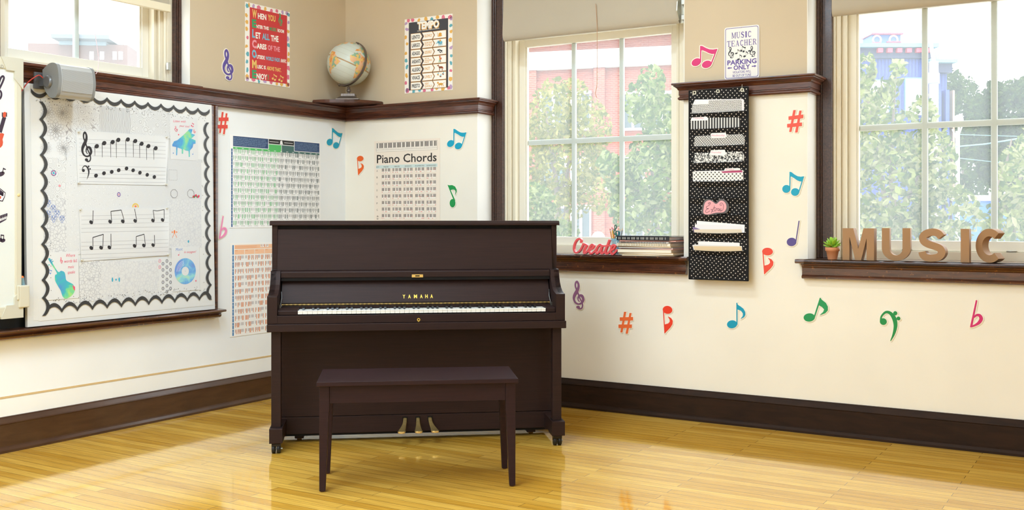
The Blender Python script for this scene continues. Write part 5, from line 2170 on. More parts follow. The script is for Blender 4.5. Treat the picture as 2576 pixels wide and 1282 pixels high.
sticker('eighth_note_drawing', 'small dark eighth note on the whiteboard under the guitar', b_note, M_PURK)


def b_acc(m):
    fill(m, [zw([(-30, 850), (4, 870), (44, 902), (40, 930), (24, 966), (-30, 955)])], NW, 0, 0)
    fill(m, [zw([(-30, 858), (3, 877), (39, 906), (35, 928), (20, 958), (-30, 948)])], NW + .0003, 0, 1)
    fill(m, [zw([(-30, 925), (14, 928), (10, 946), (-30, 946)])], NW + .0006, 0, 2)
    for i in range(6):
        x = -2 + i * 5.5
        stroke(m, zw([(x, 878 + i * 4), (x - 2, 912 + i * 3)]), .007, NW + .0006, 0)


sticker('accordion_drawing', 'dark outlined accordion picture on the whiteboard', b_acc, [M_PURK, mat('drawing white', (236, 236, 236), .4), M_GUIT])


def b_keys(m):
    fill(m, [zw([(-20, 1072), (20, 1058), (56, 1046), (48, 1092), (20, 1108), (-20, 1130)])], NW, 0, 0)
    for i in range(5):
        x = -6 + i * 12
        fill(m, [zw([(x, 1072 - i * 4.5), (x + 9, 1068 - i * 4.5), (x + 5, 1104 - i * 5), (x - 4, 1110 - i * 5)])], NW + .0003, 0, 1)
        stroke(m, zw([(x + 10, 1066 - i * 4.5), (x + 8, 1086 - i * 4.5)]), .008, NW + .0006, 0)


sticker('keyboard_drawing', 'curved piano keyboard picture on the whiteboard', b_keys, [M_PURK, mat('drawing white', (236, 236, 236), .4)])


def b_bn(m):
    for x, y in ((6, 1234), (26, 1238)):
        disc(m, zw([(x, y)])[0], .013, .009, NW, 0, 10, 20)
    stroke(m, zw([(11, 1232), (12, 1196)]), .004, NW, 0)
    stroke(m, zw([(30, 1236), (31, 1200)]), .004, NW, 0)
    fill(m, [zw([(11, 1195), (33, 1198), (33, 1206), (11, 1204)])], NW, 0, 0)


sticker('beamed_notes_drawing', 'small dark beamed notes at the bottom of the whiteboard drawings', b_bn, M_PURK)

# ------------------------------------------------------------------ loudspeaker on the rail
SP = thing('loudspeaker', 'silver wall loudspeaker on a bracket above the bulletin board', 'loudspeaker', None)
M_SIL = mat('silver plastic', (186, 187, 186), .38, .5, .35)
M_SILD = mat('grey end cap', (140, 142, 142), .4, .5, .3)


def sp_grille():
    m = mat('metal grille', (168, 169, 168), .45, .4, .4)
    t = NT(m)
    wv = t.n('ShaderNodeTexWave', bands_direction='Z')
    wv.inputs['Scale'].default_value = 90
    t.l(t.coord(), wv.inputs['Vector'])
    t.base(t.ramp(wv.outputs['Fac'], [(.2, S(146, 147, 146)), (.8, S(186, 187, 186))]))
    return m


# cross section in (x out from wall, z); body runs along y
sec = [(.085, 1.93), (.10, 1.83), (.15, 1.775), (.190, 1.768), (.214, 1.778), (.228, 1.81), (.236, 1.865), (.228, 1.925), (.212, 1.955), (.18, 1.965), (.14, 1.960)]
y0s, y1s = -2.445, -2.228
sec = catmull([(.085 + (x - .085) * .87, 1.965 - (1.965 - z_) * .88) for x, z_ in sec + sec[:1]], 4)[:-1]
MB().prism(sec, 'y', y0s + .016, y1s - .012, 0).build('body', M_SIL, SP, bevel=.006)
g = [(.085 + (x - .085) * .87 + .001, 1.965 - (1.965 - z_) * .88) for x, z_ in [(.229, 1.802), (.2375, 1.865), (.2305, 1.930), (.222, 1.930), (.224, 1.865), (.218, 1.802)]]
MB().prism(g, 'y', y0s + .024, y1s - .018, 0, False).build('grille', sp_grille(), SP)
c_ = (sum(p[0] for p in sec) / len(sec), sum(p[1] for p in sec) / len(sec))
for a, b in ((y0s, y0s + .018), (y1s - .014, y1s)):
    s2 = [(c_[0] + (x - c_[0]) * 1.03, c_[1] + (z - c_[1]) * 1.03) for x, z in sec]
    MB().prism(s2, 'y', a, b).build('end_cap', M_SILD, SP, bevel=.005)
MB().tube([(.135, y0s - .014, 1.872), (.135, y0s - .010, 1.872), (.135, y0s + .002, 1.872)], [.026, .032, .033], 24).build('bracket_knob', mat('knob grey', (110, 112, 114), .3, .5, .4), SP)
m = MB().box(.052, .13, y0s - .006, y0s - .001, 1.852, 1.892)
m.box(.050, .062, y0s - .03, y0s + .03, 1.84, 1.925)
m.build('bracket', mat('bracket grey', (96, 96, 98), .4, .5, .4), SP, bevel=.002)
cb = MB().tube(catmull([(.100, y0s - .0085, 1.893), (.096, y0s - .026, 1.905), (.085, y0s - .045, 1.893), (.070, y0s - .075, 1.862), (.052, y0s - .11, 1.80), (.036, y0s - .15, 1.745), (.030, y0s - .19, 1.70)], 5), .0032, 6)
o = cb.build('speaker_cable', mat('red cable', (176, 62, 52), .5))
tag(o, 'red cable running from the loudspeaker down behind the whiteboard', 'cable')
pts = [at(231, -40, 5.62), at(232, 20, 5.6), at(237, 70, 5.58), at(244, 115, 5.56), at(248, 150, 5.54), at(246, 176, 5.50), at(241, 186, 5.47)]
o = MB().tube(catmull(pts, 5), .0016, 6).build('thin_wire', mat('pinkish wire', (226, 196, 200), .5))
tag(o, 'thin pinkish wire dropping past the upper window to the loudspeaker', 'wire')

# ------------------------------------------------------------------ hanging pocket organizer
FP = Frame((0, -.066, 0), (1, 0, 0), (0, 0, 1))
X0, Z1 = FP.px(1733, 228)
X1 = FP.px(1882, 450)[0]
Z0 = FP.px(1810, 704)[1]


def dots_mat():
    m = mat('black cloth with white dots', (30, 29, 30), .75, .2)
    t = NT(m)
    v = t.coord((1 / .0185, 1 / .0185, 0), (0, 0, math.radians(52)))
    fr = t.n('ShaderNodeVectorMath', operation='FRACTION')
    t.l(v, fr.inputs[0])
    sb = t.n('ShaderNodeVectorMath', operation='SUBTRACT')
    t.l(fr.outputs[0], sb.inputs[0])
    sb.inputs[1].default_value = (.5, .5, 0)
    ln = t.n('ShaderNodeVectorMath', operation='LENGTH')
    t.l(sb.outputs[0], ln.inputs[0])
    f = t.math('LESS_THAN', ln.outputs['Value'], .155)
    t.base(t.mix(f, S(30, 29, 30), S(236, 226, 216)))
    return m


M_DOT = dots_mat()
M_TRIM = mat('black binding', (22, 21, 22), .7, .2)
PO = thing('pocket_organizer', 'black hanging pocket chart with white polka dots on the pier between the windows', 'pocket organizer', FP.m())
MB().box(X0, X1, Z0, Z1, -.006, 0).build('backing', M_DOT, PO)
m = MB()
for a, b, c, d in ((X0 - .002, X0 + .007, Z0, Z1), (X1 - .007, X1 + .002, Z0, Z1), (X0, X1, Z0 - .002, Z0 + .006), (X0, X1, Z1 - .004, Z1 + .001)):
    m.box(a, b, c, d, -.007, .002)
m.build('binding', M_TRIM, PO, bevel=.001)
# pockets, top edges read down the chart
tops = [282, 322, 366, 408, 455, 497, 540, 584, 629]
zt_ = [FP.px(1808, v)[1] for v in tops]
zbm = FP.px(1808, 640)[1]
for i, z in enumerate(zt_):
    lo = (zt_[i + 1] - .006) if i + 1 < len(zt_) else zbm
    lo = z - .034
    dp = .007 if i < 7 else .014
    m = MB()
    K = 10
    vs = []
    for j in range(K + 1):
        t = j / K
        x = X0 + .012 + (X1 - X0 - .024) * t
        bul = math.sin(PI * t) ** .6
        sag = -.006 * math.sin(PI * t) if i >= 7 else -.002 * math.sin(PI * t)
        vs += [(x, lo, .0012), (x, lo + .012, .0062), (x, (lo + z) / 2, .0070 + dp * .5 * bul), (x, z + sag, .0078 + dp * bul * .75)]
    fs = []
    for j in range(K):
        for r_ in range(3):
            a = j * 4 + r_
            fs.append((a, a + 4, a + 5, a + 1))
    m.add(vs, fs, 0, True)
    pk = m.build('pocket', M_DOT, PO)
    tp = [vs[j * 4 + 3] for j in range(K + 1)]
    MB().tube([(x, y - .001, zz + .0006) for x, y, zz in tp], .0014, 5).build('hem', M_TRIM, pk)
zs0, zs1 = FP.px(1808, 692)[1], FP.px(1808, 642)[1]
for i in range(3):
    a = X0 + .014 + (X1 - X0 - .028) * i / 3 + .003
    b = X0 + .014 + (X1 - X0 - .028) * (i + 1) / 3 - .003
    m = MB()
    vs = []
    for j in range(9):
        t = j / 8
        bl = math.sin(PI * t) ** .7
        vs += [(a + (b - a) * t, zs0, .0012 + .004 * bl), (a + (b - a) * t, zs1 - .010 * math.sin(PI * t), .003 + .013 * bl)]
    m.add(vs, [(j * 2, j * 2 + 2, j * 2 + 3, j * 2 + 1) for j in range(8)], 0, True)
    m.build('small_pocket', M_DOT, PO)
M_NICK = mat('nickel eyelet', (206, 200, 180), .3, .5, .9)
for i, (u, v) in enumerate(((1747, 233), (1806, 229), (1867, 226))):
    p, q = FP.px(u, v)
    m = MB()
    ring(m, (p, q), .0085, .0085, .005, .0012, 0, 16)
    if i == 0:
        for k in range(4):
            a = PI / 4 + PI / 2 * k
            ring(m, (p + .010 * math.cos(a), q + .010 * math.sin(a)), .0035, .0035, .0018, .0014, 0, 8)
    disc(m, (p, q), .0055, .0055, .0008, 1, 12)
    e = m.build('eyelet', [M_NICK, M_BLACK], PO)
    if i == 2:
        MB().tube([(p, q - .003, .004), (p + .001, q + .012, .006), (p + .001, q + .030, .004)], .0014, 6).build('hook', M_NICK, e)


def fold_mat(name, kind):
    m = mat(name, (230, 228, 222), .5, .3)
    t = NT(m)
    W1, K1 = S(238, 236, 232), S(34, 33, 36)
    if kind == 'stripe':
        wv = t.n('ShaderNodeTexWave', wave_profile='SIN')
        wv.inputs['Scale'].default_value = 19
        t.l(t.coord(), wv.inputs['Vector'])
        n2 = t.n('ShaderNodeTexWave', wave_profile='SIN')
        n2.inputs['Scale'].default_value = 38
        t.l(t.coord(), n2.inputs['Vector'])
        f = t.ramp(wv.outputs['Fac'], [(.48, (0, 0, 0, 1)), (.52, (1, 1, 1, 1))])
        g = t.ramp(n2.outputs['Fac'], [(.80, (0, 0, 0, 1)), (.86, (1, 1, 1, 1))])
        t.base(t.mix(t.math('MAXIMUM', f, g), W1, S(60, 58, 58)))
    elif kind == 'diag':
        wv = t.n('ShaderNodeTexWave', bands_direction='X')
        wv.inputs['Scale'].default_value = 52
        t.l(t.coord((1, 1, 1), (0, 0, math.radians(-42))), wv.inputs['Vector'])
        f = t.ramp(wv.outputs['Fac'], [(.66, (0, 0, 0, 1)), (.8, (1, 1, 1, 1))])
        vo = t.n('ShaderNodeTexVoronoi')
        vo.inputs['Randomness'].default_value = 0
        vo.inputs['Scale'].default_value = 95
        t.l(t.coord((1, 1, 0), (0, 0, math.radians(-42))), vo.inputs['Vector'])
        d = t.math('LESS_THAN', vo.outputs['Distance'], .27)
        t.base(t.mix(t.math('MAXIMUM', f, d), K1, W1))
    elif kind == 'floral':
        n = t.noise(t.coord((1, 1, .01)), 95, 2, .5, 1.2)
        t.base(t.ramp(n, [(.47, K1), (.53, W1)]))
    elif kind == 'damask':
        vo = t.n('ShaderNodeTexVoronoi', distance='MANHATTAN')
        vo.inputs['Randomness'].default_value = 0
        vo.inputs['Scale'].default_value = 46
        t.l(t.coord((1.3, 1, 0), (0, 0, math.radians(45))), vo.inputs['Vector'])
        f = t.math('SINE', t.math('MULTIPLY', vo.outputs['Distance'], 21))
        n = t.noise(t.coord((1, 1, .01)), 210, 2, .5)
        t.base(t.ramp(t.math('ADD', t.math('MULTIPLY', f, .38), n), [(.46, W1), (.60, S(58, 57, 60))]))
    else:
        vo = t.n('ShaderNodeTexVoronoi', distance='MANHATTAN')
        vo.inputs['Randomness'].default_value = 0
        vo.inputs['Scale'].default_value = 62
        t.l(t.coord((1, 1, 0), (0, 0, math.radians(45))), vo.inputs['Vector'])
        f = t.math('LESS_THAN', vo.outputs['Distance'], .34)
        t.base(t.mix(f, W1, S(66, 62, 62)))
    return m


M_TAB = mat('white folder tab', (244, 242, 238), .5)
M_PINK = mat('pink pen', (218, 62, 140), .5)


def tuck(P):
    """keep the hidden lower edge of a paper just below the pocket's top edge"""
    top = max(q for p, q in P)
    z = max([z for z in zt_ if z < top - .012] or [min(zt_)])
    return [(p, max(q, z - .024)) for p, q in P]


def folder(pts, art, tabpts, word, wa, wb, wh, label, n, back=None):
    """file folder standing in a pocket; outline read on the pocket chart's plane"""
    P = tuck([FP.px(u, v, n) for u, v in pts])
    t = thing('file_folder', label, 'file folder', FP.m(), 'file folders in the pocket organizer')
    m = MB()
    fill(m, [P], n, .0012)
    m.build('cover', fold_mat('folder ' + art, art), t)
    if back:
        m = MB()
        fill(m, [tuck([FP.px(u, v, n) for u, v in back])], n - .002, .0010)
        m.build('inner_sheets', mat('lilac white sheets', (232, 228, 232), .5), t)
    if tabpts:
        m = MB()
        fill(m, [[FP.px(u, v, n) for u, v in tabpts]], n + .0013, .0010)
        tb = m.build('tab', M_TAB, t)
        if word:
            m = MB()
            text(m, word, FP.px(*wa, n), FP.px(*wb, n), wh, 0, n + .0026, -.004, .12)
            m.build('handwriting', M_PINK, tb)
    return t


kz = 220 / 1085


def zp(*pts):
    return [(1700 + x * kz, 200 + y * kz) for x, y in pts]


zq = zp
folder(zp((200, 420), (204, 316), (408, 290), (415, 258), (800, 250), (815, 262), (822, 410)), 'damask', zp((212, 312), (238, 252), (410, 250), (408, 304)), 'l', zp((246, 288))[0], zp((250, 287))[0], .014,
       'damask patterned file folder in the top pocket of the organizer', .0036, zp((240, 400), (240, 248), (830, 240), (846, 256), (846, 400)))
folder(zp((182, 650), (186, 506), (400, 474), (770, 470), (800, 488), (806, 640)), 'stripe', zp((184, 512), (208, 446), (390, 444), (396, 506)), 'Tuesday', zp((218, 486))[0], zp((350, 486))[0], .010,
       'black and white striped file folder with a Tuesday tab', .0036)
folder(zp((222, 860), (240, 702), (820, 676), (856, 716), (856, 850)), 'diag', zp((432, 680), (446, 664), (620, 658), (634, 692), (616, 722), (444, 728)), 'Wednesday', zp((444, 704))[0], zp((612, 702))[0], .011,
       'black diagonally hatched file folder with a Wednesday tab', .0036)
folder(zp((216, 1070), (234, 912), (824, 892), (848, 935), (846, 1060)), 'floral', zp((428, 914), (436, 876), (610, 870), (622, 912), (606, 942), (440, 938)), 'Thursday', zp((440, 914))[0], zp((568, 912))[0], .010,
       'black and white floral file folder with a Thursday tab', .0036)
folder(zp((212, 1300), (212, 1140), (560, 1140), (590, 1160), (830, 1160), (842, 1290)), 'dotty', zp((600, 1128), (614, 1100), (796, 1098), (804, 1124)), 'Friday', zp((626, 1124))[0], zp((726, 1122))[0], .009,
       'white file folder with small flower checks and a Friday tab behind', .0036, zp((230, 1280), (230, 1136), (832, 1122), (842, 1280)))
o = MB()
fill(o, [[FP.px(u, v, .0028) for u, v in zp((500, 1142), (820, 1124), (828, 1150), (590, 1158))]], .0029, .0005)
o = o.build('coloured_paper', mat('magenta paper', (178, 66, 108), .5), mtx=FP.m())
tag(o, 'magenta paper edge showing inside the Friday folder', 'paper')


def paper(pts, n, col, label, tilt=0.0):
    m = MB()
    P = tuck([FP.px(u, v, n) for u, v in pts])
    fill(m, [P], n, .0006)
    o = m.build('loose_paper', mat('paper %s' % (col,), col, .5), mtx=FP.m())
    tag(o, label, 'paper', 'loose papers in the lower pockets')
    return o


ky = 220 / 1045


def zr(*pts):
    return [(1700 + x * ky, 450 + y * ky) for x, y in pts]


paper(zr((252, 720), (252, 498), (824, 546), (820, 720)), .0012, (240, 240, 244), 'tall white paper, rearmost in the upper paper pocket')
paper(zr((228, 720), (228, 540), (780, 556), (800, 600), (800, 720)), .0022, (232, 231, 238), 'white paper in the middle of the upper paper pocket')
paper(zr((230, 720), (200, 570), (240, 580), (320, 612), (316, 720)), .0032, (132, 112, 156), 'purple tinted paper leaning left in the upper paper pocket')
paper(zr((232, 720), (216, 604), (320, 600), (780, 600), (812, 720)), .0042, (228, 212, 188), 'cream paper with grass like lines, front of the upper paper pocket')
paper(zr((268, 930), (268, 742), (764, 762), (764, 930)), .0012, (238, 238, 242), 'white paper, rearmost in the lower paper pocket')
paper(zr((226, 930), (200, 788), (230, 782), (790, 800), (800, 930)), .0026, (226, 224, 224), 'grey white paper in the middle of the lower paper pocket')
paper(zr((232, 930), (212, 800), (780, 806), (806, 930)), .0042, (226, 200, 160), 'tan paper with fine lines, front of the lower paper pocket')

kx2 = ky
EX = thing('name_tag', 'pink handwritten Extras tag on a grey card in the pocket organizer', 'tag', FP.m())
c = [FP.px(u, v, .015) for u, v in zr((305, 410), (312, 350), (340, 260), (380, 238), (430, 250), (485, 280), (520, 240), (560, 238), (610, 268), (636, 320), (632, 372), (600, 408), (520, 415), (440, 428), (360, 430))]
m = MB()
fill(m, [catmull(c + c[:1], 4)[:-1]], .0142, .0012)
m.build('card', mat('grey card', (92, 88, 90), .5), EX)
c = [FP.px(u, v, .015) for u, v in zr((330, 400), (334, 352), (352, 280), (400, 254), (440, 270), (484, 298), (530, 262), (570, 264), (600, 300), (604, 350), (570, 395), (480, 402), (400, 422), (350, 420))]
m = MB()
fill(m, [catmull(c + c[:1], 4)[:-1]], .0155, .0010)
m.build('pink_face', mat('soft pink card', (236, 168, 176), .5), EX)
m = MB()
for ln in (((412, 285), (395, 300), (388, 290), (405, 278), (416, 292), (395, 318), (368, 330), (370, 350), (395, 352), (372, 362), (356, 385), (372, 402), (410, 380)),
           ((418, 362), (432, 364), (440, 390), (453, 388)), ((450, 352), (436, 378), (424, 408)), ((462, 318), (459, 370), (467, 384), (478, 376)), ((447, 346), (480, 341)),
           ((480, 352), (483, 384)), ((483, 364), (491, 351), (500, 354)), ((522, 356), (508, 352), (501, 370), (511, 382), (521, 366), (522, 354), (526, 382)),
           ((546, 352), (534, 360), (544, 372), (534, 384), (524, 380)), ((534, 384), (562, 372), (572, 320), (556, 288), (535, 290), (530, 310), (545, 315), (548, 302))):
    P = [FP.px(u, v, .015) for u, v in zr(*ln)]
    stroke(m, catmull(P, 4), .0022, .0168, 0)
m.build('handwriting', mat('dark pen', (60, 40, 50), .5), EX)

# ------------------------------------------------------------------ right window sill
SZ = .953
M_KRAFT = plaster('kraft cardboard', (166, 128, 92), .05)


def ribbon(pts, w, butt=True):
    P = [Vector(p) for p in pts]
    Lf, Rt = [], []
    for i, p in enumerate(P):
        d = (P[min(len(P) - 1, i + 1)] - P[max(0, i - 1)]).normalized()
        n = Vector((-d.y, d.x)) * w / 2
        Lf.append(tuple(p + n))
        Rt.append(tuple(p - n))
    return Lf + Rt[::-1]


LH, LT = .170, .048
lw = .042


def arcp(cx, cy, rx, ry, a0, a1, n=22):
    return [(cx + rx * math.cos(math.radians(a0 + (a1 - a0) * i / n)), cy + ry * math.sin(math.radians(a0 + (a1 - a0) * i / n))) for i in range(n + 1)]


GLY = {
    'M': [(0, 0), (0, LH), (.058, LH), (.084, .060), (.111, LH), (.167, LH), (.167, 0), (.128, 0), (.128, .118), (.099, 0), (.068, 0), (.037, .126), (.037, 0)],
    'U': [(0, LH), (.039, LH)] + arcp(.071, .062, .032, .035, 180, 360, 16) + [(.103, LH), (.142, LH)] + arcp(.071, .064, .071, .066, 360, 180, 24)[0:],
    'S': ribbon(catmull([(.020, .050), (.026, .032), (.045, .0195), (.074, .0185), (.103, .026), (.117, .047), (.108, .068), (.080, .080), (.050, .090), (.029, .104), (.024, .126), (.040, .144), (.070, .152), (.098, .146), (.115, .128)], 5), .037),
    'I': [(0, 0), (.040, 0), (.040, LH), (0, LH)],
    'C': ribbon(arcp(.078, .084, .060, .0665, 48, 312, 36), .038),
}
for ch, x, y, rz, lab in (('M', 3.508, -.030, -4, 'brown cardboard letter M, first of the word on the right window sill'), ('U', 3.709, -.018, 3, 'brown cardboard letter U between the M and the S'),
                          ('S', 3.893, -.035, -6, 'brown cardboard letter S in the middle of the word on the sill'), ('I', 4.098, -.036, -3, 'brown cardboard letter I between the S and the C'),
                          ('C', 4.160, .030, -30, 'brown cardboard letter C, last of the word and turned toward the left')):
    m = MB()
    fill(m, [GLY[ch]], 0, LT, 0)
    mx = T(x, y, SZ, math.radians(rz)) @ Matrix.Rotation(PI / 2, 4, 'X') @ Matrix.Translation((0, 0, -LT))
    z0_ = min(v[1] for v in m.v)
    mx = mx @ Matrix.Translation((0, -z0_, 0))
    o = m.build('cardboard_letter', M_KRAFT, mtx=mx)
    tag(o, lab, 'letter', 'cardboard letters on the sill')

PL = thing('potted_succulent', 'small bright green succulent in a terracotta pot left of the cardboard letters', 'plant', T(3.447, .000, SZ))
m = MB().lathe([(.024, 0), (.033, .044), (.0375, .046), (.0385, .066), (.033, .066), (.031, .055)], 28)
m.build('pot', plaster('terracotta', (206, 138, 98), .08), PL)
MB().lathe([(.001, .0), (.031, .0)], 20, (0, 0, .056)).build('soil', mat('dark soil', (70, 50, 38), .9), PL)
M_LEAF = mat('succulent leaf', (150, 196, 60), .4, .4)
M_LEAF.node_tree.nodes['Principled BSDF'].inputs['Subsurface Weight'].default_value = .0
r = random.Random(5)
for i in range(20):
    an = 2.4 * i
    el = math.radians(78 - i * 3.4)
    L = .030 + .010 * r.random() + (.008 if i > 9 else 0)
    d = Vector((math.cos(an) * math.cos(el), math.sin(an) * math.cos(el), math.sin(el)))
    m = MB()
    m.ball((0, 0, 0), 1, 6, 0, (.0105, .0042, L / 2))
    q = d.to_track_quat('Z', 'Y').to_matrix().to_4x4()
    m.xform(Matrix.Translation(Vector((0, 0, .060)) + d * (L * .5 + .012 + .0008 * (20 - i))) @ q)
    m.build('leaf', M_LEAF, PL)

# ------------------------------------------------------------------ middle window sill
CR = thing('create_sign', 'coral red script sign reading Create standing on the middle sill', 'sign', None)
fc = Frame((0, -.042, 0), (1, 0, 0), (0, 0, 1))
kc = 380 / 2576
zcr = lambda x, y: fc.px(1380 + x * kc, 540 + y * kc)


def pen(pts, r):
    P = [zcr(x, y) for x, y in pts]
    P = catmull(P, 6)
    n = len(P)
    return [(x, y, r) for x, y in P]


x0_, z0_ = zcr(405, 690)
x1_, z1_ = zcr(1160, 400)
strokes = [
    ([(545, 470), (550, 430), (515, 412), (470, 440), (435, 510), (425, 590), (450, 645), (500, 640), (545, 590), (585, 510), (600, 500)], .0052),
    ([(585, 500), (640, 520), (625, 560), (598, 610), (600, 655), (635, 650), (680, 600)], .0058),
    ([(680, 600), (735, 580), (765, 530), (735, 512), (700, 550), (685, 610), (705, 660), (750, 655), (800, 600)], .0056),
    ([(905, 530), (870, 515), (825, 560), (800, 630), (825, 665), (870, 620), (905, 540), (885, 630), (905, 665), (950, 630), (985, 560)], .0056),
    ([(1030, 440), (1000, 520), (965, 610), (970, 660), (1010, 660), (1050, 610)], .0058),
    ([(925, 540), (985, 530), (1035, 530)], .0042),
    ([(1050, 610), (1100, 585), (1128, 535), (1095, 520), (1062, 570), (1055, 640), (1085, 675), (1130, 640), (1158, 605)], .0056),
]
pr = []
for pts, r_ in strokes:
    pr.append(('c', [(x - x0_, y - z0_, rr) for x, y, rr in pen(pts, r_)]))
ww, hh = x1_ - x0_, z1_ - z0_
m = MB()
lp = shape_loops(pr, ww, hh, 0, 150, .01)
fill(m, lp, 0, .017)
zmin = min(v[1] for v in m.v)
CR.matrix_basis = Matrix.Translation((x0_, -.042 + .017, SZ)) @ Matrix.Rotation(PI / 2, 4, 'X') @ Matrix.Translation((0, -zmin, 0))
m.build('script_word', mat('coral paint', (236, 92, 96), .35, .5), CR)
m = MB()
fill(m, lp, -.0045, .004)
m.build('pale_back', mat('pale pink edge', (246, 206, 214), .4), CR)

jx, jy = 2.121, .055
JR = thing('pencil_jar', 'clear blue glass jar holding pencils behind the coral sign', 'jar', T(jx, jy, SZ))
mg = bpy.data.materials.new('pale blue glass')
mg.use_nodes = True
b_ = mg.node_tree.nodes['Principled BSDF']
b_.inputs['Base Color'].default_value = S(170, 222, 236)
b_.inputs['Roughness'].default_value = .05
b_.inputs['Alpha'].default_value = .45
MB().lathe([(.030, 0), (.037, .003), (.038, .074), (.034, .084), (.033, .098), (.035, .100)], 24).build('glass', mg, JR)
m = MB()
m.lathe([(.0355, .085), (.0375, .087), (.0375, .090), (.0355, .092)], 24)
m.lathe([(.0355, .093), (.0375, .095), (.0355, .097)], 24)
m.build('screw_rim', mg, JR)
r = random.Random(8)
pens = [(-1.0, .45, (196, 140, 60), 'ochre pencil with a red eraser leaning left in the glass jar', 0), (-.72, .55, (222, 170, 60), 'yellow pencil with a pink eraser leaning left in the glass jar', 0),
        (-.42, .3, (190, 110, 70), 'brown pencil standing near the middle of the glass jar', 0), (.42, .2, (70, 150, 200), 'blue pencil standing point up in the right half of the glass jar', 1),
        (.62, .1, (60, 130, 190), 'darker blue pencil beside the blue one in the glass jar', 1), (.30, .6, (210, 110, 90), 'coral pencil point up behind the blue pencils', 1),
        (.98, .2, (130, 134, 142), 'thin grey pencil leaning furthest right in the glass jar', 1)]
for i, (lx, ly, col, lab, pt) in enumerate(pens):
    Lp = .155 + .010 * r.random()
    a = Vector((jx + lx * .012, jy + ly * .012 - .004, SZ + .006))
    b = a + Vector((lx * .034, ly * .012, 1 * Lp)).normalized() * Lp
    t = thing('pencil', lab, 'pencil', None, 'pencils in the glass jar')
    d = b - a
    MB().tube([a, a + d * .88], .0038, 6).build('shaft', mat('pencil %s' % (col,), col, .4), t)
    if pt:
        MB().tube([a + d * .88, a + d * .985], [.0038, .0008], 6).build('tip', mat('pencil wood', (214, 176, 130), .6), t)
    else:
        MB().tube([a + d * .88, a + d * .93], .0040, 8).build('ferrule', M_STEEL, t)
        MB().tube([a + d * .93, a + d * .985], .0036, 8).build('eraser', mat('pink eraser', (206, 90, 100), .6), t)
fj = Frame((0, .040, 0), (1, 0, 0), (0, 0, 1))
pt_ = [fj.px(1380 + x * kc, 540 + y * kc) for x, y in ((1130, 470), (1135, 400), (1150, 345), (1195, 340), (1205, 300), (1170, 278), (1140, 310), (1165, 345), (1190, 352))]
pt2 = [fj.px(1380 + x * kc, 540 + y * kc) for x, y in ((1150, 350), (1115, 310), (1125, 260), (1160, 220), (1150, 180), (1130, 185), (1130, 230), (1150, 290), (1165, 350), (1140, 372))]
m = MB()
for P in (pt_[3:], pt2, [pt2[-1], (pt2[-1][0] - .002, SZ + .012)]):
    C = catmull(P, 5)
    m.tube([(x, .040, z) for x, z in C], .0034, 8)
o = m.build('treble_clef_pencil', mat('dark green flexible pencil', (40, 108, 90), .4))
tag(o, 'dark green bendy pencil twisted into a treble clef in the glass jar', 'pencil')

# stack of books, bottom to top: (x0, x1, y0, y1, thick, rz, cover, pages, label, style)
BK = [
    (2.215, 2.545, -.065, .16, .007, 2, (214, 196, 160), (236, 226, 206), 'thin pale booklet at the very bottom of the stack of books', 0),
    (2.195, 2.560, -.060, .18, .012, -4, (206, 164, 96), (232, 222, 206), 'tan covered book second from the bottom of the stack', 0),
    (2.185, 2.530, -.062, .16, .018, 1.5, (232, 222, 196), (238, 232, 216), 'thick cream book third from the bottom of the stack', 1),
    (2.200, 2.550, -.050, .18, .006, -3, (196, 80, 76), (236, 228, 216), 'thin red booklet under the wire bound books', 0),
    (2.190, 2.540, -.058, .16, .007, 1, (60, 56, 88), (238, 232, 222), 'thin dark blue booklet under the wire bound books', 0),
    (2.180, 2.535, -.055, .17, .006, -2, (224, 182, 116), (238, 230, 216), 'thin orange tan booklet just under the wire bound books', 0),
    (2.176, 2.520, -.058, .17, .016, 2, (238, 230, 208), (242, 236, 222), 'cream wire bound music book with gold coils', 2),
    (2.186, 2.520, -.050, .19, .010, -2, (70, 56, 96), (236, 230, 224), 'dark purple wire bound music book with black coils', 3),
    (2.192, 2.550, -.052, .18, .006, 3, (206, 84, 58), (238, 232, 224), 'thin red orange booklet under the black keyboard binder', 0),
    (2.180, 2.520, -.060, .18, .027, 0, (44, 46, 50), (214, 214, 210), 'black binder with a piano key pattern on top of the stack', 4),
]
z = SZ
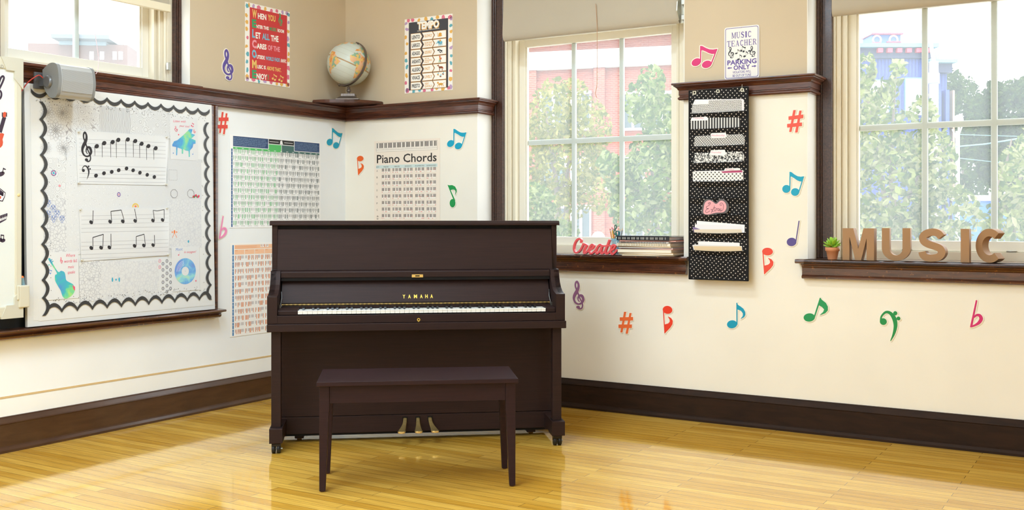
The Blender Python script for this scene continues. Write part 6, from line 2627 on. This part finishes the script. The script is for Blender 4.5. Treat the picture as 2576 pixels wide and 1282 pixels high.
for x0, x1, y0_, y1_, th, rz, cc, pc, lab, st in BK:
    t = thing('book' if st != 4 else 'binder', lab, 'book', T((x0 + x1) / 2, (y0_ + y1_) / 2, z, math.radians(rz)), 'books on the middle sill')
    w2, h2 = (x1 - x0) / 2, (y1_ - y0_) / 2
    cm_ = mat('cover %s' % (cc,), cc, .35, .4)
    if st == 4:
        m = MB()
        m.box(-w2, w2, -h2, h2, 0, .002)
        m.box(-w2, w2, -h2, -h2 + .003, 0, th)
        m.add([(-w2, -h2, th), (w2, -h2, th), (w2 + .03, h2, th - .002), (-w2, h2, th - .002), (-w2, -h2, th - .002), (w2, -h2, th - .002), (w2 + .03, h2, th - .004), (-w2, h2, th - .004)],
              [(0, 1, 2, 3), (7, 6, 5, 4), (0, 4, 5, 1), (1, 5, 6, 2), (2, 6, 7, 3), (3, 7, 4, 0)])
        m.build('cover', cm_, t)
        m = MB()
        nk = 36
        for i in range(nk):
            a = -w2 + .012 + (2 * w2 - .03) * i / nk
            if i % 7 in (2, 6):
                continue
            m.add([(a, -h2 - .0006, .005), (a + .0045, -h2 - .0006, .005), (a + .0045, -h2 - .0006, .019), (a, -h2 - .0006, .019)], [(0, 1, 2, 3)])
        m.build('key_pattern', mat('printed key grey', (176, 176, 172), .4), t)
        MB().box(-w2 + .01, w2 - .006, -h2 + .006, h2 - .01, .002, th - .008).build('pages', mat('pages %s' % (pc,), pc, .7), t)
    else:
        ct = min(.0012, th * .2)
        MB().box(-w2, w2, -h2, h2, 0, ct).box(-w2, w2, -h2, h2, th - ct, th).build('cover', cm_, t)
        MB().box(-w2 + .002, w2 - .002, -h2 + .0015, h2 - .002, ct, th - ct).build('pages', mat('pages %s' % (pc,), pc, .7), t)
        if st in (2, 3):
            m = MB()
            n_ = 30
            for i in range(n_):
                a = -w2 + .012 + (2 * w2 - .024) * i / n_
                m.tube([(a + .003 * math.cos(0), -h2 + .004, th * .9), (a, -h2 - .003, th * .8), (a, -h2 - .004, th * .5), (a, -h2 - .003, th * .2), (a, -h2 + .004, th * .1)], .0012, 5)
            m.build('wire_coil', mat('gold wire' if st == 2 else 'black wire', (196, 168, 104) if st == 2 else (50, 46, 56), .35, .5, .6), t)
    z += th + .0004

# ------------------------------------------------------------------ outside
GZ = -4.0
gr = MB().box(-70, 80, -60, 90, GZ - .1, GZ).build('ground', mat('pale pavement', (176, 176, 172), .9))
struct(gr)


def brick_mat(name, a, b, mo, sc):
    m = mat(name, a, .85, .2)
    t = NT(m)
    br = t.n('ShaderNodeTexBrick')
    tc = t.n('ShaderNodeTexCoord')
    mp = t.n('ShaderNodeMapping')
    t.l(tc.outputs['Object'], mp.inputs['Vector'])
    t.l(mp.outputs[0], br.inputs['Vector'])
    br.inputs['Scale'].default_value = sc
    br.inputs['Color1'].default_value = S(*a)
    br.inputs['Color2'].default_value = S(*b)
    br.inputs['Mortar'].default_value = S(*mo)
    br.inputs['Mortar Size'].default_value = .02
    br.inputs['Brick Width'].default_value = .5
    br.inputs['Row Height'].default_value = .18
    t.base(br.outputs['Color'])
    return m


M_BRICK = brick_mat('red brick', (122, 56, 44), (140, 72, 56), (150, 112, 98), 4.2)
M_STONE = mat('white stone trim', (180, 178, 172), .7)
M_DGL = mat('dark window glass', (40, 56, 60), .15, .6)
M_WTR = mat('white window trim', (240, 240, 238), .6)

# brick building across the street; front plane turned a little from the camera
ZB = 24.0
org = c2w((1500 - CX) / F * ZB, ZB)
BA = math.radians(17)
BF = Frame((org[0], org[1], 0), (_c * math.cos(-BA) - _s * math.sin(-BA), _s * math.cos(-BA) + _c * math.sin(-BA), 0), (0, 0, 1))
BG = thing('brick_building', 'red brick building with white stone bands across the street behind the middle window', 'building', BF.m())


def bxp(m, u0, v0, u1, v1, n0, n1, mi=0):
    a, b = BF.px(u0, v1), BF.px(u1, v0)
    return m.box(a[0], b[0], a[1], b[1], n0, n1, mi)


b0, b1 = BF.px(1180, 500)[0], BF.px(1760, 500)[0]
ztop = BF.px(1500, 60)[1]
zc0 = BF.px(1500, 172)[1]
MB().box(b0, b1, GZ, ztop, -6, 0).build('wall', M_BRICK, BG)
m = MB().box(b0, b1, zc0, zc0 + .42, 0, .16)
m.box(b0, b1, zc0 + .9, zc0 + 1.1, 0, .20)
m.box(b0, b1, ztop - .3, ztop + .1, -6, .3)
m.build('cornice', M_STONE, BG)
m = MB()
bxp(m, 1496, 168, 1524, 640, 0, .12)
bxp(m, 1330, 168, 1352, 640, 0, .12)
m.build('pilaster', M_BRICK, BG)
m = MB()
q = BF.px(1440, 472)[1]
m.box(b0, b1, q - .12, q + .06, .0, .10)
q = BF.px(1440, 345)[1]
m.build('stone_band', M_STONE, BG)
for rows_ in ((238, 322), (400, 466), (524, 602)):
    for u0, u1 in ((1362, 1424), (1438, 1486), (1566, 1620), (1640, 1690)):
        wn = thing('window', None, None)
        wn.parent = BG
        m = MB()
        bxp(m, u0 - 3, rows_[0] - 9, u1 + 3, rows_[0], .0, .09)
        bxp(m, u0 - 3, rows_[1], u1 + 3, rows_[1] + 7, .0, .12)
        bxp(m, u0 - 2, rows_[0], u0 + 2, rows_[1], 0, .06)
        bxp(m, u1 - 2, rows_[0], u1 + 2, rows_[1], 0, .06)
        um = (u0 + u1) / 2
        bxp(m, um - 3, rows_[0], um + 3, rows_[1], 0, .06)
        m.build('frame', M_WTR, wn)
        m = MB()
        bxp(m, u0, rows_[0], u1, rows_[1], .001, .02)
        m.build('pane', M_DGL, wn)
m = MB()
c = BF.px(1509, 590)
m.prism([(c[0] + .16 * math.cos(PI * i / 12), c[1] - .12 + .20 * math.sin(PI * i / 12)) for i in range(13)], 'z', .12, .2)
m.build('stone_arch', M_STONE, BG)


LEAF_DIM = .54


def leaf_mat(name, rgb, tr=.35):
    m = bpy.data.materials.new(name)
    m.use_nodes = True
    t = m.node_tree
    t.nodes.clear()
    out = t.nodes.new('ShaderNodeOutputMaterial')
    d = t.nodes.new('ShaderNodeBsdfDiffuse')
    rgb = tuple(c * LEAF_DIM for c in rgb)
    d.inputs[0].default_value = S(*rgb)
    tl_ = t.nodes.new('ShaderNodeBsdfTranslucent')
    tl_.inputs[0].default_value = S(min(255, rgb[0] + 20), min(255, rgb[1] + 20), rgb[2])
    mx = t.nodes.new('ShaderNodeMixShader')
    mx.inputs[0].default_value = tr
    t.links.new(d.outputs[0], mx.inputs[1])
    t.links.new(tl_.outputs[0], mx.inputs[2])
    t.links.new(mx.outputs[0], out.inputs[0])
    return m


LEAF = {k: [leaf_mat('%s leaf %d' % (k, i), c) for i, c in enumerate(cs)] for k, cs in {  # leaf highlights and shaded gaps put into the spread of tones
    'yellow': [(206, 200, 84), (186, 188, 76), (236, 226, 132), (138, 152, 60)],
    'green': [(136, 170, 74), (176, 204, 104), (92, 134, 58), (220, 234, 160)],
    'bright': [(156, 180, 80), (210, 222, 130), (104, 142, 62), (240, 242, 180)],
    'dark': [(78, 110, 58), (96, 126, 66), (62, 92, 52), (116, 142, 76)],
}.items()}
M_BARK = mat('grey brown bark', (112, 98, 88), .9)


def tree(name, label, blobs, kind, nleaf, size, trunk, seed, group='trees outside the windows', branches=()):
    """blobs: (u, v, Z, ru_px, rv_px, depth)"""
    r = random.Random(seed)
    b0_ = trunk
    base = at(b0_[0], 547, b0_[1])
    base.z = GZ
    t = thing(name, label, 'tree', Matrix.Translation(base), group)
    wts = [b[3] * b[4] for b in blobs]
    m = MB()
    for i in range(int(nleaf * 1.25)):
        u, v, Z, ru, rv, dp = r.choices(blobs, wts)[0]
        while True:
            x, y, z_ = r.uniform(-1, 1), r.uniform(-1, 1), r.uniform(-1, 1)
            if .25 < x * x + y * y + z_ * z_ < 1:
                break
        p = at(u + x * ru, v + y * rv, Z + z_ * dp) - base
        s = size * .52 * r.uniform(.5, 1.3)
        n = Vector((r.gauss(0, 1), r.gauss(0, 1) - .5, r.gauss(.5, .8))).normalized()
        a = n.orthogonal().normalized()
        a.rotate(Matrix.Rotation(r.uniform(0, 6.28), 3, n))
        bb = n.cross(a)
        l_ = n * s * .22
        m.add([p - a * s, p - a * s * .35 + bb * s * .5 + l_, p + a * s * .35 + bb * s * .42 + l_, p + a * s, p + a * s * .35 - bb * s * .42 + l_, p - a * s * .35 - bb * s * .5 + l_], [(0, 1, 2, 3), (0, 3, 4, 5)], r.randrange(4))
    m.build('foliage', LEAF[kind], t)
    top = at(blobs[0][0], blobs[0][1], blobs[0][2]) - base
    m = MB().tube([Vector((0, 0, 0)), Vector((top.x * .2, top.y * .2, top.z * .5)), top], [trunk[2], trunk[2] * .7, trunk[2] * .2], 8)
    m.build('trunk', M_BARK, t)
    for pts, w in branches:
        P = [at(*q) - base for q in pts]
        MB().tube(P, [w * (1 - .7 * i / (len(P) - 1)) for i in range(len(P))], 6).build('branch', M_BARK, t)
    return t


tree('street_tree', 'yellow green fine leaved tree outside the left half of the middle window',
     [(1430, 400, 16, 95, 120, 1.6), (1390, 300, 16, 60, 110, 1.4), (1480, 330, 16, 60, 90, 1.4), (1500, 480, 16, 70, 60, 1.4), (1390, 520, 16, 80, 70, 1.4), (1440, 250, 16, 40, 60, 1), (1340, 380, 16, 40, 100, 1)],
     'yellow', 4600, .085, ((1404, 16, .12)), 31, branches=[(((1404, 600, 16), (1402, 480, 16), (1385, 360, 16), (1372, 270, 16)), .06), (((1402, 500, 16), (1430, 420, 16), (1470, 340, 16)), .05)])
tree('street_tree', 'fresh green shrubby tree low in the left corner of the middle window',
     [(1345, 520, 13, 55, 60, 1.0), (1390, 590, 13, 70, 40, 1.0), (1300, 580, 13, 60, 50, 1)], 'green', 2200, .075, ((1350, 13, .08)), 33)
tree('street_tree', 'green round leaved tree outside the right half of the middle window',
     [(1640, 430, 12, 70, 110, 1.2), (1620, 260, 12, 50, 60, 1.0), (1600, 520, 12, 70, 70, 1.1), (1660, 330, 12, 45, 110, 1.0), (1560, 440, 12, 50, 50, .8), (1670, 560, 12, 60, 60, 1), (1530, 410, 12, 30, 30, .6), (1640, 200, 12, 35, 35, .7)],
     'green', 3200, .085, ((1720, 12, .10)), 35, branches=[(((1720, 590, 12), (1650, 520, 12), (1590, 470, 12), (1545, 440, 12)), .04), (((1700, 480, 12), (1660, 400, 12), (1640, 320, 12), (1655, 240, 12)), .035)])
tree('street_tree', 'bright leaved tree filling the left half of the right window',
     [(2250, 470, 11, 110, 150, 1.2), (2210, 330, 11, 70, 110, 1.0), (2340, 420, 11, 70, 110, 1.0), (2380, 540, 11, 90, 80, 1.0), (2210, 580, 11, 90, 70, 1.0), (2180, 250, 11, 40, 60, .7), (2320, 290, 11, 40, 50, .6), (2180, 170, 11, 22, 40, .4), (2258, 180, 11, 22, 35, .4), (2290, 600, 11, 120, 60, 1), (2235, 225, 11, 25, 30, .4)],
     'bright', 4300, .085, ((2260, 11, .10)), 37, branches=[(((2230, 520, 11), (2190, 300, 11), (2172, 180, 11)), .03), (((2240, 500, 11), (2245, 320, 11), (2256, 170, 11)), .025), (((2260, 540, 11), (2330, 410, 11), (2390, 360, 11)), .03)])
tree('street_tree', 'sparse leafy tree with visible branches at the right edge of the right window',
     [(2560, 450, 10, 60, 90, .9), (2540, 560, 10, 80, 60, .9), (2600, 380, 10, 50, 60, .8), (2590, 540, 10, 60, 90, .8)],
     'bright', 1100, .085, ((2500, 10, .07)), 39, branches=[(((2508, 600, 10), (2518, 530, 10), (2556, 470, 10), (2590, 400, 10)), .035), (((2512, 540, 10), (2505, 480, 10), (2530, 420, 10), (2545, 350, 10)), .025), (((2518, 530, 10), (2560, 510, 10), (2600, 500, 10)), .025)])
tree('park_tree', 'tall dark tree behind the blue building, right of its corner', [(2425, 300, 42, 55, 110, 3), (2440, 420, 42, 60, 120, 3), (2400, 230, 42, 30, 60, 2), (2460, 330, 42, 45, 90, 2)], 'dark', 5200, .22, ((2430, 42, .3)), 41)
tree('park_tree', 'dark spreading tree seen through the rightmost panes of the right window', [(2545, 290, 31, 70, 90, 2), (2530, 400, 31, 80, 80, 2), (2590, 240, 31, 50, 50, 2), (2500, 250, 31, 30, 50, 1.5), (2580, 420, 31, 60, 110, 2)], 'dark', 5200, .20, ((2550, 31, .3)), 43)

# blue corner building
ZQ = 30.0
org = c2w((2260 - CX) / F * ZQ, ZQ)
QF = Frame((org[0], org[1], 0), (_c, _s, 0), (0, 0, 1))
QB_ = thing('blue_building', 'blue panelled corner building with a red sign tower behind the tree in the right window', 'building', QF.m())
M_BLUE = mat('blue siding', (44, 62, 140), .6)


def siding():
    m = mat('teal blue siding', (110, 150, 214), .6)
    t = NT(m)
    wv = t.n('ShaderNodeTexWave')
    wv.inputs['Scale'].default_value = 3.2
    t.l(t.coord(), wv.inputs['Vector'])
    t.base(t.ramp(wv.outputs['Fac'], [(.15, S(30, 42, 100)), (.6, S(46, 66, 130))]))
    return m


M_SIDE = siding()
M_TEAL = mat('teal cornice', (92, 138, 150), .6)
M_DBLU = mat('dark blue frieze', (40, 46, 76), .6)
M_SRED = mat('sign red', (190, 60, 80), .5)
M_SPNK = mat('sign pink neon', (250, 170, 176), .5, emit=.6)


def qbx(m, u0, v0, u1, v1, n0, n1, mi=0):
    a, b = QF.px(u0, v1), QF.px(u1, v0)
    return m.box(a[0], b[0], a[1], b[1], n0, n1, mi)


m = MB()
qbx(m, 2130, 148, 2332, 998, -5, 0)
qbx(m, 2332, 182, 2393, 998, -4, -.3)
m.build('wall', M_SIDE, QB_)
m = MB()
qbx(m, 2130, 113, 2350, 123, -5, .35)
qbx(m, 2330, 152, 2400, 160, -4, .25)
m.build('cornice', M_TEAL, QB_)
m = MB()
qbx(m, 2130, 123, 2338, 148, -5, .15)
qbx(m, 2332, 160, 2396, 182, -4, .0)
m.build('frieze', M_DBLU, QB_)
m = MB()
qbx(m, 2350, 124, 2385, 152, -4, -.6)
m.build('upper_storey', mat('pale blue render', (120, 130, 140), .7), QB_)
for i in range(6):
    a = QF.px(2206 + i * 24, 130)
    MB().box(a[0] - .07, a[0] + .07, a[1] - .06, a[1] + .06, .15, .3).build('red_lamp', M_SRED, QB_)
m = MB()
qbx(m, 2200, 83, 2272, 113, -1, -.2)
st = m.build('sign_tower', mat('sign blue', (70, 96, 150), .6), QB_)
m = MB()
for u in (2212, 2254):
    c = QF.px(u, 97)
    ring(m, c, .115, .12, .05, -.19, 0, 20)
qbx(m, 2196, 81, 2276, 84.5, -1, -.1, 1)
qbx(m, 2200, 104, 2220, 107, -.2, -.12, 1)
qbx(m, 2236, 102, 2272, 105, -.2, -.12, 1)
m.build('sign_letters', [M_SPNK, M_SRED], st)
for (u0, v0, u1, v1) in ((2276, 200, 2314, 290), (2176, 205, 2232, 290)):
    wn = thing('window', None, None)
    wn.parent = QB_
    m = MB()
    qbx(m, u0 - 2, v0 - 4, u1 + 2, v1, 0, .08)
    m.build('frame', M_TEAL, wn)
    m = MB()
    qbx(m, u0, v0, u1, v1, .08, .1)
    m.build('pane', mat('white window blind', (232, 236, 238), .4), wn)
m = MB()
for u in (2352, 2372):
    qbx(m, u, 228, u + 9, 998, -.3, .2)
m.build('pilaster', M_BLUE, QB_)
wn = thing('window', None, None)
wn.parent = QB_
m = MB()
qbx(m, 2380, 235, 2392, 310, -.3, -.1)
m.build('pane', mat('pale teal glass', (170, 206, 214), .3), wn)
m = MB()
qbx(m, 2393, 228, 2398, 998, -4.2, .1)
m.build('corner_board', mat('peach board', (150, 120, 100), .7), QB_)

# low blue wall and white van roof at street level
o = MB()
a, b = at(2400, 640, 26), at(2640, 505, 26)
a2, b2 = at(2640, 640, 26), at(2400, 505, 26)
fr_ = Frame((a.x, a.y, 0), (_c, _s, 0), (0, 0, 1))
L_ = (a2 - a).length
zt2 = b.z
BW = thing('site_hoarding', 'bright blue hoarding with a white cap low behind the right window trees', 'hoarding', fr_.m())
MB().box(0, L_, GZ, zt2, -.1, 0).build('panel', mat('hoarding blue', (40, 86, 176), .6), BW)
MB().box(0, L_, zt2, zt2 + .14, -.16, .06).build('cap', M_STONE, BW)


def pole(name, label, u, Z, vt, r_, col, cat):
    p = at(u, 547, Z)
    t = thing(name, label, cat, Matrix.Translation((p.x, p.y, GZ)))
    zt3 = at(u, vt, Z).z - GZ
    MB().tube([(0, 0, 0), (0, 0, zt3)], r_, 10).build('shaft', mat('pole %s' % (col,), col, .6), t)
    return t, p, zt3


t, p, h = pole('lamp_post', 'white lamp post in front of the blue building', 2349, 20, 155, .085, (232, 236, 236), 'lamp post')
q = at(2338, 80, 20) - Vector((p.x, p.y, GZ))
MB().tube([(0, 0, h), (q.x * .5, q.y * .5, h + .25), (q.x, q.y, q.z)], .035, 8).build('arm', mat('lamp arm', (206, 216, 216), .5), t)
q2 = at(2350, 198, 20) - Vector((p.x, p.y, GZ))
MB().box(q2.x - .1, q2.x + .1, q2.y - .2, q2.y, q2.z - .1, q2.z + .1).build('junction_box', mat('box blue grey', (120, 132, 170), .5), t)
t, p, h = pole('utility_pole', 'grey utility pole with wires right of the blue building', 2407, 24, 330, .032, (216, 218, 212), 'utility pole')
m = MB()
c1, c2_ = at(2396, 325, 24) - Vector((p.x, p.y, GZ)), at(2420, 318, 24) - Vector((p.x, p.y, GZ))
m.tube([c1, (0, 0, h - .2)], .018, 6)
m.tube([c2_, (0, 0, h - .2)], .018, 6)
m.build('brace', M_STONE, t)
for lab, pts, w in (('teal cable sloping up to the right through the right window', [(2402, 369, 23.4), (2480, 362, 22), (2576, 346, 20), (2640, 332, 19)], .016),
                    ('thin upper wire crossing the right window', [(2408, 338, 23.4), (2500, 341, 24), (2640, 345, 24)], .008), ('thin lower wire crossing the right window', [(2408, 397, 23.4), (2490, 406, 24), (2640, 422, 24)], .008),
                    ('teal wire crossing the middle window in front of the brick building', [(1240, 437, 18), (1330, 434.5, 18), (1440, 432, 18), (1560, 429, 18), (1760, 424, 18)], .008)):
    o = MB().tube([at(*q) for q in pts], w, 6).build('overhead_wire', mat('teal wire', (96, 136, 138), .5))
    tag(o, lab, 'wire', 'overhead wires')
p = at(2411, 301, 22)
o = thing('round_sign', 'round white street sign right of the blue building', 'sign', Matrix.Translation((p.x, p.y, GZ)))
MB().tube([(0, .05, 0), (0, .05, p.z - GZ)], .02, 8).build('post', M_STONE, o)
m = MB().lathe([(.105, -.012), (.105, .012)], 24).xform(Matrix.Translation((0, 0, p.z - GZ)) @ Matrix.Rotation(YAW, 4, 'Z') @ Matrix.Rotation(PI / 2, 4, 'X'))
m.build('disc', M_STONE, o)

# pale block seen through the upper left window
ZF = 40
org = c2w((220 - CX) / F * ZF, ZF)
LF_ = Frame((org[0], org[1], 0), (_c * math.cos(.12) - _s * math.sin(.12), _s * math.cos(.12) + _c * math.sin(.12), 0), (0, 0, 1))
LB = thing('apartment_block', 'pale block with a flat roof and a brick wing far behind the upper left window', 'building', LF_.m())


def lbx(m, u0, v0, u1, v1, n0, n1):
    a, b = LF_.px(u0, v1), LF_.px(u1, v0)
    return m.box(a[0], b[0], a[1], b[1], n0, n1)


m = MB()
lbx(m, 70, 113, 320, 240, -6, 0)
m.build('wall', mat('faded brick', (96, 72, 66), .8), LB)
m = MB()
lbx(m, 150, 104, 268, 113, -6, .1)
m.build('top_storey', mat('pale glass storey', (112, 130, 138), .6), LB)
m = MB()
lbx(m, 145, 97, 288, 104, -6, .8)
m.build('roof', mat('grey roof edge', (84, 92, 98), .6), LB)
m = MB()
lbx(m, 126, 62, 204, 97, -5, -2)
lbx(m, 160, 46, 172, 62, -4, -3)
m.build('roof_house', mat('pale render', (140, 138, 136), .8), LB)
for u in (226, 252, 284, 299):
    wn = thing('window', None, None)
    wn.parent = LB
    m = MB()
    lbx(m, u, 130, u + 10, 150, .0, .05)
    m.build('frame', M_WTR, wn)
    m = MB()
    lbx(m, u + 1.5, 132, u + 8.5, 148, .05, .07)
    m.build('pane', mat('sky blue glass', (190, 210, 226), .3), wn)
